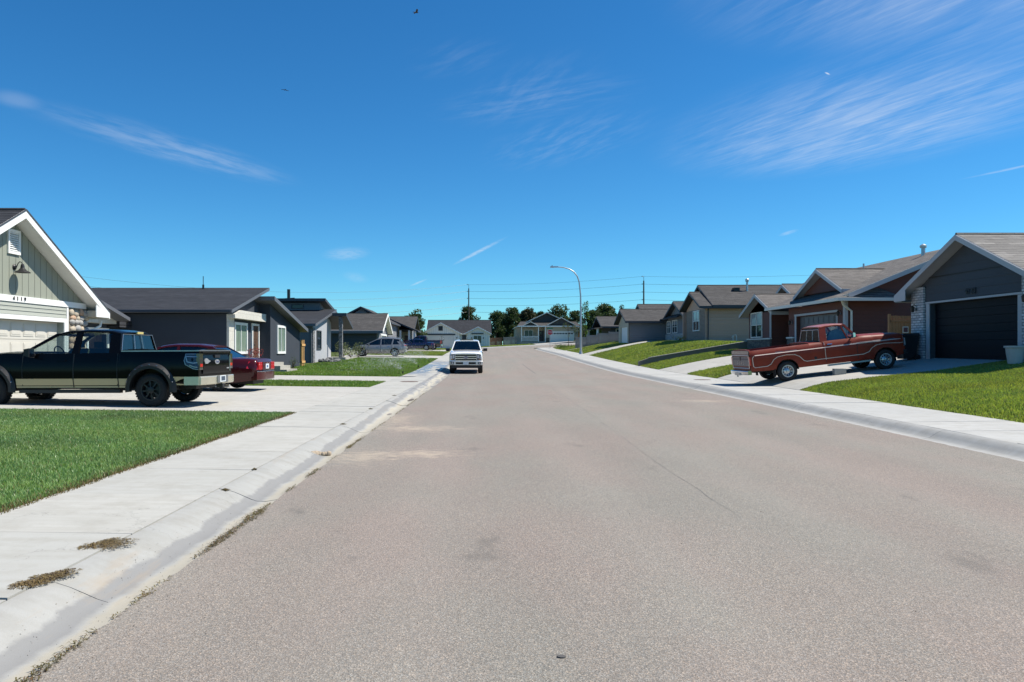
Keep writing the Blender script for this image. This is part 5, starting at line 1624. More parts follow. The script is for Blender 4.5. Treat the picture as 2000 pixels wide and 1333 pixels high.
    for k in range(90):
        mbs.ball((Xw-.02-rnd.uniform(0, .12), 25.15, rnd.uniform(zg+.1, 2.9)), 1, .07, .05, .06, 8, 5, mi=rnd.randrange(5), jit=.1)
    h.part(mbs, 'river_stone_facing', M['rock'], po, 60)
house_sage()

# ---------------- dark stucco house
def house_slate():
    h = House('house', 'dark slate stucco house with cream window canopy and steps to a brown door', (-12.4, 41, .3))
    Xa = -12.4; mS = M['slate_stucco']; z0 = .1
    # near block with a roof rising away from us
    mb = MB(); mb.prism([(36, z0), (41.2, z0), (41.2, 4.78), (36, 3.38)], 'x', Xa, -27); h.part(mb, 'wall', mS)
    r = h.mono([(-12.0, 35.6, 3.56), (-27.4, 35.6, 3.56), (-27.4, 41.9, 5.14), (-12.0, 41.9, 5.14)], M['shingle_dark'], .16, M['grey_trim_dark'])
    mb = MB(); mb.box(-27.3, -12.02, 35.5, 35.596, 3.43, 3.53); h.part(mb, 'gutter', M['dark_trim'], r)
    mb = MB(); mb.tube([(-15.6, 41.5, 5.0), (-15.6, 41.5, 5.28)], .06, 8); mb.tube([(-15.6, 41.5, 5.28), (-15.6, 41.5, 5.75)], .02, 6); h.part(mb, 'roof_pipe', M['black_metal'], r)
    # far block, nearer the street, roof falling away
    mb = MB(); mb.prism([(41.2, z0), (47.8, z0), (47.8, 2.86), (41.2, 4.2)], 'x', -11.76, -27); h.part(mb, 'wall', mS)
    r2 = h.mono([(-11.3, 40.4, 4.55), (-27.4, 40.4, 4.55), (-27.4, 48.2, 3.0), (-11.3, 48.2, 3.0)], M['shingle_dark'], .22, M['grey_trim_dark'])
    mb = MB(); mb.box(-27, -11.32, 48.2, 48.3, 2.8, 2.95); h.part(mb, 'gutter', M['grey_trim_dark'], r2)
    mb = MB()
    for yy in (42.5, 46.0): disc(mb, (-11.55, yy, 4.55-.22-(yy-40.4)*.199-.02), .07, 'z' if False else 'x', 1, .01)
    # cream frame and canopy
    mb = MB(); mb.box(Xa+.002, Xa+.12, 36.0, 36.75, z0, 3.18); h.part(mb, 'cream_pier', M['cream_tile'])
    mb = MB(); mb.prism([(35.98, 3.18), (41.15, 3.18), (41.15, 3.6), (36.9, 3.6), (35.98, 3.36)], 'x', Xa+.002, Xa+.42); h.part(mb, 'canopy', M['cream_tile'])
    h.window('x', Xa, 1, 37.2, 38.95, 1.55, 2.9, M['white'], M['pane_green'], 2, 1, .13)
    h.window('x', -11.76, 1, 42.6, 44.1, 1.55, 2.92, M['white'], M['pane_green'], 2, 1, .14)
    fr = MB(); fr.box(Xa, Xa+.07, 39.82, 39.96, .95, 3.06); fr.box(Xa, Xa+.07, 40.96, 41.1, .95, 3.06); fr.box(Xa, Xa+.07, 39.96, 40.96, 2.94, 3.06)
    fo = h.part(fr, 'door_frame', M['white'])
    d = MB(); d.box(Xa+.002, Xa+.03, 39.96, 40.96, .98, 2.94)
    for (a, b) in ((1.1, 1.5), (1.6, 2.1), (2.2, 2.8)):
        for (u, v) in ((40.06, 40.42), (40.5, 40.86)): d.box(Xa+.03, Xa+.042, u, v, a, b)
    do = h.part(d, 'door', M['door_brown'], fo)
    k = MB(); k.ball((Xa+.09, 40.08, 1.9), .045); k.box(Xa+.03, Xa+.06, 40.04, 40.12, 1.75, 2.05); h.part(k, 'handle', M['black_metal'], do)
    st = MB(); st.box(Xa, Xa+1.3, 39.5, 41.5, z0, .96); st.box(Xa+1.3, Xa+1.65, 39.5, 41.6, z0, .78); st.box(Xa+1.65, Xa+2.0, 39.5, 41.7, z0, .58)
    h.part(st, 'steps', M['old_concrete'])
    # garage wing set back beside the driveway
    Xg = -17.6
    h.wall_x(Xg, -.2, 29.3, 35.99, z0, [(29.3, 4.1), (35.99, 2.66)], mS, hole=(30.1, 34.75, 2.5))
    mb = MB(); mb.box(-27, Xg-.2, 29.3, 29.5, z0, 4.0); h.part(mb, 'side_wall', mS)
    h.mono([(-16.5, 28.9, 4.58), (-27.4, 28.9, 4.58), (-27.4, 34.8, 3.13), (-16.5, 34.8, 3.13)], M['shingle_dark'], .16, M['grey_trim_dark'])
    mb = MB(); mb.box(-27, -17.0, 34.8, 35.99, 2.7, 3.0); h.part(mb, 'link_roof', M['shingle_dark'])
    mb = MB(); mb.box(Xg+.002, Xg+.45, 29.6, 35.7, 2.84, 3.2); h.part(mb, 'canopy', M['cream_tile'])
    fr = MB(); fr.box(Xg, Xg+.06, 29.95, 34.9, 2.5, 2.64); fr.box(Xg, Xg+.06, 34.75, 34.9, z0, 2.5); fr.box(Xg, Xg+.06, 29.95, 30.1, z0, 2.5); h.part(fr, 'garage_trim', M['white'])
    h.garage_door('x', Xg-.2, 1, 30.1, 34.75, z0+.1, 2.5, M['door_brown'])
    h.sconce('x', Xg+.45, 1, 35.5, 3.0)
house_slate()

# ---------------- light grey stucco house with stone piers
def house_pale():
    h = House('house', 'light grey stucco house with stone piers and a dark covered porch', (-12.5, 57, .7))
    Xa = -12.5; z0 = .5
    mb = MB(); mb.prism([(54.4, z0), (61.3, z0), (61.3, 4.70), (54.4, 3.38)], 'x', Xa, -27)
    h.part(mb, 'wall', [M['grey_stucco']])
    mb = MB(); mb.box(-27, Xa-.001, 54.3, 54.396, z0, 3.36); h.part(mb, 'side_wall', M['mid_stucco'])  # shade of this side painted as a darker stucco sheet over the light wall
    r = h.mono([(-12.1, 54.0, 3.56), (-27.4, 54.0, 3.56), (-27.4, 61.7, 5.02), (-12.1, 61.7, 5.02)], M['shingle_dark'], .2, M['grey_trim_dark'])
    mb = MB(); mb.box(-27, -12.12, 53.9, 53.998, 3.36, 3.54); h.part(mb, 'gutter', M['grey_trim_dark'], r)
    mb = MB(); mb.tube([(-12.35, 53.97, 3.4), (-12.5, 54.2, 3.1), (-12.5, 54.25, z0)], .06, 8); h.part(mb, 'downspout', M['grey_trim_dark'])
    mb = MB(); mb.box(Xa+.002, Xa+.10, 54.4, 55.05, z0, 3.3); h.part(mb, 'stone_pier', M['pier_stone'])
    h.window('x', Xa, 1, 56.0, 57.4, 1.75, 3.05, M['dark_trim'], M['pane'], 1, 1, .08)
    # clerestory
    mb = MB(); mb.prism([(61.3, 4.6), (66.5, 4.6), (66.5, 4.7), (61.3, 5.58)], 'x', -13.4, -27); h.part(mb, 'clerestory_wall', M['mid_stucco'])
    r2 = h.mono([(-12.8, 60.6, 5.86), (-27.4, 60.6, 5.86), (-27.4, 67, 4.7), (-12.8, 67, 4.7)], M['shingle_dark'], .22, M['dark_trim'])
    h.window('y', 61.3, -1, -15.7, -14.8, 5.12, 5.36, M['dark_trim'], M['pane'], 1, 1, .05)
    mb = MB(); mb.tube([(-16.3, 62.5, 5.5), (-16.3, 62.5, 6.75)], .13, 10); mb.tube([(-16.9, 62.5, 5.95), (-15.8, 62.5, 6.02)], .035, 6); h.part(mb, 'flue_pipe', M['black_metal'], r2)
    # porch
    mb = MB(); mb.prism([(61.3, z0), (66.2, z0), (66.2, 3.2), (62.9, 3.3), (61.3, 3.85)], 'x', Xa-1.2, -27); h.part(mb, 'wall', M['slate_stucco'])
    h.mono([(-10.95, 59.8, 4.62), (-14.5, 59.8, 4.62), (-14.5, 62.9, 3.62), (-10.95, 62.9, 3.62)], M['shingle_dark'], .24, M['dark_trim'])
    mb = MB(); mb.box(-11.6, -11.32, 60.0, 60.3, .9, 4.3); h.part(mb, 'stone_pier', M['pier_stone'])
    mb = MB(); mb.box(-13.6, -11.0, 59.7, 65.5, .5, 1.05); mb.box(-11.0, -10.65, 60.4, 63, .5, .88); mb.box(-10.65, -10.3, 60.4, 63, .5, .72); h.part(mb, 'porch_slab', M['old_concrete'])
house_pale()

def house_grey():
    h = House('house', 'grey house with white gable trim and white garage door behind the crossover', (-11.5, 86, 1.2))
    Xa = -11.5; z0 = 1.0
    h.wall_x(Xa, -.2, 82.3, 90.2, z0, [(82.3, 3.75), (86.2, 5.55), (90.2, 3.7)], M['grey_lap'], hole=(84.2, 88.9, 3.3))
    mb = MB(); mb.box(-24, Xa-.2, 82.3, 82.5, z0, 3.8); mb.box(-24, Xa-.2, 90, 90.2, z0, 3.7); h.part(mb, 'side_wall', M['slate_lap'])  # shade on this side put into siding darker than the front's
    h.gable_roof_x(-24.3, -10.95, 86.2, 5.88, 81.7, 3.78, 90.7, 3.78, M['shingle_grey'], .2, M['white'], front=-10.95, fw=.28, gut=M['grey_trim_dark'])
    mb = MB(); mb.prism([(83.5, 4.3), (88.9, 4.3), (86.2, 5.55)], 'x', Xa+.002, Xa+.05); h.part(mb, 'gable_cladding', M['white_batten'])
    fr = MB(); fr.box(Xa, Xa+.06, 84.0, 89.1, 3.3, 3.5); fr.box(Xa, Xa+.06, 84.0, 84.2, z0, 3.3); fr.box(Xa, Xa+.06, 88.9, 89.1, z0, 3.3); h.part(fr, 'garage_trim', M['white'])
    h.garage_door('x', Xa-.15, 1, 84.2, 88.9, z0+.1, 3.3, M['white'])
    # cross gable behind
    mb = MB(); mb.prism([(-16.7, 5.3), (-12.8, 5.3), (-14.75, 6.75)], 'y', 90.3, 90.5); h.part(mb, 'gable_wall', M['grey_lap'])
    h.gable_roof_y(89.9, 100, -14.75, 6.95, -18.5, 5.0, -11.0, 5.0, M['shingle_grey'], .16, M['dark_trim'])
    mb = MB(); mb.box(-18, -11.5, 90.6, 99.5, z0, 5.0); h.part(mb, 'rear_wall', M['grey_lap'])
house_grey()

def house_columns():
    h = House('house', 'grey gabled house with white porch columns at the far left', (-11, 104, 1.5))
    z0 = 1.3
    mb = MB(); mb.box(-22, -10, 104.5, 112.5, z0, 4.6); h.part(mb, 'wall', M['grey_lap'])
    h.gable_roof_x(-22.4, -9.5, 108.5, 6.55, 103.8, 4.55, 113.2, 4.55, M['shingle_grey'], .16, M['dark_trim'], front=-9.5)
    mb = MB(); mb.prism([(-18.5, z0), (-11.6, z0), (-11.6, 5.2), (-14.0, 6.3), (-18.5, 4.4)], 'y', 101.6, 104.4); h.part(mb, 'wing_wall', M['grey_lap'])
    h.gable_roof_y(101.0, 106, -14.0, 6.55, -19, 4.3, -8.7, 4.28, M['shingle_grey'], .18, M['dark_trim'])
    for x in (-11.2, -10.0, -9.3):
        mb = MB(); mb.box(x-.13, x+.13, 101.4, 101.66, z0+.2, 4.35); h.part(mb, 'porch_column', M['white'])
    mb = MB(); mb.box(-11.6, -9.0, 101.2, 104.4, z0, 1.65); h.part(mb, 'porch_floor', M['old_concrete'])
    mb = MB(); mb.box(-11.5, -10.1, 104.3, 104.45, 1.65, 4.2); h.part(mb, 'porch_wall', M['beige_lap'])
    mb = MB(); mb.box(-10.9, -10.2, 104.26, 104.32, 1.65, 3.7); h.part(mb, 'door', M['door_brown'])
house_columns()

# ---------------- 4120, slate gable with whitewashed brick piers
def house_brick():
    Xw = 17.5; Xf = 17.0; Yc = 26.65; y0, y1 = 23.2, 30.1; zp = 5.78; ye0, ye1 = 22.7, 30.6; zg = 1.2
    ze = 3.86; sl = (zp-ze)/(ye1-Yc)
    h = House('house', 'dark slate gabled house numbered 4120 with whitewashed brick piers', (Xw, Yc, zg))
    top = lambda y: zp-abs(y-Yc)*sl-.18
    h.wall_x(Xw, .2, y0, y1, zg-.3, [(y0, top(y0)), (Yc, top(Yc)), (y1, top(y1))], M['slate_lap'], hole=(24.25, 29.0, 3.42))
    mb = MB(); mb.box(Xw-.03, Xw-.001, 23.9, 29.36, 4.42, 4.46); h.part(mb, 'frieze_line', M['black_plastic'])
    h.boards('x', Xw, -1, [(23.95, 3.53), (29.3, 3.53), (29.3, 4.415), (23.95, 4.415)], .3, M['slate_lap'])
    h.boards('x', Xw, -1, [(24.3, 4.465), (29.0, 4.465), (26.65, 5.55)], .3, M['slate_lap'])
    mb = MB(); mb.box(Xw+.2, 30, y1-.2, y1, zg-.3, 4.0); mb.box(Xw+.2, 30, y0, y0+.2, zg-.3, 4.0); h.part(mb, 'side_wall', M['slate_lap'])
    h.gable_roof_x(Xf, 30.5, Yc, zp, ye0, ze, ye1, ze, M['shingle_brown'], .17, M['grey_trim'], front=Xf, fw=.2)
    mb = MB()
    for (ya, yb) in ((y1, ye1), (ye0, y0)): mb.box(Xf+.0, 30, ya+.01, yb-.01, ze-.3, ze-.24)
    h.part(mb, 'soffit', M['grey_trim_dark'])
    mb = MB(); mb.prism([(y1-.3, 3.6), (ye1, 3.6), (ye1, 3.74), (y1-.3, 4.2)], 'x', Xf-.036, Xf-.006); h.part(mb, 'eave_return', M['grey_trim'])
    mb = MB(); mb.box(Xw-.03, Xw+.2, 29.02, 29.24, zg-.3, 3.42); mb.box(Xw-.03, Xw+.2, 24.02, 24.23, zg-.3, 3.42); mb.box(Xw-.045, Xw+.1, 24.0, 29.26, 3.43, 3.50)
    h.part(mb, 'garage_trim', M['grey_trim'])
    h.garage_door('x', Xw+.2, -1, 24.25, 29.0, zg-.1, 3.42, M['garage_dark'], rows=8, raised=False)
    for (a, b, n) in ((29.3, 30.12, 'a'), (23.18, 23.95, 'b')):
        mb = MB(); mb.box(Xw-.10, Xw-.002, a, b, zg-.3, 4.05); o = h.part(mb, 'brick_pier', M['white_brick'])
        mb = MB(); mb.box(Xw-.13, Xw-.05, a-.03, b+.03, 4.05, 4.1); h.part(mb, 'pier_cap', M['grey_trim'], o)
        h.sconce('x', Xw-.1, -1, (a+b)/2+.05, 3.25)
    text_mesh('house_number', '4120', .30, M['iron'], h.root, (-.055, 26.55-Yc, 3.72-zg), (R(90), 0, R(-90)), .012)
    mb = MB(); mb.tube([(20.0, 29.5, 4.0), (20.0, 29.5, 6.0)], .09, 8)
house_brick()

# ---------------- maroon house
def house_maroon():
    h = House('house', 'maroon sided house with white-trimmed gables and a grey garage door', (18, 42, 1.4))
    Xw = 18.0; zg = 1.15; mm = M['maroon_lap']
    # garage front
    h.wall_x(Xw, .2, 36.8, 43.6, zg, [(36.8, 4.05), (43.6, 4.05)], mm, hole=(37.7, 42.5, 3.52))
    mb = MB(); mb.box(Xw-.03, Xw+.2, 42.52, 42.72, zg, 3.55); mb.box(Xw-.02, Xw+.2, 37.6, 37.7, zg, 3.55); mb.box(Xw-.045, Xw+.1, 37.55, 42.75, 3.55, 3.66); h.part(mb, 'garage_trim', M['grey_trim'])
    h.garage_door('x', Xw+.2, -1, 37.7, 42.5, zg+.1, 3.52, M['garage_brown'])
    mb = MB(); mb.box(Xw+.2, 30, 36.8, 37.0, zg, 4.1)
    mb.prism([(18.4, 4.1), (29.8, 4.1), (29.8, 4.3), (24, 6.55), (18.4, 4.3)], 'y', 36.8, 37.0); h.part(mb, 'side_wall', mm)
    mb = MB(); mb.box(Xw-.04, Xw+.1, 36.74, 36.98, zg, 4.05); h.part(mb, 'corner_board', M['grey_trim'])
    mb = MB(); mb.tube([(17.6, 36.35, 4.05), (17.75, 36.5, 3.85), (18.25, 36.7, 3.55), (18.25, 36.7, zg)], .055, 8); h.part(mb, 'downspout', M['offwhite'])
    # main roof, ridge along the street
    zr_ = 6.9; xr = 24.0
    mb = MB()
    mb.slab([(17.4, 36.3, 4.2), (xr, 36.3, zr_), (xr, 45.6, zr_), (17.4, 45.6, 4.2)], .16, 0, 1)
    mb.slab([(20.4, 45.6, 5.427), (xr, 45.6, zr_), (xr, 52.5, zr_), (20.4, 52.5, 5.427)], .16, 0, 1)
    mb.slab([(xr, 36.3, zr_), (30.6, 36.3, 4.2), (30.6, 52.5, 4.2), (xr, 52.5, zr_)], .16, 0, 1)
    r = h.part(mb, 'roof', [M['shingle_mid'], M['soffit']])
    fm = MB(); fm.prism([(xr, zr_-.02), (17.9, 4.38), (17.9, 4.16), (xr, zr_-.24)], 'y', 36.26, 36.297); fm.prism([(xr, zr_-.02), (30.6, 4.18), (30.6, 3.96), (xr, zr_-.24)], 'y', 36.26, 36.297); h.part(fm, 'fascia', M['grey_trim'], r)
    g = MB(); g.box(17.28, 17.4, 36.2, 45.5, 4.02, 4.17); h.part(g, 'gutter', M['offwhite'], r)
    g = MB(); g.box(17.28, 20.6, 36.05, 36.2, 4.02, 4.17); h.part(g, 'gutter', M['offwhite'], r)
    pn = MB(); pn.add([(17.35, 36.2, 4.18), (20.6, 36.2, 4.18), (19.6, 36.8, 4.72), (18.0, 36.8, 4.46)], [(0, 1, 2, 3)]); pn.add([(17.35, 36.2, 4.17), (20.6, 36.2, 4.17), (20.6, 36.8, 4.1), (17.35, 36.8, 4.1)], [(3, 2, 1, 0)]); h.part(pn, 'pent_roof', M['shingle_mid'], r)
    # big dormer gable over the garage
    def gable(xf, yc, hw, z1, z0, xback, wall, fas=M['grey_trim'], proud=.4):
        mb = MB(); mb.prism([(yc-hw+.3, z0+.05), (yc+hw-.3, z0+.05), (yc, z1-.3)], 'x', xf+proud, xf+proud+.2); h.part(mb, 'gable_wall', wall)
        h.gable_roof_x(xf, xback, yc, z1, yc-hw, z0, yc+hw, z0, M['shingle_mid'], .14, fas, front=xf, fw=.2)
    gable(18.2, 40.5, 2.95, 6.05, 4.72, 23.2, mm)
    gable(19.9, 49.3, 2.1, 6.0, 4.95, 24.5, mm)
    # window bay at the far end
    gable(17.5, 47.7, 2.85, 5.22, 3.98, 22.5, mm, proud=.5)
    mb = MB(); mb.prism([(46.2, zg), (50.1, zg), (50.1, 4.2), (47.9, 5.0), (46.2, 4.2)], 'x', Xw, Xw+2.5); h.part(mb, 'bay_wall', mm)
    h.window('x', Xw, -1, 47.75, 49.6, 2.5, 4.02, M['offwhite'], M['pane'], 2, 2, .07, blind=.5)
    mb = MB(); mb.box(Xw-.06, Xw+.0, 46.18, 46.36, 2.4, 4.1); h.part(mb, 'corner_board', M['grey_trim'])
    mb = MB(); mb.box(Xw+1.5, Xw+1.7, 43.6, 46.2, zg, 4.2); h.part(mb, 'entry_wall', mm)
    h.window('x', Xw+1.5, -1, 43.9, 44.7, 2.35, 4.0, M['offwhite'], M['pane'], 1, 2, .08)
    mb = MB(); mb.box(Xw-.10, Xw+.0, 46.18, 50.15, zg-.2, 2.3); o = h.part(mb, 'stone_wainscot', M['ledge_stone'])
    mb = MB(); mb.box(Xw-.14, Xw+.0, 46.14, 50.2, 2.3, 2.38); h.part(mb, 'wainscot_cap', M['offwhite'], o)
    mb = MB(); mb.box(Xw-.10, Xw+.0, 42.75, 43.62, zg-.2, 2.3); o = h.part(mb, 'stone_wainscot', M['ledge_stone'])
    mb = MB(); mb.box(Xw-.14, Xw+.0, 42.74, 43.66, 2.3, 2.38); h.part(mb, 'wainscot_cap', M['offwhite'], o)
    h.sconce('x', Xw, -1, 43.1, 3.2); h.sconce('x', Xw, -1, 37.25, 3.45)
    mb = MB(); mb.tube([(23.4, 39.4, 6.5), (23.4, 39.4, 7.1)], .1, 8); mb.lathe([(.16, .0), (.17, .12), (.05, .2)], (23.4, 39.4, 7.05), 'z', 10); h.part(mb, 'roof_vent', M['galv'], r)
    mb = MB(); mb.tube([(22.6, 44, 6.2), (22.6, 44, 6.75)], .05, 6); h.part(mb, 'roof_pipe', M['galv'], r)
house_maroon()

def house_tan():
    h = House('house', 'tan sided house with dark brick front and a roof flue', (18.5, 65, 2.2))
    zg = 1.7; Xw = 18.5
    mb = MB(); mb.box(Xw+.2, 33, 61.7, 61.9, zg, 5.25); mb.box(Xw+.2, 33, 69.1, 69.3, zg, 5.25); h.part(mb, 'side_wall', M['tan_lap'])
    h.boards('y', 61.7, -1, [(Xw+.0, 2.46), (32.9, 2.46), (32.9, 5.2), (Xw+.0, 5.2)], .28, M['tan_lap'], th=.035)
    mb = MB(); mb.box(Xw+.22, 33, 61.66, 61.699, zg, 2.45); h.part(mb, 'foundation', M['old_concrete'])
    h.wall_x(Xw, .2, 61.7, 67.2, zg, [(61.7, 5.1), (67.2, 5.1)], M['red_brick'], name='brick_wall')
    mb = MB(); mb.prism([(61.7, 5.1), (67.2, 5.1), (67.2, 5.2), (64.4, 6.4), (61.7, 5.2)], 'x', Xw, Xw+.2); h.part(mb, 'gable_wall', M['tan_lap'])
    mb = MB(); mb.box(Xw+1.2, Xw+1.4, 67.2, 69.3, zg, 5.3); mb.prism([(61.8, 5.3), (69.2, 5.3), (65.5, 7.05)], 'x', Xw+1.2, Xw+1.4); h.part(mb, 'wall', M['tan_lap'])
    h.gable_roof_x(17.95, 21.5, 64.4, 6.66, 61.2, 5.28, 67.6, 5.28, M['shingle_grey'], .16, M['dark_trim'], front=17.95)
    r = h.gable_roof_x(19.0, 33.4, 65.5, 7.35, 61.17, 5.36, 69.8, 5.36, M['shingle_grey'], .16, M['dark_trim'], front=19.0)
    h.window('x', Xw, -1, 63.3, 65.0, 3.35, 4.95, M['white'], M['pane'], 2, 2, .08, blind=.55)  # reflection in the upper glass is put into its colour
    mb = MB(); mb.tube([(18.75, 61.62, 5.2), (18.75, 61.62, zg)], .05, 8); h.part(mb, 'downspout', M['dark_trim'])
    mb = MB(); mb.tube([(22.9, 64.2, 6.6), (22.9, 64.2, 7.7)], .09, 8); mb.lathe([(.15, 0), (.16, .2), (.1, .26)], (22.9, 64.2, 7.55), 'z', 10); h.part(mb, 'flue_pipe', M['galv'], r)
    mb = MB(); mb.box(21.7, 22.2, 64.0, 64.5, 6.68, 7.02); h.part(mb, 'roof_vent', M['black_metal'], r)
    mb = MB(); mb.tube([(20.7, 61.3, 2.0), (20.7, 61.3, 2.85), (20.95, 61.3, 2.9), (21.0, 61.3, 2.8), (21.0, 61.3, 2.0)], .03, 6); mb.tube([(20.7, 61.3, 2.7), (20.7, 61.7, 2.7)], .025, 6); h.part(mb, 'gas_riser', M['white'])
house_tan()

def house_slategrey():
    h = House('house', 'blue-grey sided house with a white side garage door and pale stone wainscot', (16, 80, 2.4))
    zg = 2.0
    Xg = 15.8
    h.wall_x(Xg, .2, 80, 86, zg, [(80, 4.6), (83, 5.9), (86, 4.6)], M['beige_lap'], hole=(80.9, 84.8, 4.2))
    h.garage_door('x', Xg+.12, -1, 80.9, 84.8, zg+.2, 4.2, M['white'], raised=False)
    mb = MB(); mb.box(Xg+.2, 24, 80, 80.2, zg, 4.75); mb.box(Xg+.2, 24, 85.8, 86, zg, 4.7); h.part(mb, 'side_wall', M['grey_lap'])
    h.boards('y', 80, -1, [(Xg+.1, zg), (23.9, zg), (23.9, 4.7), (Xg+.1, 4.7)], .25, M['grey_lap'], th=.035)
    mb = MB(); mb.box(Xg-.03, Xg+.06, 79.95, 80.1, zg, 4.6); h.part(mb, 'corner_board', M['dark_trim'])
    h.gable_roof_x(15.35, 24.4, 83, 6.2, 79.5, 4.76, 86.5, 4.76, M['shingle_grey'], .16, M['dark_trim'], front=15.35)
    # front wing with two windows
    mb = MB(); mb.prism([(71.5, zg), (80, zg), (80, 5.0), (75.4, 6.25), (71.5, 5.0)], 'x', 19.8, 26); h.part(mb, 'wing_wall', M['grey_lap'])
    h.gable_roof_x(19.3, 27, 75.2, 6.55, 71.2, 4.95, 79.4, 4.95, M['shingle_grey'], .16, M['dark_trim'], front=19.3)
    pr = MB(); pr.slab([(19.1, 73.0, 4.95), (19.8, 73.0, 5.3), (19.8, 79.9, 5.3), (19.1, 79.9, 4.95)], .12); h.part(pr, 'pent_roof', M['shingle_grey'])
    for (a, b) in ((75.4, 77.2), (78.1, 79.4)): h.window('x', 19.8, -1, a, b, 3.45, 4.65, M['white'], M['pane'], 2, 2, .08, blind=.35)
    mb = MB(); mb.box(19.7, 19.798, 73, 79.9, zg, 3.3); h.part(mb, 'stone_wainscot', M['white_stone'])
    mb = MB(); mb.box(19.5, 28, 86.2, 94, zg, 5.3); h.part(mb, 'rear_wall', M['grey_lap'])
    h.gable_roof_x(18.8, 28.5, 90, 7.2, 85.6, 5.3, 94.4, 5.3, M['shingle_grey'], .16, M['dark_trim'], front=18.8)
    g = MB(); g.prism([(86.4, 5.3), (93.6, 5.3), (90, 6.95)], 'x', 19.3, 19.5); h.part(g, 'gable_wall', M['grey_lap'])
house_slategrey()

def house_corner():
    h = House('house', 'dark grey house with a white corner post behind the stepped grey fence', (16.3, 105.5, 3.0))
    zg = 2.4
    mb = MB(); mb.box(17.6, 25, 101.9, 109.5, zg, 4.9); h.part(mb, 'wall', M['slate_lap'])
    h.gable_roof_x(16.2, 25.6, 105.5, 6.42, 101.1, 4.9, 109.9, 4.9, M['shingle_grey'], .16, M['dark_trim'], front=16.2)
    mb = MB(); mb.prism([(101.8, 4.8), (109.2, 4.8), (105.5, 6.2)], 'x', 17.4, 17.6); h.part(mb, 'gable_wall', M['slate_lap'])
    pr = MB(); pr.slab([(15.2, 100.6, 4.66), (17.7, 101.6, 5.0), (17.7, 109.4, 5.0), (15.2, 110.4, 4.66)], .14); h.part(pr, 'porch_roof', M['shingle_grey'])
    for y in (101.2, 109.6):
        mb = MB(); mb.box(15.6, 15.85, y, y+.25, zg, 4.6); h.part(mb, 'porch_post', M['white'])
    h.window('y', 101.9, -1, 18.4, 19.1, 3.4, 4.5, M['white'], M['pane'], 1, 2, .08)
house_corner()

# ---------------- across the end of the street
def house_farmhouse():
    Y = 137.0
    h = House('house', 'white board-sided house with two gables and dark roof across the end of the street', (-5, Y, 2.1))
    zg = 1.7; W = M['white_batten']
    mb = MB(); mb.box(-11.0, 1.4, Y+.6, Y+10, zg, 4.9); h.part(mb, 'wall', W)
    h.gable_roof_x(-10.4, 1.7, Y+5.2, 7.42, Y+.2, 4.75, Y+10.5, 4.75, M['shingle_dark'], .16, W, front=-10.4)
    for (xc, hw, zp, ze, x0, x1, n) in ((-7.65, 3.75, 6.75, 4.78, -11.0, -4.2, 0), (-.8, 2.5, 6.0, 4.75, -2.75, 1.35, 1)):
        mb = MB(); mb.prism([(x0, zg), (x1, zg), (x1, ze+.05), (xc, zp-.22), (x0, ze+.05)], 'y', Y, Y+.6)
        h.part(mb, 'gable_wall', W)
        h.gable_roof_y(Y-.4, Y+4.5, xc, zp, xc-hw, ze, xc+hw, ze, M['shingle_dark'], .14, M['white'])
    h.garage_door('y', Y-.004, -1, -10.0, -5.2, 2.1, 4.4, M['offwhite'])
    mb = MB(); mb.box(-10.2, -5.0, Y-.09, Y-.003, 4.42, 4.68); h.part(mb, 'dark_lintel', M['dark_trim'])
    mb = MB(); mb.box(-8.1, -7.3, Y-.05, Y+.0, 5.25, 6.1); h.part(mb, 'gable_vent', M['black_metal'])
    mb = MB(); mb.box(-2.7, -1.9, Y-.6, Y-.55, 0, 0)
    d = MB(); d.box(-3.75, -3.0, Y+.55, Y+.595, 2.2, 4.5); h.part(d, 'door', M['dark_trim'])
    h.window('y', Y, -1, -1.6, -.2, 3.0, 4.3, M['white'], M['pane'], 2, 1, .08)
    mb = MB(); mb.box(-2.0, .2, Y-.2, Y-.003, 4.62, 4.82); h.part(mb, 'window_hood', M['dark_trim'])
    for u in (-10.5, -4.7, -1.95, .2): h.sconce('y', Y, -1, u, 3.9)
house_farmhouse()

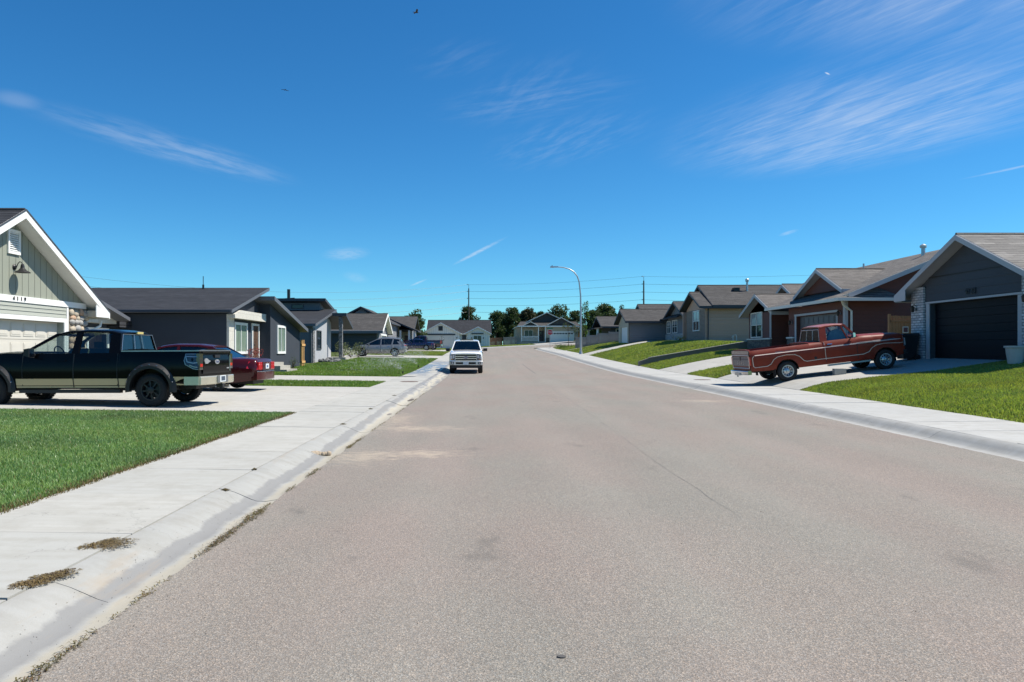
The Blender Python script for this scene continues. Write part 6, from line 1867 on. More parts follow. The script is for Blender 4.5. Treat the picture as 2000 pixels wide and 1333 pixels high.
def house_porch():
    Y = 145.0
    h = House('house', 'beige house with dark triple gables and white garage door across the end of the street', (13, Y, 2.9))
    zg = 2.6; B = M['beige_lap']; D = m_siding('dark_gable_shakes', (.06, .06, .058), .25)
    mb = MB(); mb.box(12.4, 18.7, Y, Y+12, zg, 6.2); mb.box(6.7, 12.4, Y+2.2, Y+12, zg, 6.2); h.part(mb, 'wall', B)
    mb = MB(); mb.prism([(8.2, 6.6), (17.4, 6.6), (12.8, 8.95)], 'y', Y+2.6, Y+2.8); h.part(mb, 'gable_wall', D)
    h.gable_roof_y(Y+2.0, Y+12.5, 12.8, 9.2, 6.4, 6.2, 19.2, 6.2, M['shingle_grey'], .14, M['offwhite'], .16)
    mb = MB(); mb.slab([(6.8, Y-.5, 6.4), (19.4, Y-.5, 6.4), (18.6, Y+2.8, 7.35), (7.6, Y+2.8, 7.35)], .14); r = h.part(mb, 'porch_roof', M['shingle_grey'])
    mb = MB(); mb.box(6.8, 19.4, Y-.56, Y-.503, 6.2, 6.42); h.part(mb, 'gutter', M['white'], r)
    for (xc, hw, zp, ze) in ((9.4, 1.5, 7.3, 6.5), (15.4, 2.75, 8.1, 6.62)):
        mb = MB(); mb.prism([(xc-hw+.2, ze), (xc+hw-.2, ze), (xc, zp-.15)], 'y', Y-.1, Y+.1); h.part(mb, 'gable_wall', D)
        h.gable_roof_y(Y-.5, Y+4, xc, zp, xc-hw, ze, xc+hw, ze, M['shingle_grey'], .12, M['offwhite'], .16)
    h.garage_door('y', Y-.004, -1, 13.3, 17.8, zg+.35, 5.2, M['white'], lights=8, raised=False)
    fr = MB(); fr.box(13.15, 17.95, Y-.05, Y, 5.2, 5.35); fr.box(13.15, 13.3, Y-.05, Y, zg, 5.2); fr.box(17.8, 17.95, Y-.05, Y, zg, 5.2); h.part(fr, 'garage_trim', M['white'])
    for (a, b) in ((12.45, 13.1), (18.0, 18.65)):
        mb = MB(); mb.box(a, b, Y-.12, Y-.002, zg, 4.1); h.part(mb, 'stone_pier', M['ledge_stone'])
    mb = MB(); mb.box(6.7, 12.4, Y-.3, Y+2.2, zg, 3.35); h.part(mb, 'porch_floor', M['old_concrete'])
    for x in (7.65, 10.95, 12.3):
        mb = MB(); mb.box(x-.09, x+.09, Y-.25, Y-.07, 3.35, 6.2); h.part(mb, 'porch_post', M['white'])
    rm = MB(); rm.box(7.75, 10.86, Y-.2, Y-.12, 4.3, 4.4); rm.box(7.75, 10.86, Y-.2, Y-.12, 3.5, 3.57)
    for k in range(26): x = 7.82+k*.118; rm.box(x, x+.045, Y-.18, Y-.14, 3.57, 4.3)
    h.part(rm, 'railing', M['white'])
    h.window('y', Y+2.2, -1, 8.4, 9.95, 4.25, 5.6, M['white'], M['pane'], 2, 1, .1)
    mb = MB(); mb.box(11.2, 12.15, Y+2.14, Y+2.2, 3.35, 5.5); d = h.part(mb, 'door', M['dark_trim'])
    mb = MB(); mb.box(11.4, 11.75, Y+2.12, Y+2.139, 4.5, 5.2); h.part(mb, 'door_light', M['pane'], d)
    h.sconce('y', Y, -1, 18.3, 5.0)
house_porch()
# ------------------------------------------------------------------ trees, street furniture and small things
def at(x, y, d):
    """point seen at pixel (x, y) of the photograph, d metres down the street"""
    return Vector(((x-942)*d/F, d, EYE-(y-685)*d/F))

def m_leaf(name, a, b, trans=.25):
    t = NT(name)
    gi = t.n.new('ShaderNodeNewGeometry'); isl = gi.outputs['Random Per Island']
    n = t.noise(t.obj(), .9, 3)
    c = t.mix(isl, a, b); c = t.mix(t.math('MULTIPLY', n, .6), c, tuple(x*.6 for x in a))
    t.color(c); t.set(Roughness=.6, Specular_IOR_Level=.25)
    tl = t.n.new('ShaderNodeBsdfTranslucent'); t.link(t.mix(1.0, c, (1.3, 1.5, .8), 'MULTIPLY'), tl.inputs[0])
    mx = t.n.new('ShaderNodeMixShader'); mx.inputs[0].default_value = trans
    t.link(t.b.outputs[0], mx.inputs[1]); t.link(tl.outputs[0], mx.inputs[2]); t.link(mx.outputs[0], t.out.inputs[0])
    return t.mat
M['pine'] = m_leaf('pine_needles', (.034, .060, .024), (.10, .13, .052))
M['pine_brown'] = m_leaf('browned_pine_needles', (.045, .052, .026), (.11, .10, .055))
M['leaf'] = m_leaf('green_leaves', (.05, .10, .02), (.12, .17, .04), .4)
M['leaf_sage'] = m_leaf('sage_leaves', (.09, .11, .06), (.17, .19, .11), .3)
M['petal_white'] = m_leaf('white_petals', (.6, .6, .55), (.75, .74, .7), .3)
M['petal_red'] = m_leaf('red_petals', (.22, .03, .035), (.35, .08, .07), .3)
M['petal_yellow'] = m_leaf('yellow_petals', (.5, .33, .03), (.6, .42, .06), .3)
M['bark'] = m_plain('bark', (.11, .085, .065), .9, var=.3, scale=12)

def leaf_quads(centres, radii, n, size, flat=.9):
    """many small leaf faces spread through blobs"""
    P = []; 
    for (c, r, k) in zip(centres, radii, n):
        u = RNG.normal(size=(k, 3)); u /= np.linalg.norm(u, axis=1)[:, None]
        rad = RNG.uniform(.25, 1, k)**.5
        P.append(np.array(c)+u*rad[:, None]*np.array(r))
    P = np.concatenate(P); m = len(P)
    a = RNG.normal(size=(m, 3)); a /= np.linalg.norm(a, axis=1)[:, None]
    b = np.cross(a, RNG.normal(size=(m, 3))); b /= np.linalg.norm(b, axis=1)[:, None]
    s = size*RNG.uniform(.5, 1.3, m)[:, None]
    V = np.stack([P-a*s, P-b*s*.45, P+a*s, P+b*s*.45], 1).reshape(-1, 3)
    return V, np.arange(m*4).reshape(-1, 4)

def tree(name, label, x, y, h, w, kind='pine', z0=None, group=None, seed=0, leaf=None, size=None, dens=1.):
    rnd = random.Random(seed)
    z0 = lot(x, y)-.05 if z0 is None else z0
    t = thing(name, label, 'tree', (x, y, z0), group=group)
    cs, rs, ns = [], [], []
    limbs = MB()
    lean = rnd.uniform(-.03, .03)*h
    if kind == 'pine':
        th = h*.9
        limbs.tube([(0, 0, 0), (lean*.3, 0, th*.4), (lean, 0, th)], [max(.12, w*.045), w*.035, .03], 7)
        nl = int(26*dens)+8
        for k in range(nl):
            f = rnd.uniform(.08, 1.0); zz = h*(.10+.84*f)
            env = w*.5*(1-abs(f-.34)**1.5*1.0)*(.55+.45*rnd.random())
            if f > .75: env *= .75
            a = rnd.uniform(0, 2*math.pi); px, py = env*.72*math.cos(a), env*.72*math.sin(a)
            r = w*rnd.uniform(.13, .24)
            cs.append((px+lean*f, py, zz)); rs.append((r*rnd.uniform(.8, 1.3), r, r*rnd.uniform(.5, .9))); ns.append(int(80*dens))
            limbs.tube([(lean*f*.8, 0, zz-h*.07), (px*.9, py*.9, zz-.05)], [.06, .02], 5)
    elif kind == 'column':
        limbs.tube([(0, 0, 0), (0, 0, h*.95)], [.1, .02], 7)
        for k in range(26):
            f = rnd.random(); zz = h*(.12+.86*f); env = w*.5*(1-abs(f-.4)**2*1.5)
            a = rnd.uniform(0, 6.28); cs.append((env*.5*math.cos(a), env*.5*math.sin(a), zz)); r = w*rnd.uniform(.18, .3)
            rs.append((r*.8, r*.8, r*1.3)); ns.append(50)
            limbs.tube([(0, 0, zz-h*.1), (env*.5*math.cos(a), env*.5*math.sin(a), zz)], [.03, .01], 5)
    elif kind == 'sapling':
        limbs.tube([(0, 0, 0), (lean, 0, h*.55), (lean*1.5, 0, h*.95)], [.05, .035, .01], 6)
        for k in range(14):
            f = rnd.uniform(.42, 1.0); zz = h*f; env = w*.5*(1.1-abs(f-.68)*1.8)
            a = rnd.uniform(0, 6.28); px, py = env*math.cos(a), env*math.sin(a)
            limbs.tube([(lean*f, 0, zz-h*.12), (px, py, zz)], [.018, .006], 5)
            cs.append((px, py, zz)); rs.append((w*.13, w*.13, h*.06)); ns.append(int(14*dens))
    elif kind == 'bush':
        for k in range(9):
            a = rnd.uniform(0, 6.28); q = w*.35*rnd.random()**.5
            cs.append((q*math.cos(a), q*math.sin(a), h*rnd.uniform(.35, .75))); rs.append((w*.22, w*.22, h*.28)); ns.append(int(60*dens))
            limbs.tube([(0, 0, 0), cs[-1]], [.02, .008], 5)
    limbs.build('trunk', M['bark'], t)
    V, Fq = leaf_quads(cs, rs, ns, size or max(.1, w*.045))
    np_mesh('crown', V, Fq, leaf or M['pine'], t)
    return t

G1 = 'pines behind the houses at the end of the street'
for i, (px, top, wpx, d, br, lab) in enumerate([
    (808, 605, 44, 132, 0, 'dark pine rising behind the white porch columns on the left'),
    (917, 597, 40, 172, 0, 'pine standing directly behind the nearer utility pole and farmhouse roof'),
    (968, 608, 36, 163, 0, 'pine just right of the white farmhouse, lowest of the row'),
    (998, 599, 36, 165, 0, 'tall pine above the grey fence between the two far houses'),
    (1030, 601, 40, 168, 1, 'browned pine left of the dark triple-gabled roof'),
    (1056, 606, 24, 175, 0, 'small thin pine behind the left slope of the triple-gabled roof'),
    (1090, 597, 50, 168, 0, 'broad pine crown directly above the triple-gabled roof'),
    (1123, 606, 32, 150, 0, 'pine just left of the street lamp pole, behind the beige house'),
    (1160, 604, 40, 142, 0, 'dark pine just right of the street lamp pole'),
    (1184, 597, 58, 150, 0, 'widest dark pine crown, behind the corner house roof'),
    (984, 612, 34, 170, 0, 'dark low pine between the first two pines right of the farmhouse'),
    (1014, 608, 36, 172, 1, 'brownish low pine beside the tall pine above the grey fence'),
    (1046, 611, 30, 176, 0, 'low pine filling the gap before the triple-gabled roof'),
    (1292, 596, 30, 120, 0, 'low treetop showing over the blue-grey house roof')]):
    p = at(px, top, d); g = lot(p.x, d)
    tree('pine_tree', lab, p.x, d, p.z-g, wpx*d/F*1.22, 'pine', g-.1, G1, 20+i, M['pine_brown'] if br else M['pine'], dens=1.5)
p = at(1214, 596, 128); tree('conifer', 'small pointed conifer behind the corner house roof', p.x, 128, p.z-lot(p.x, 128), 1.6, 'column', None, None, 55, M['pine'], .16)
p = at(1141, 587, 113); tree('poplar_tree', 'narrow yellow-green poplar right behind the street lamp pole', p.x, 113, p.z-lot(p.x, 113), 2.0, 'column', None, None, 56, M['leaf'], .14)
p = at(1111, 626, 112); tree('sapling', 'staked young tree with sparse yellowing leaves by the street corner', p.x, 112, p.z-lot(p.x, 112), 1.9, 'sapling', None, None, 57, M['leaf_sage'], .11)
p = at(862, 650, 128); tree('sapling', 'bare thin sapling in front of the white farmhouse garage door', p.x, 128.5, 2.6, 1.0, 'sapling', None, None, 58, M['leaf_sage'], .06, .6)
tree('shrub', 'dense sage-green shrub beside the stone porch pier', -11.9, 63.5, 1.7, 1.9, 'bush', None, 'shrubs beside the grey house wall', 60, M['leaf_sage'], .07)
tree('shrub', 'rounder shrub beside the bonnet of the grey crossover', -11.0, 66.0, 1.5, 1.7, 'bush', None, 'shrubs beside the grey house wall', 61, M['leaf_sage'], .07)
tree('flower_bush', 'white flowering bush low in front of the shrubs', -11.0, 62.0, .8, 1.6, 'bush', lot(-11, 62)+.2, None, 62, M['petal_white'], .05, .5)
tree('shrub', 'small twiggy shrub at the foot of the dark stucco wall', -11.1, 43.4, .95, .8, 'bush', None, None, 63, M['pine'], .035, .45)
tree('flower_bush', 'yellow flowers at the foot of the brick front', 18.0, 68.5, .7, 1.6, 'bush', None, None, 64, M['petal_yellow'], .05, .4)
tree('ground_shrub', 'low dark creeping shrub on the corner lawn', 11.8, 105.5, .7, 3.6, 'bush', None, None, 65, M['leaf'], .08)

# ---------------- poles and lines
def utility_pole(x, y, top, label):
    g = lot(x, y)-.3
    t = thing('utility_pole', label, 'utility pole', (x, y, g), group='utility poles')
    mb = MB(); mb.tube([(0, 0, 0), (0, 0, top-g-.9)], [.2, .13], 10); mb.build('pole', M['wood_pole'], t)
    mb = MB(); mb.tube([(0, 0, top-g-1.4), (.0, 0, top-g)], .04, 6); mb.build('pole_top_pin', M['black_metal'], t)
    for k, z in enumerate(WIREZ):
        mb = MB(); mb.tube([(0, 0, top-g-z), (-.35, -.1, top-g-z+.05)], .035, 6); mb.tube([(-.35, -.1, top-g-z-.12), (-.35, -.1, top-g-z+.12)], [.06, .05], 6)
        mb.build('insulator', M['black_metal'], t)
M['wood_pole'] = m_plain('pole_wood', (.10, .085, .07), .9, var=.2)
WIREZ = [0.05, 1.6, 3.2, 4.75, 6.3]
P1 = at(915.5, 556, 170); P2 = at(1257.3, 540, 150); P0 = Vector((-95, 112, 18.5)); P3 = Vector((112, 128, 19))
utility_pole(P1.x, 170, P1.z, 'tall dark utility pole behind the white farmhouse roof')
utility_pole(P2.x, 150, P2.z, 'tall dark utility pole behind the blue-grey house roof on the right')
for k, z in enumerate(WIREZ):
    mb = MB(); r = [.016, .02, .02, .02, .024][k]
    for (A, B, sag) in ((P0, P1, 4.4), (P1, P2, .5), (P2, P3, 1.6)):
        pts = []
        for i in range(25):
            f = i/24; q = A.lerp(B, f); pts.append((q.x-.35, q.y-.1, q.z-z-sag*4*f*(1-f)))
        mb.tube(pts, r, 5)
    o = mb.build('power_line', M['black_metal'])
    tag(o, ['topmost thin wire between the utility poles', 'second wire from the top between the utility poles', 'middle wire of the five between the utility poles', 'second wire from the bottom between the utility poles', 'lowest and thickest wire between the utility poles'][k], 'power line', 'power lines')

def street_lamp():
    d = 79.0; b = at(1134.6, 691.5, d); g = lot(b.x, d)
    t = thing('street_lamp', 'tall galvanised street lamp with a curved arm over the road', 'street lamp', (b.x, d, g))
    s = d/F
    pts = [(0, 0, 0), (0, 0, 3), (-.03, 0, 6.2)]
    for (px, py) in ((1132.5, 562), (1131, 550), (1127.5, 540), (1121, 531.5), (1112, 526), (1101, 523), (1090, 521.8)):
        q = at(px, py, d); pts.append((q.x-b.x, 0, q.z-g))
    mb = MB(); mb.tube(pts, [.125, .105, .085, .08, .075, .07, .065, .06, .055, .05], 12); mb.build('pole', M['galv'], t)
    mb = MB(); mb.lathe([(.2, 0), (.2, .06), (.17, .12), (.16, .3)], (0, 0, 0), 'z', 14); mb.build('base_plate', M['galv'], t)
    q = at(1082, 522, d); x, z = q.x-b.x, q.z-g
    mb = MB(); mb.hexa([(x-.42, -.13, z-.05), (x+.45, -.08, z-.05), (x+.45, .08, z-.05), (x-.42, .13, z-.05)], [(x-.38, -.1, z+.09), (x+.45, -.06, z+.08), (x+.45, .06, z+.08), (x-.38, .1, z+.09)])
    lh = mb.build('lamp_head', M['galv'], t)
    mb = MB(); mb.box(x-.36, x+.0, -.1, .1, z-.07, z-.05); mb.build('lens', M['clear_lens'], lh)
    mb = MB(); mb.tube([(x-.2, 0, z+.09), (x-.2, 0, z+.17)], .05, 8); mb.build('photocell', M['dark_trim'], lh)
street_lamp()

def stop_sign():
    d = 112.5; x = (1074.3-942)*d/F; g = lot(x, d)
    t = thing('stop_sign', 'red octagonal STOP sign with green street name blades on its post', 'road sign', (x, d, g))
    zc = EYE-(649.5-685)*d/F-g
    mb = MB(); mb.tube([(0, .03, 0), (0, .03, zc+.95)], .03, 8); mb.build('post', M['galv'], t)
    def octo(r, y0, y1):
        mb = MB(); mb.prism([(r*math.cos(R(22.5+45*k)), zc+r*math.sin(R(22.5+45*k))) for k in range(8)], 'y', y0, y1); return mb
    p = octo(.44, -.012, .0).build('sign_plate', M['white'], t)
    octo(.405, -.016, -.011).build('sign_face', m_plain('sign_red', (.55, .03, .03), .4, var=.05), p)
    text_mesh('sign_lettering', 'STOP', .36, M['white'], p, (0, -.018, zc), (R(90), 0, 0), .003)
    gm = m_plain('sign_green', (.02, .20, .10), .4, var=.05)
    mb = MB(); mb.box(-.45, .45, .0, .02, zc+.52, zc+.70); mb.build('street_name_blade', gm, t)
    mb = MB(); mb.box(-.02, .0, -.4, .4, zc+.74, zc+.92); mb.build('street_name_blade', gm, t)
stop_sign()

# ---------------- fences and walls
def board_fence(name, label, p, q, h, mat, bw=.14, step=0, post=True, group=None, gate=None, z=None):
    """upright boards from p to q (x, y); the top steps with the ground"""
    L = math.hypot(q[0]-p[0], q[1]-p[1]); ux, uy = (q[0]-p[0])/L, (q[1]-p[1])/L; nx, ny = -uy, ux
    z0 = lot(*p) if z is None else z
    t = thing(name, label, 'fence', (p[0], p[1], z0), group=group)
    n = int(L/bw); mb = MB(); rl = MB()
    def zb(s):
        s2 = (math.floor(s/step)+.5)*step if step else s
        return (lot(p[0]+ux*min(s2, L), p[1]+uy*min(s2, L)) if z is None else z) - z0
    for k in range(n):
        s = k*bw; a, b = s+.006, s+bw-.006; zz = zb(s+bw/2); t0 = h+random.uniform(-.012, .012)
        def Q(u, v, w): return (ux*u+nx*v, uy*u+ny*v, w)
        mb.hexa([Q(a, -.012, zz-.25), Q(b, -.012, zz-.25), Q(b, .012, zz-.25), Q(a, .012, zz-.25)], [Q(a, -.012, zz+t0), Q(b, -.012, zz+t0), Q(b, .012, zz+t0), Q(a, .012, zz+t0)])
    mb.build('board_panel', mat, t)
    seg = step or 2.4; s = 0
    while s < L:
        e = min(s+seg, L); zz = zb((s+e)/2)
        for r in (.3, h-.28):
            rl.hexa([Q(s, .013, zz+r), Q(e, .013, zz+r), Q(e, .06, zz+r), Q(s, .06, zz+r)], [Q(s, .013, zz+r+.09), Q(e, .013, zz+r+.09), Q(e, .06, zz+r+.09), Q(s, .06, zz+r+.09)])
            rl.hexa([Q(s, -.05, zz+r), Q(e, -.05, zz+r), Q(e, -.013, zz+r), Q(s, -.013, zz+r)], [Q(s, -.05, zz+r+.09), Q(e, -.05, zz+r+.09), Q(e, -.013, zz+r+.09), Q(s, -.013, zz+r+.09)])
        po = MB(); po.hexa([Q(s-.05, -.05, zz-.2), Q(s+.05, -.05, zz-.2), Q(s+.05, .05, zz-.2), Q(s-.05, .05, zz-.2)], [Q(s-.05, -.05, zz+h+.08), Q(s+.05, -.05, zz+h+.08), Q(s+.05, .05, zz+h+.08), Q(s-.05, .05, zz+h+.08)])
        po.build('post', mat, t); s = e
    rl.build('rail', mat, t)
    return t
board_fence('wooden_fence', 'grey stepped wooden fence climbing the slope in front of the corner house', (12.2, 97.0), (18.0, 97.0), 1.35, M['wood'], .2, 1.45)
board_fence('wooden_fence', 'dark brown wooden fence right of the white farmhouse', (1.3, 144.5), (4.1, 144.5), 1.55, M['wood_brown'], .2)
board_fence('wooden_fence', 'pale grey wooden fence left of the beige porch house', (4.15, 144.2), (6.6, 144.2), 1.55, M['wood'], .2)
board_fence('wooden_fence', 'tan wooden fence right of the beige porch house', (18.9, 145.5), (25, 145.5), 1.8, M['cedar'], .2)
f = board_fence('wooden_fence', 'brown cedar fence in shade beside the whitewashed brick pier', (18.75, 34.2), (22.5, 34.2), 1.85, M['cedar'], .14, z=1.35)
t = thing('notice', 'small square notice with pale border on the cedar fence', 'sign', (19.45, 34.12, 2.55))
mb = MB(); mb.box(-.13, .13, -.01, .01, -.15, .15); pl = mb.build('sign_plate', M['offwhite'], t)
mb = MB(); mb.box(-.10, .10, -.014, -.009, -.11, .11); mb.build('sign_face', m_plain('notice_print', (.12, .05, .06), .5, var=.5, scale=40), pl)

t = thing('cedar_gate', 'narrow new cedar gate panel between two stucco houses', 'gate', (-11.75, 48.0, lot(-11.75, 48)))
for y in (.15, .62):
    mb = MB(); mb.box(-.05, .05, y, y+.16, 0, 1.75); mb.build('post', M['wood_new'], t)
for z in (.25, 1.35):
    mb = MB(); mb.box(.052, .085, .05, .95, z, z+.14); mb.build('rail', M['wood_new'], t)

mb = MB()
xs = np.linspace(10.7, 18.15, 9)
for a, b in zip(xs[:-1], xs[1:]):
    za, zb_ = 1.0+(a-10.7)*.158, 1.0+(b-10.7)*.158
    if a < 11.6: za -= .15
    mb.prism([(a, 0.2), (b, .2), (b, zb_), (a, za)], 'y', 50.78, 51.0)
t = thing('retaining_wall', 'low weathered concrete retaining wall across the sloping lawn', 'wall', (14.5, 50.9, 1.2))
wm = MB(); wm.prism([(10.7, .2), (18.15, .2), (18.15, 2.2), (11.6, 1.14), (10.7, .85)], 'y', 50.78, 51.02)
wm.build('wall', m_stucco('stained_concrete', (.20, .185, .155)), t, world=True)
cm = MB(); cm.prism([(11.4, 1.08), (18.15, 2.2), (18.15, 2.25), (11.4, 1.13)], 'y', 50.74, 51.06); cm.build('coping', M['old_concrete'], t, world=True)

# ---------------- bins, planters, blocks
def wheelie_bin(label, x, y, rot=0.):
    t = thing('wheelie_bin', label, 'bin', (x, y, lot(x, y)+.02), (0, 0, rot), 'bins by the brick pier')
    m = M['bin']
    mb = MB(); mb.hexa([(-.22, -.25, .06), (.22, -.25, .06), (.22, .25, .06), (-.22, .25, .06)], [(-.30, -.31, .98), (.30, -.31, .98), (.30, .33, .98), (-.30, .33, .98)]); mb.build('body', m, t)
    mb = MB(); mb.hexa([(-.32, -.34, .982), (.32, -.34, .982), (.32, .36, .982), (-.32, .36, .982)], [(-.27, -.28, 1.07), (.27, -.28, 1.07), (.27, .34, 1.09), (-.27, .34, 1.09)]); mb.build('lid', m, t)
    mb = MB(); mb.tube([(-.26, .42, .97), (.26, .42, .97)], .02, 8); mb.build('handle', m, t)
    for sx in (-.26, .26):
        mb = MB(); mb.lathe([(.12, -.03), (.12, .03)], (sx, .28, .12), 'x', 16); mb.build('wheel', M['rubber'], t)
M['bin'] = m_plain('bin_plastic', (.016, .017, .019), .5)
wheelie_bin('black wheelie bin nearest the whitewashed brick pier', 17.0, 29.75, R(-90))
wheelie_bin('black wheelie bin standing nearer the red pickup', 16.45, 30.5, R(-80))
t = thing('planter', 'pale tapered planter pot at the right garage pier', 'planter', (17.05, 23.75, lot(17.05, 23.75)+.02))
mb = MB(); mb.lathe([(.20, 0), (.27, .5), (.31, .52), (.31, .58), (.27, .58), (.25, .5), (.05, .48)], (0, 0, 0), 'z', 20); mb.build('pot', m_plain('planter_pot', (.42, .42, .40), .7), t)
mb = MB(); mb.lathe([(.25, .50), (.01, .52)], (0, 0, 0), 'z', 16); mb.build('soil', M['bark'], t)
t = thing('planter', 'dark pot of reddish flowers beside the brown door', 'planter', (-11.9, 38.9, lot(-11.9, 38.9)))
mb = MB(); mb.lathe([(.22, 0), (.32, .7), (.34, .75), (.3, .75), (.05, .7)], (0, 0, 0), 'z', 16); mb.build('pot', M['dark_trim'], t)
V, Fq = leaf_quads([(0, 0, .98), (.12, .1, 1.1), (-.1, -.1, 1.05)], [(.36, .36, .26)]*3, [70]*3, .05)
np_mesh('flowers', V, Fq, M['petal_red'], t)
t = thing('concrete_block', 'grey concrete block on the driveway under the red pickup', 'block', (13.15, 27.35, lot(13.15, 27.35)+.02))
mb = MB()
mb.box(-.21, .21, -.1, -.07, 0, .22); mb.box(-.21, .21, .07, .1, 0, .22)
for x in (-.21, -.018, .174): mb.box(x, x+.036, -.069, .069, 0, .22)
mb.build('block', M['old_concrete'], t)
# galvanised window well by the pale house
t = thing('window_well', 'grey rock edging mound at the foot of the pale stucco wall', 'edging', (-11.6, 56.2, lot(-11.6, 56.2)))
mb = MB()
for k in range(40):
    a = random.uniform(0, 6.28); q = random.random()**.5
    mb.ball((.7*q*math.cos(a), 2.1*q*math.sin(a), random.uniform(0, .3)*(1-q*.6)), random.uniform(.12, .22), 1, 1, .75, 7, 5, jit=.15)
mb.build('rocks', m_plain('grey_rock', (.14, .14, .14), .9, var=.3), t)

# ---------------- lawn sprinklers and their spray
def m_spray():
    t = NT('water_spray')
    tr = t.n.new('ShaderNodeBsdfTransparent'); df = t.n.new('ShaderNodeBsdfTranslucent'); df.inputs[0].default_value = (.9, .93, .95, 1)
    d2 = t.n.new('ShaderNodeBsdfDiffuse'); d2.inputs[0].default_value = (.9, .93, .95, 1)
    a = t.n.new('ShaderNodeMixShader'); a.inputs[0].default_value = .5; t.link(df.outputs[0], a.inputs[1]); t.link(d2.outputs[0], a.inputs[2])
    m = t.n.new('ShaderNodeMixShader'); m.inputs[0].default_value = .33
    t.link(tr.outputs[0], m.inputs[1]); t.link(a.outputs[0], m.inputs[2]); t.link(m.outputs[0], t.out.inputs[0])
    return t.mat
M['spray'] = m_spray()
for i, (px, py, d, lab) in enumerate(((797, 733, 38.5, 'nearest'), (819.5, 722, 47.5, 'middle'), (838, 715, 57.0, 'farthest'))):
    x = LW-.12+cx(d); z = lot(x, d)
    t = thing('sprinkler', f'{lab} lawn sprinkler head spraying along the left pavement edge', 'sprinkler', (x, d, z), group='lawn sprinklers')
    mb = MB(); mb.tube([(0, 0, -.02), (0, 0, .16)], .03, 8); mb.lathe([(.045, .0), (.045, .04), (.02, .05)], (0, 0, .15), 'z', 10); mb.build('riser', M['black_plastic'], t)
    n = 1500
    az = R(128)+RNG.normal(0, .30, n); el = R(33)+RNG.normal(0, .10, n); v = 7.2*RNG.uniform(.75, 1.05, n); tt = RNG.uniform(.02, 1, n)**.8*.85
    hx, hz = v*np.cos(el)*tt, v*np.sin(el)*tt-4.9*tt*tt
    jit = RNG.normal(0, .06, (n, 3))*tt[:, None]*3
    P = np.stack([hx*np.cos(az)+x, hx*np.sin(az)+d, hz+.18+z], 1)+jit
    vel = np.stack([v*np.cos(el)*np.cos(az), v*np.cos(el)*np.sin(az), v*np.sin(el)-9.8*tt], 1); vel /= np.linalg.norm(vel, axis=1)[:, None]
    sd_ = np.cross(vel, RNG.normal(size=(n, 3))); sd_ /= np.linalg.norm(sd_, axis=1)[:, None]
    up = np.cross(vel, sd_); ln = RNG.uniform(.02, .07, n)[:, None]; w = RNG.uniform(.004, .010, n)[:, None]
    V = np.stack([P-vel*ln, P+sd_*w, P+up*w-sd_*w*.5, P+vel*ln, P-up*w-sd_*w*.5], 1).reshape(-1, 3)
    b = (np.arange(n)*5)[:, None]
    Fc = np.concatenate([b+np.array([[0, 1, 2]]), b+np.array([[0, 2, 4]]), b+np.array([[0, 4, 1]]), b+np.array([[3, 2, 1]]), b+np.array([[3, 4, 2]]), b+np.array([[3, 1, 4]])], 0)
    o = np_mesh('water_spray', V, Fc, M['spray'])
    tag(o, f'fine water spray from the {lab} lawn sprinkler', 'water spray', kind='stuff')

# ---------------- weeds, lids and litter along the kerb
def weed(name, label, x, y, rx, ry, n, mat, h=.03, cat='weed', group=None, ang=0., blade=.035, kind=None):
    z = zr(y)+float(np.interp(x, [p[0] for p in sorted(KL)], [p[1] for p in sorted(KL)])) if x > -2.8 else zr(y)+.132
    # several plants lying flat, each a rosette of narrow leaves from its own root
    k = max(1, n//110)
    ca, sa = math.cos(ang), math.sin(ang)
    rt = RNG.uniform(-1, 1, (k, 2))*(1 if k > 1 else 0)
    rt[:, 0] *= rx*.45; rt[:, 1] = np.linspace(-1, 1, k)*ry*.62 if k > 1 else 0
    pi = RNG.integers(0, k, n)
    X = rt[pi, 0]*ca-rt[pi, 1]*sa; Y = rt[pi, 0]*sa+rt[pi, 1]*ca
    a = RNG.uniform(0, 6.28, n); L0 = RNG.uniform(0, 1, n)**.7*max(rx, .05)*.55
    L = blade*RNG.uniform(.6, 1.4, n); w = blade*.085*RNG.uniform(.7, 1.4, n)
    hz = h*RNG.uniform(.05, 1, n)*np.exp(-(L0/(max(rx, .05)*.4))**2)
    dx, dy = np.cos(a), np.sin(a); X = X+dx*L0; Y = Y+dy*L0
    a2 = a+RNG.normal(0, .55, n); dx, dy = np.cos(a2), np.sin(a2)
    V = np.zeros((n, 4, 3))
    V[:, 0] = np.stack([X-dx*L*.5, Y-dy*L*.5, hz*.4+.003], 1); V[:, 1] = np.stack([X-dy*w, Y+dx*w, hz+.005], 1)
    V[:, 2] = np.stack([X+dx*L*.5, Y+dy*L*.5, hz*.5+.003], 1); V[:, 3] = np.stack([X+dy*w, Y-dx*w, hz+.005], 1)
    o = np_mesh(name, V.reshape(-1, 3), np.arange(n*4).reshape(-1, 4), mat)
    o.location = (x+cx(y), y, z)
    return tag(o, label, cat, group, kind)
M['weed_dry'] = m_blade('dried_weed', (.14, .11, .05), (.26, .21, .105), (.08, .05, .028), .25, .2)
M['weed_green'] = m_blade('green_weed', (.075, .075, .026), (.16, .14, .055), (.16, .10, .05), .3, .2)
GW = 'dried weed mats on the left pavement joint'
MAT = True
weed('weed_mat', 'dried brown weed mat on the pavement joint, farther of two', -2.83, 5.62, .17, .18, 1000, M['weed_dry'], .022, group=GW, ang=-.5)
weed('weed_mat', 'dried brown weed mat on the pavement joint, nearest the camera', -2.84, 4.78, .15, .25, 1200, M['weed_dry'], .022, group=GW, ang=-.35)
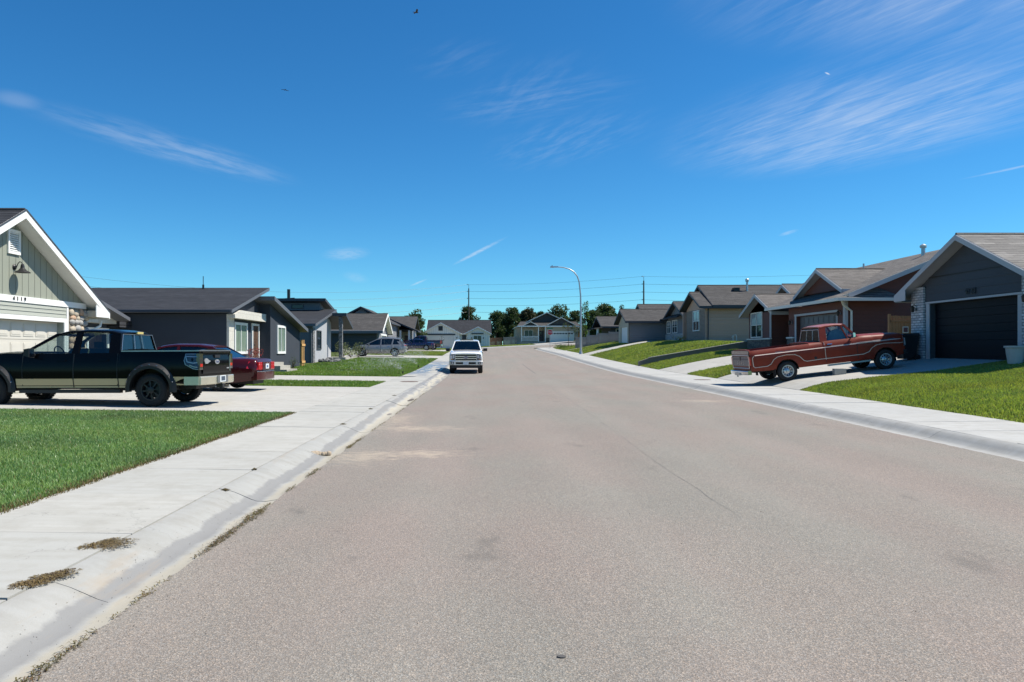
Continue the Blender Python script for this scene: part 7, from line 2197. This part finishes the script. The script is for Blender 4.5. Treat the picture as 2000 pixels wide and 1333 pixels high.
for (x, y, s, lab) in ((-2.72, 7.85, .08, 'small dark green weed in the kerb joint'), (-2.8, 9.1, .05, 'tiny weed tuft on the pavement joint beyond the dried mats'), (-2.78, 14.4, .12, 'sprawling dark weed at the kerb beside the driveway'), (-2.8, 17.8, .10, 'dark weed tuft on the pavement joint by the driveway'), (-2.85, 22.5, .12, 'weed tuft at the pavement edge opposite the maroon sedan')):
    weed('weed', lab, x, y, s, s*1.2, 160, M['weed_green'], .02)
# broken line of weeds where the gutter meets the road
V0 = []
n0 = 0
for y in np.arange(3.0, 26, .11):
    q = math.sin(y*2.1)+math.sin(y*5.3+1)+math.sin(y*.9+2)*.8+random.uniform(-.8, .8)
    if q < -.5: continue
    q = max(.02, q)
    k = int(10+34*min(2, q)) if y < 13 else 8
    w0 = .014+.032*min(2, q)*(1 if y < 12 else .5)
    X = -2.19+RNG.normal(0, w0*.38, k)+cx(y); Y = y+RNG.normal(0, .06, k); a = RNG.uniform(0, 6.28, k)
    L = .035*RNG.uniform(.6, 1.5, k); w = .0035*RNG.uniform(.7, 1.4, k); hz = .02*RNG.uniform(.2, 1, k); z = zr(y)+.012
    for i in range(k):
        c, s = math.cos(a[i]), math.sin(a[i])
        V0 += [(X[i], Y[i], z), (X[i]+c*L[i]*.5-s*w[i], Y[i]+s*L[i]*.5+c*w[i], z+hz[i]), (X[i]+c*L[i], Y[i]+s*L[i], z+hz[i]*.6), (X[i]+c*L[i]*.5+s*w[i], Y[i]+s*L[i]*.5-c*w[i], z+hz[i])]
o = np_mesh('weeds', np.array(V0), np.arange(len(V0)).reshape(-1, 4), M['weed_green'])
tag(o, 'straggling weeds along the joint between gutter and asphalt', 'weeds', kind='stuff')

# loose grit washed against the gutter and scattered on the road
def grit(n, xs, ys, zf, s0, s1, mat, label):
    X, Y = xs(n), ys(n)
    S = RNG.uniform(s0, s1, n)
    d = RNG.normal(size=(n, 4, 3)); d /= np.linalg.norm(d, axis=2)[:, :, None]
    Z = np.array([zf(a, b) for a, b in zip(X, Y)])
    V = (np.stack([X+np.interp(Y, _g, _CX), Y, Z+S*.4], 1)[:, None, :]+d*S[:, None, None]).reshape(-1, 3)
    b = (np.arange(n)*4)[:, None]
    Fc = np.concatenate([b+np.array([[0, 1, 2]]), b+np.array([[0, 2, 3]]), b+np.array([[0, 3, 1]]), b+np.array([[1, 3, 2]])], 0)
    tag(np_mesh('grit', V, Fc, mat), label, 'grit', kind='stuff')
M['grit'] = m_leaf('grit_stones', (.16, .14, .12), (.42, .38, .33), 0)
kx = [p[0] for p in sorted(KL)]; kz = [p[1] for p in sorted(KL)]
grit(1500, lambda n: -2.2+np.abs(RNG.normal(0, .28, n)), lambda n: 3+RNG.uniform(0, 1, n)**1.3*15, lambda x, y: zr(y)+.012, .002, .0055, M['grit'], 'loose grit on the asphalt beside the left gutter')
grit(700, lambda n: RNG.uniform(-2.6, -2.2, n), lambda n: RNG.uniform(3, 16, n), lambda x, y: zr(y)+float(np.interp(x, kx, kz)), .002, .005, M['grit'], 'grit and crumbs of soil in the left gutter')
grit(260, lambda n: RNG.uniform(-2, 7.5, n), lambda n: RNG.uniform(3, 16, n), lambda x, y: zr(y)+.014, .003, .007, M['grit'], 'small stones scattered across the road')
t = thing('dirt_clod', 'tan lump of dried mud lying in the left gutter', 'clod', (-2.45, 11.15, zr(11)-.01), (0, 0, R(20)))
mb = MB()
for k in range(7): mb.ball((-.14+.047*k, random.uniform(-.015, .015), .035), .05+.012*math.sin(k), 1, 1.1, .85, 9, 6, jit=.12)
mb.build('mud', m_plain('dried_mud', (.36, .29, .21), .95, var=.25, scale=18), t)
def lid(name, label, x, y, rx, ry, mat, dz, cat, seed=0):
    rnd = random.Random(seed)
    mb = MB(); n = 22
    vs = [(rx*(1+rnd.uniform(-.12, .12))*math.cos(2*math.pi*k/n), ry*(1+rnd.uniform(-.12, .12))*math.sin(2*math.pi*k/n)) for k in range(n)]
    mb.prism(vs, 'z', 0, .012)
    o = mb.build(name, mat, smooth=0); o.location = (x+cx(y), y, zr(y)+dz); return tag(o, label, cat)
M['rust_lid'] = m_plain('rusty_iron', (.14, .095, .075), .8, var=.4, scale=10)
lid('meter_lid', 'rusty round meter lid set in the left pavement', -3.35, 31.2, .36, .42, M['rust_lid'], .135, 'lid')
lid('meter_lid', 'dark round lid in the pavement by the lawn corner', -3.95, 36.2, .4, .5, m_plain('dark_lid', (.12, .115, .11), .7, var=.4), .140, 'lid', 2)
lid('leaf_litter', 'dark clump of leaf litter in the left gutter', -2.36, 22.6, .11, .55, m_plain('litter', (.10, .085, .07), .95, var=.5, scale=30), -.012, 'litter', 3)
lid('leaf_litter', 'small scrap of litter farther along the left gutter', -2.38, 17.9, .07, .22, m_plain('litter_pale', (.2, .18, .16), .95, var=.5, scale=30), -.014, 'litter', 4)
lid('meter_lid', 'rusty meter lid in the right pavement beside the driveway', 9.5, 33.0, .35, .4, M['rust_lid'], .134, 'lid', 5)
lid('tar_spot', 'small black tar spot on the road near the camera', .41, 3.85, .022, .017, M['tar'], .004, 'spot', 6)

def bird(label, p, s, yaw, flap):
    t = thing('bird', label, 'bird', p, (0, 0, yaw), 'birds in flight')
    mb = MB()
    mb.tube([(-.13*s, 0, 0), (-.05*s, 0, .0), (.04*s, 0, .005), (.10*s, 0, .01), (.135*s, 0, .005)], [.004, .03*s, .036*s, .022*s, .004], 8)
    mb.hexa([(-.2*s, -.04*s, 0), (-.1*s, -.012*s, 0), (-.1*s, .012*s, 0), (-.2*s, .04*s, 0)], [(-.2*s, -.04*s, .004), (-.1*s, -.012*s, .004), (-.1*s, .012*s, .004), (-.2*s, .04*s, .004)])
    mb.build('body', M['bird'], t)
    for sg in (-1, 1):
        w = MB(); f = flap if sg > 0 else flap*.6
        a = [(.07*s, sg*.02*s, .01), (-.05*s, sg*.02*s, .01), (-.05*s, sg*.16*s, .01+.1*s*f), (.06*s, sg*.16*s, .01+.1*s*f)]
        b = [a[3], a[2], (-.07*s, sg*.33*s, .01+.06*s*f), (-.0*s, sg*.33*s, .01+.06*s*f)]
        for q in (a, b): w.hexa(q, [(x, y, z+.006*s) for (x, y, z) in q])
        w.build('wing', M['bird'], t)
M['bird'] = m_plain('bird_feathers', (.06, .055, .05), .8, var=.4)
bird('larger bird with spread wings high over the street', at(813, 25, 34), .8, R(20), 1.0)
bird('smaller bird high over the left houses', at(557, 176, 48), .75, R(-60), -.5)
# ------------------------------------------------------------------ light, sky, camera
SUN_EL, SUN_AZ = R(55.5), R(7)      # azimuth from +X towards +Y
sd = Vector((math.cos(SUN_EL)*math.cos(SUN_AZ), math.cos(SUN_EL)*math.sin(SUN_AZ), math.sin(SUN_EL)))
sl = bpy.data.lights.new('sun', 'SUN'); sl.energy = 4.9; sl.angle = R(.53); sl.color = (1, .945, .85)
so = bpy.data.objects.new('sun', sl); COL.objects.link(so)
so.rotation_euler = (-sd).to_track_quat('-Z', 'Y').to_euler()

def build_world():
    w = bpy.data.worlds.new('World'); SC.world = w; w.use_nodes = True
    t = w.node_tree; n = t.nodes; n.clear(); L = t.links.new
    out = n.new('ShaderNodeOutputWorld'); bg = n.new('ShaderNodeBackground'); bg.inputs[1].default_value = .079
    L(bg.outputs[0], out.inputs[0])
    sky = n.new('ShaderNodeTexSky'); sky.sky_type = 'NISHITA'; sky.sun_disc = False
    sky.sun_elevation = SUN_EL; sky.sun_rotation = R(90)-SUN_AZ
    sky.altitude = 1300; sky.air_density = 1.0; sky.dust_density = .35; sky.ozone_density = 3.2
    hs = n.new('ShaderNodeHueSaturation'); hs.inputs['Saturation'].default_value = 1.25; hs.inputs['Hue'].default_value = .5
    L(sky.outputs[0], hs.inputs['Color'])
    tint = n.new('ShaderNodeMix'); tint.data_type = 'RGBA'; tint.blend_type = 'MULTIPLY'; tint.inputs[0].default_value = 1; L(hs.outputs[0], tint.inputs[6]); tint.inputs[7].default_value = (.58, 1.10, 1.225, 1)
    tc = n.new('ShaderNodeTexCoord')
    sep = n.new('ShaderNodeSeparateXYZ'); L(tc.outputs['Generated'], sep.inputs[0])
    def mt(op, a, b=0., clamp=False):
        nd = n.new('ShaderNodeMath'); nd.operation = op; nd.use_clamp = clamp
        for i, v in enumerate((a, b)):
            if hasattr(v, 'is_linked'): L(v, nd.inputs[i])
            else: nd.inputs[i].default_value = v
        return nd.outputs[0]
    z = mt('MAXIMUM', sep.outputs[2], .03)
    cb = n.new('ShaderNodeCombineXYZ'); L(mt('DIVIDE', sep.outputs[0], z), cb.inputs[0]); L(mt('DIVIDE', sep.outputs[1], z), cb.inputs[1])
    def mapped(cxy, ang, sc):
        # rotate so that local x runs along the streak
        a = n.new('ShaderNodeVectorMath'); a.operation = 'SUBTRACT'; L(cb.outputs[0], a.inputs[0]); a.inputs[1].default_value = (*cxy, 0)
        r = n.new('ShaderNodeVectorRotate'); r.rotation_type = 'Z_AXIS'; r.inputs['Angle'].default_value = -ang; L(a.outputs[0], r.inputs['Vector'])
        m = n.new('ShaderNodeVectorMath'); m.operation = 'MULTIPLY'; L(r.outputs[0], m.inputs[0]); m.inputs[1].default_value = (sc[0], sc[1], 0)
        return m.outputs[0]
    def noise(v, s, d=6, r=.62, dist=0):
        nd = n.new('ShaderNodeTexNoise'); nd.inputs['Scale'].default_value = s; nd.inputs['Detail'].default_value = d; nd.inputs['Roughness'].default_value = r
        nd.inputs['Distortion'].default_value = dist; L(v, nd.inputs['Vector']); return nd.outputs[0]
    def smooth(v, a, b):
        nd = n.new('ShaderNodeMapRange'); nd.interpolation_type = 'SMOOTHSTEP'
        nd.inputs[1].default_value = a; nd.inputs[2].default_value = b; L(v, nd.inputs[0]); return nd.outputs[0]
    def blob(cxy, ang, sc):
        ln = n.new('ShaderNodeVectorMath'); ln.operation = 'LENGTH'; L(mapped(cxy, ang, sc), ln.inputs[0])
        return smooth(ln.outputs['Value'], 1.0, .15)
    def px(x, y): return ((x-942)/(685-y), F/(685-y))
    def between(p, q, wid, k=1.0):
        a, b = px(*p), px(*q); d = (b[0]-a[0], b[1]-a[1]); ln = math.hypot(*d)
        return ((a[0]+b[0])/2, (a[1]+b[1])/2), math.atan2(d[1], d[0]), (2/ln*k, 1/wid)
    total = None
    def addc(f):
        nonlocal total
        total = f if total is None else mt('ADD', total, f)
    # broad cirrus upper right, combed
    c, a, s = between((1430, 345), (2160, 60), .95, .85)
    comb = noise(mapped(c, a, (1.6, 9)), 1.5, 7, .66, .4); soft = noise(mapped(c, a, (1.2, 3)), 1.2, 4, .6)
    comb2 = noise(mapped(c, a+.22, (2.0, 26)), 1.5, 5, .6, .3)
    f = mt('ADD', mt('MULTIPLY', smooth(comb, .36, .74), .42), mt('MULTIPLY', smooth(comb2, .42, .7), .28))
    f = mt('ADD', f, mt('MULTIPLY', smooth(soft, .25, .75), .55))
    m1 = mt('ADD', blob(c, a, s), mt('MULTIPLY', blob(px(1900, -40), .0, (1.1, 1.6)), .7), True)
    addc(mt('MULTIPLY', mt('MULTIPLY', f, m1), .46))
    # long soft streak upper left
    c, a, s = between((20, 190), (575, 365), .30, .9)
    f = mt('MULTIPLY', smooth(noise(mapped(c, a, (1.2, 4)), 2.2, 6, .6), .3, .7), blob(c, a, s))
    addc(mt('MULTIPLY', f, .24))
    c, a, s = between((-10, 190), (70, 200), .16, .6)
    addc(mt('MULTIPLY', blob(c, a, s), .12))
    # thin wisps over the street
    for p, q, wd, k in (((860, 230), (1240, 160), .3, .09), ((1000, 330), (1240, 210), .4, .09), ((820, 150), (980, 80), .2, .05), ((940, 250), (1130, 100), .25, .06)):
        c, a, s = between(p, q, wd, .8)
        addc(mt('MULTIPLY', mt('MULTIPLY', smooth(noise(mapped(c, a, (2, 9)), 2., 5, .6), .38, .7), blob(c, a, s)), k))
    # contrails
    for p, q, wd, k in (((885, 518), (986, 465), .05, .42), ((1880, 350), (2120, 300), .04, .3), ((800, 560), (834, 545), .05, .35), ((1524, 462), (1556, 448), .06, .25), ((664, 510), (690, 482), .28, .22), ((684, 530), (704, 554), .2, .12), ((1611, 141), (1621, 147), .006, .8)):
        c, a, s = between(p, q, wd, .85)
        addc(mt('MULTIPLY', mt('MULTIPLY', smooth(noise(mapped(c, a, (5, 9)), 1.5, 4, .6), .2, .6), blob(c, a, s)), k))
    mx = n.new('ShaderNodeMix'); mx.data_type = 'RGBA'
    L(mt('MINIMUM', total, .7), mx.inputs[0]); L(tint.outputs[2], mx.inputs[6]); mx.inputs[7].default_value = (6.6, 7.3, 8.2, 1)
    L(mx.outputs[2], bg.inputs[0])
build_world()

cam = bpy.data.cameras.new('camera'); co = bpy.data.objects.new('camera', cam); COL.objects.link(co)
cam.sensor_fit = 'HORIZONTAL'; cam.sensor_width = 36; cam.lens = F/2000*36
cam.shift_x = 58/2000; cam.shift_y = 18.5/2000
cam.clip_start = .05; cam.clip_end = 3000
co.location = (0, 0, EYE); co.rotation_euler = (R(90), 0, 0)
SC.camera = co
SC.render.resolution_x = 1024; SC.render.resolution_y = 682
SC.view_settings.view_transform = 'Standard'; SC.view_settings.look = 'None'
SC.view_settings.gamma = 1; SC.view_settings.exposure = .55
SC.cycles.max_bounces = 6; SC.cycles.transparent_max_bounces = 12
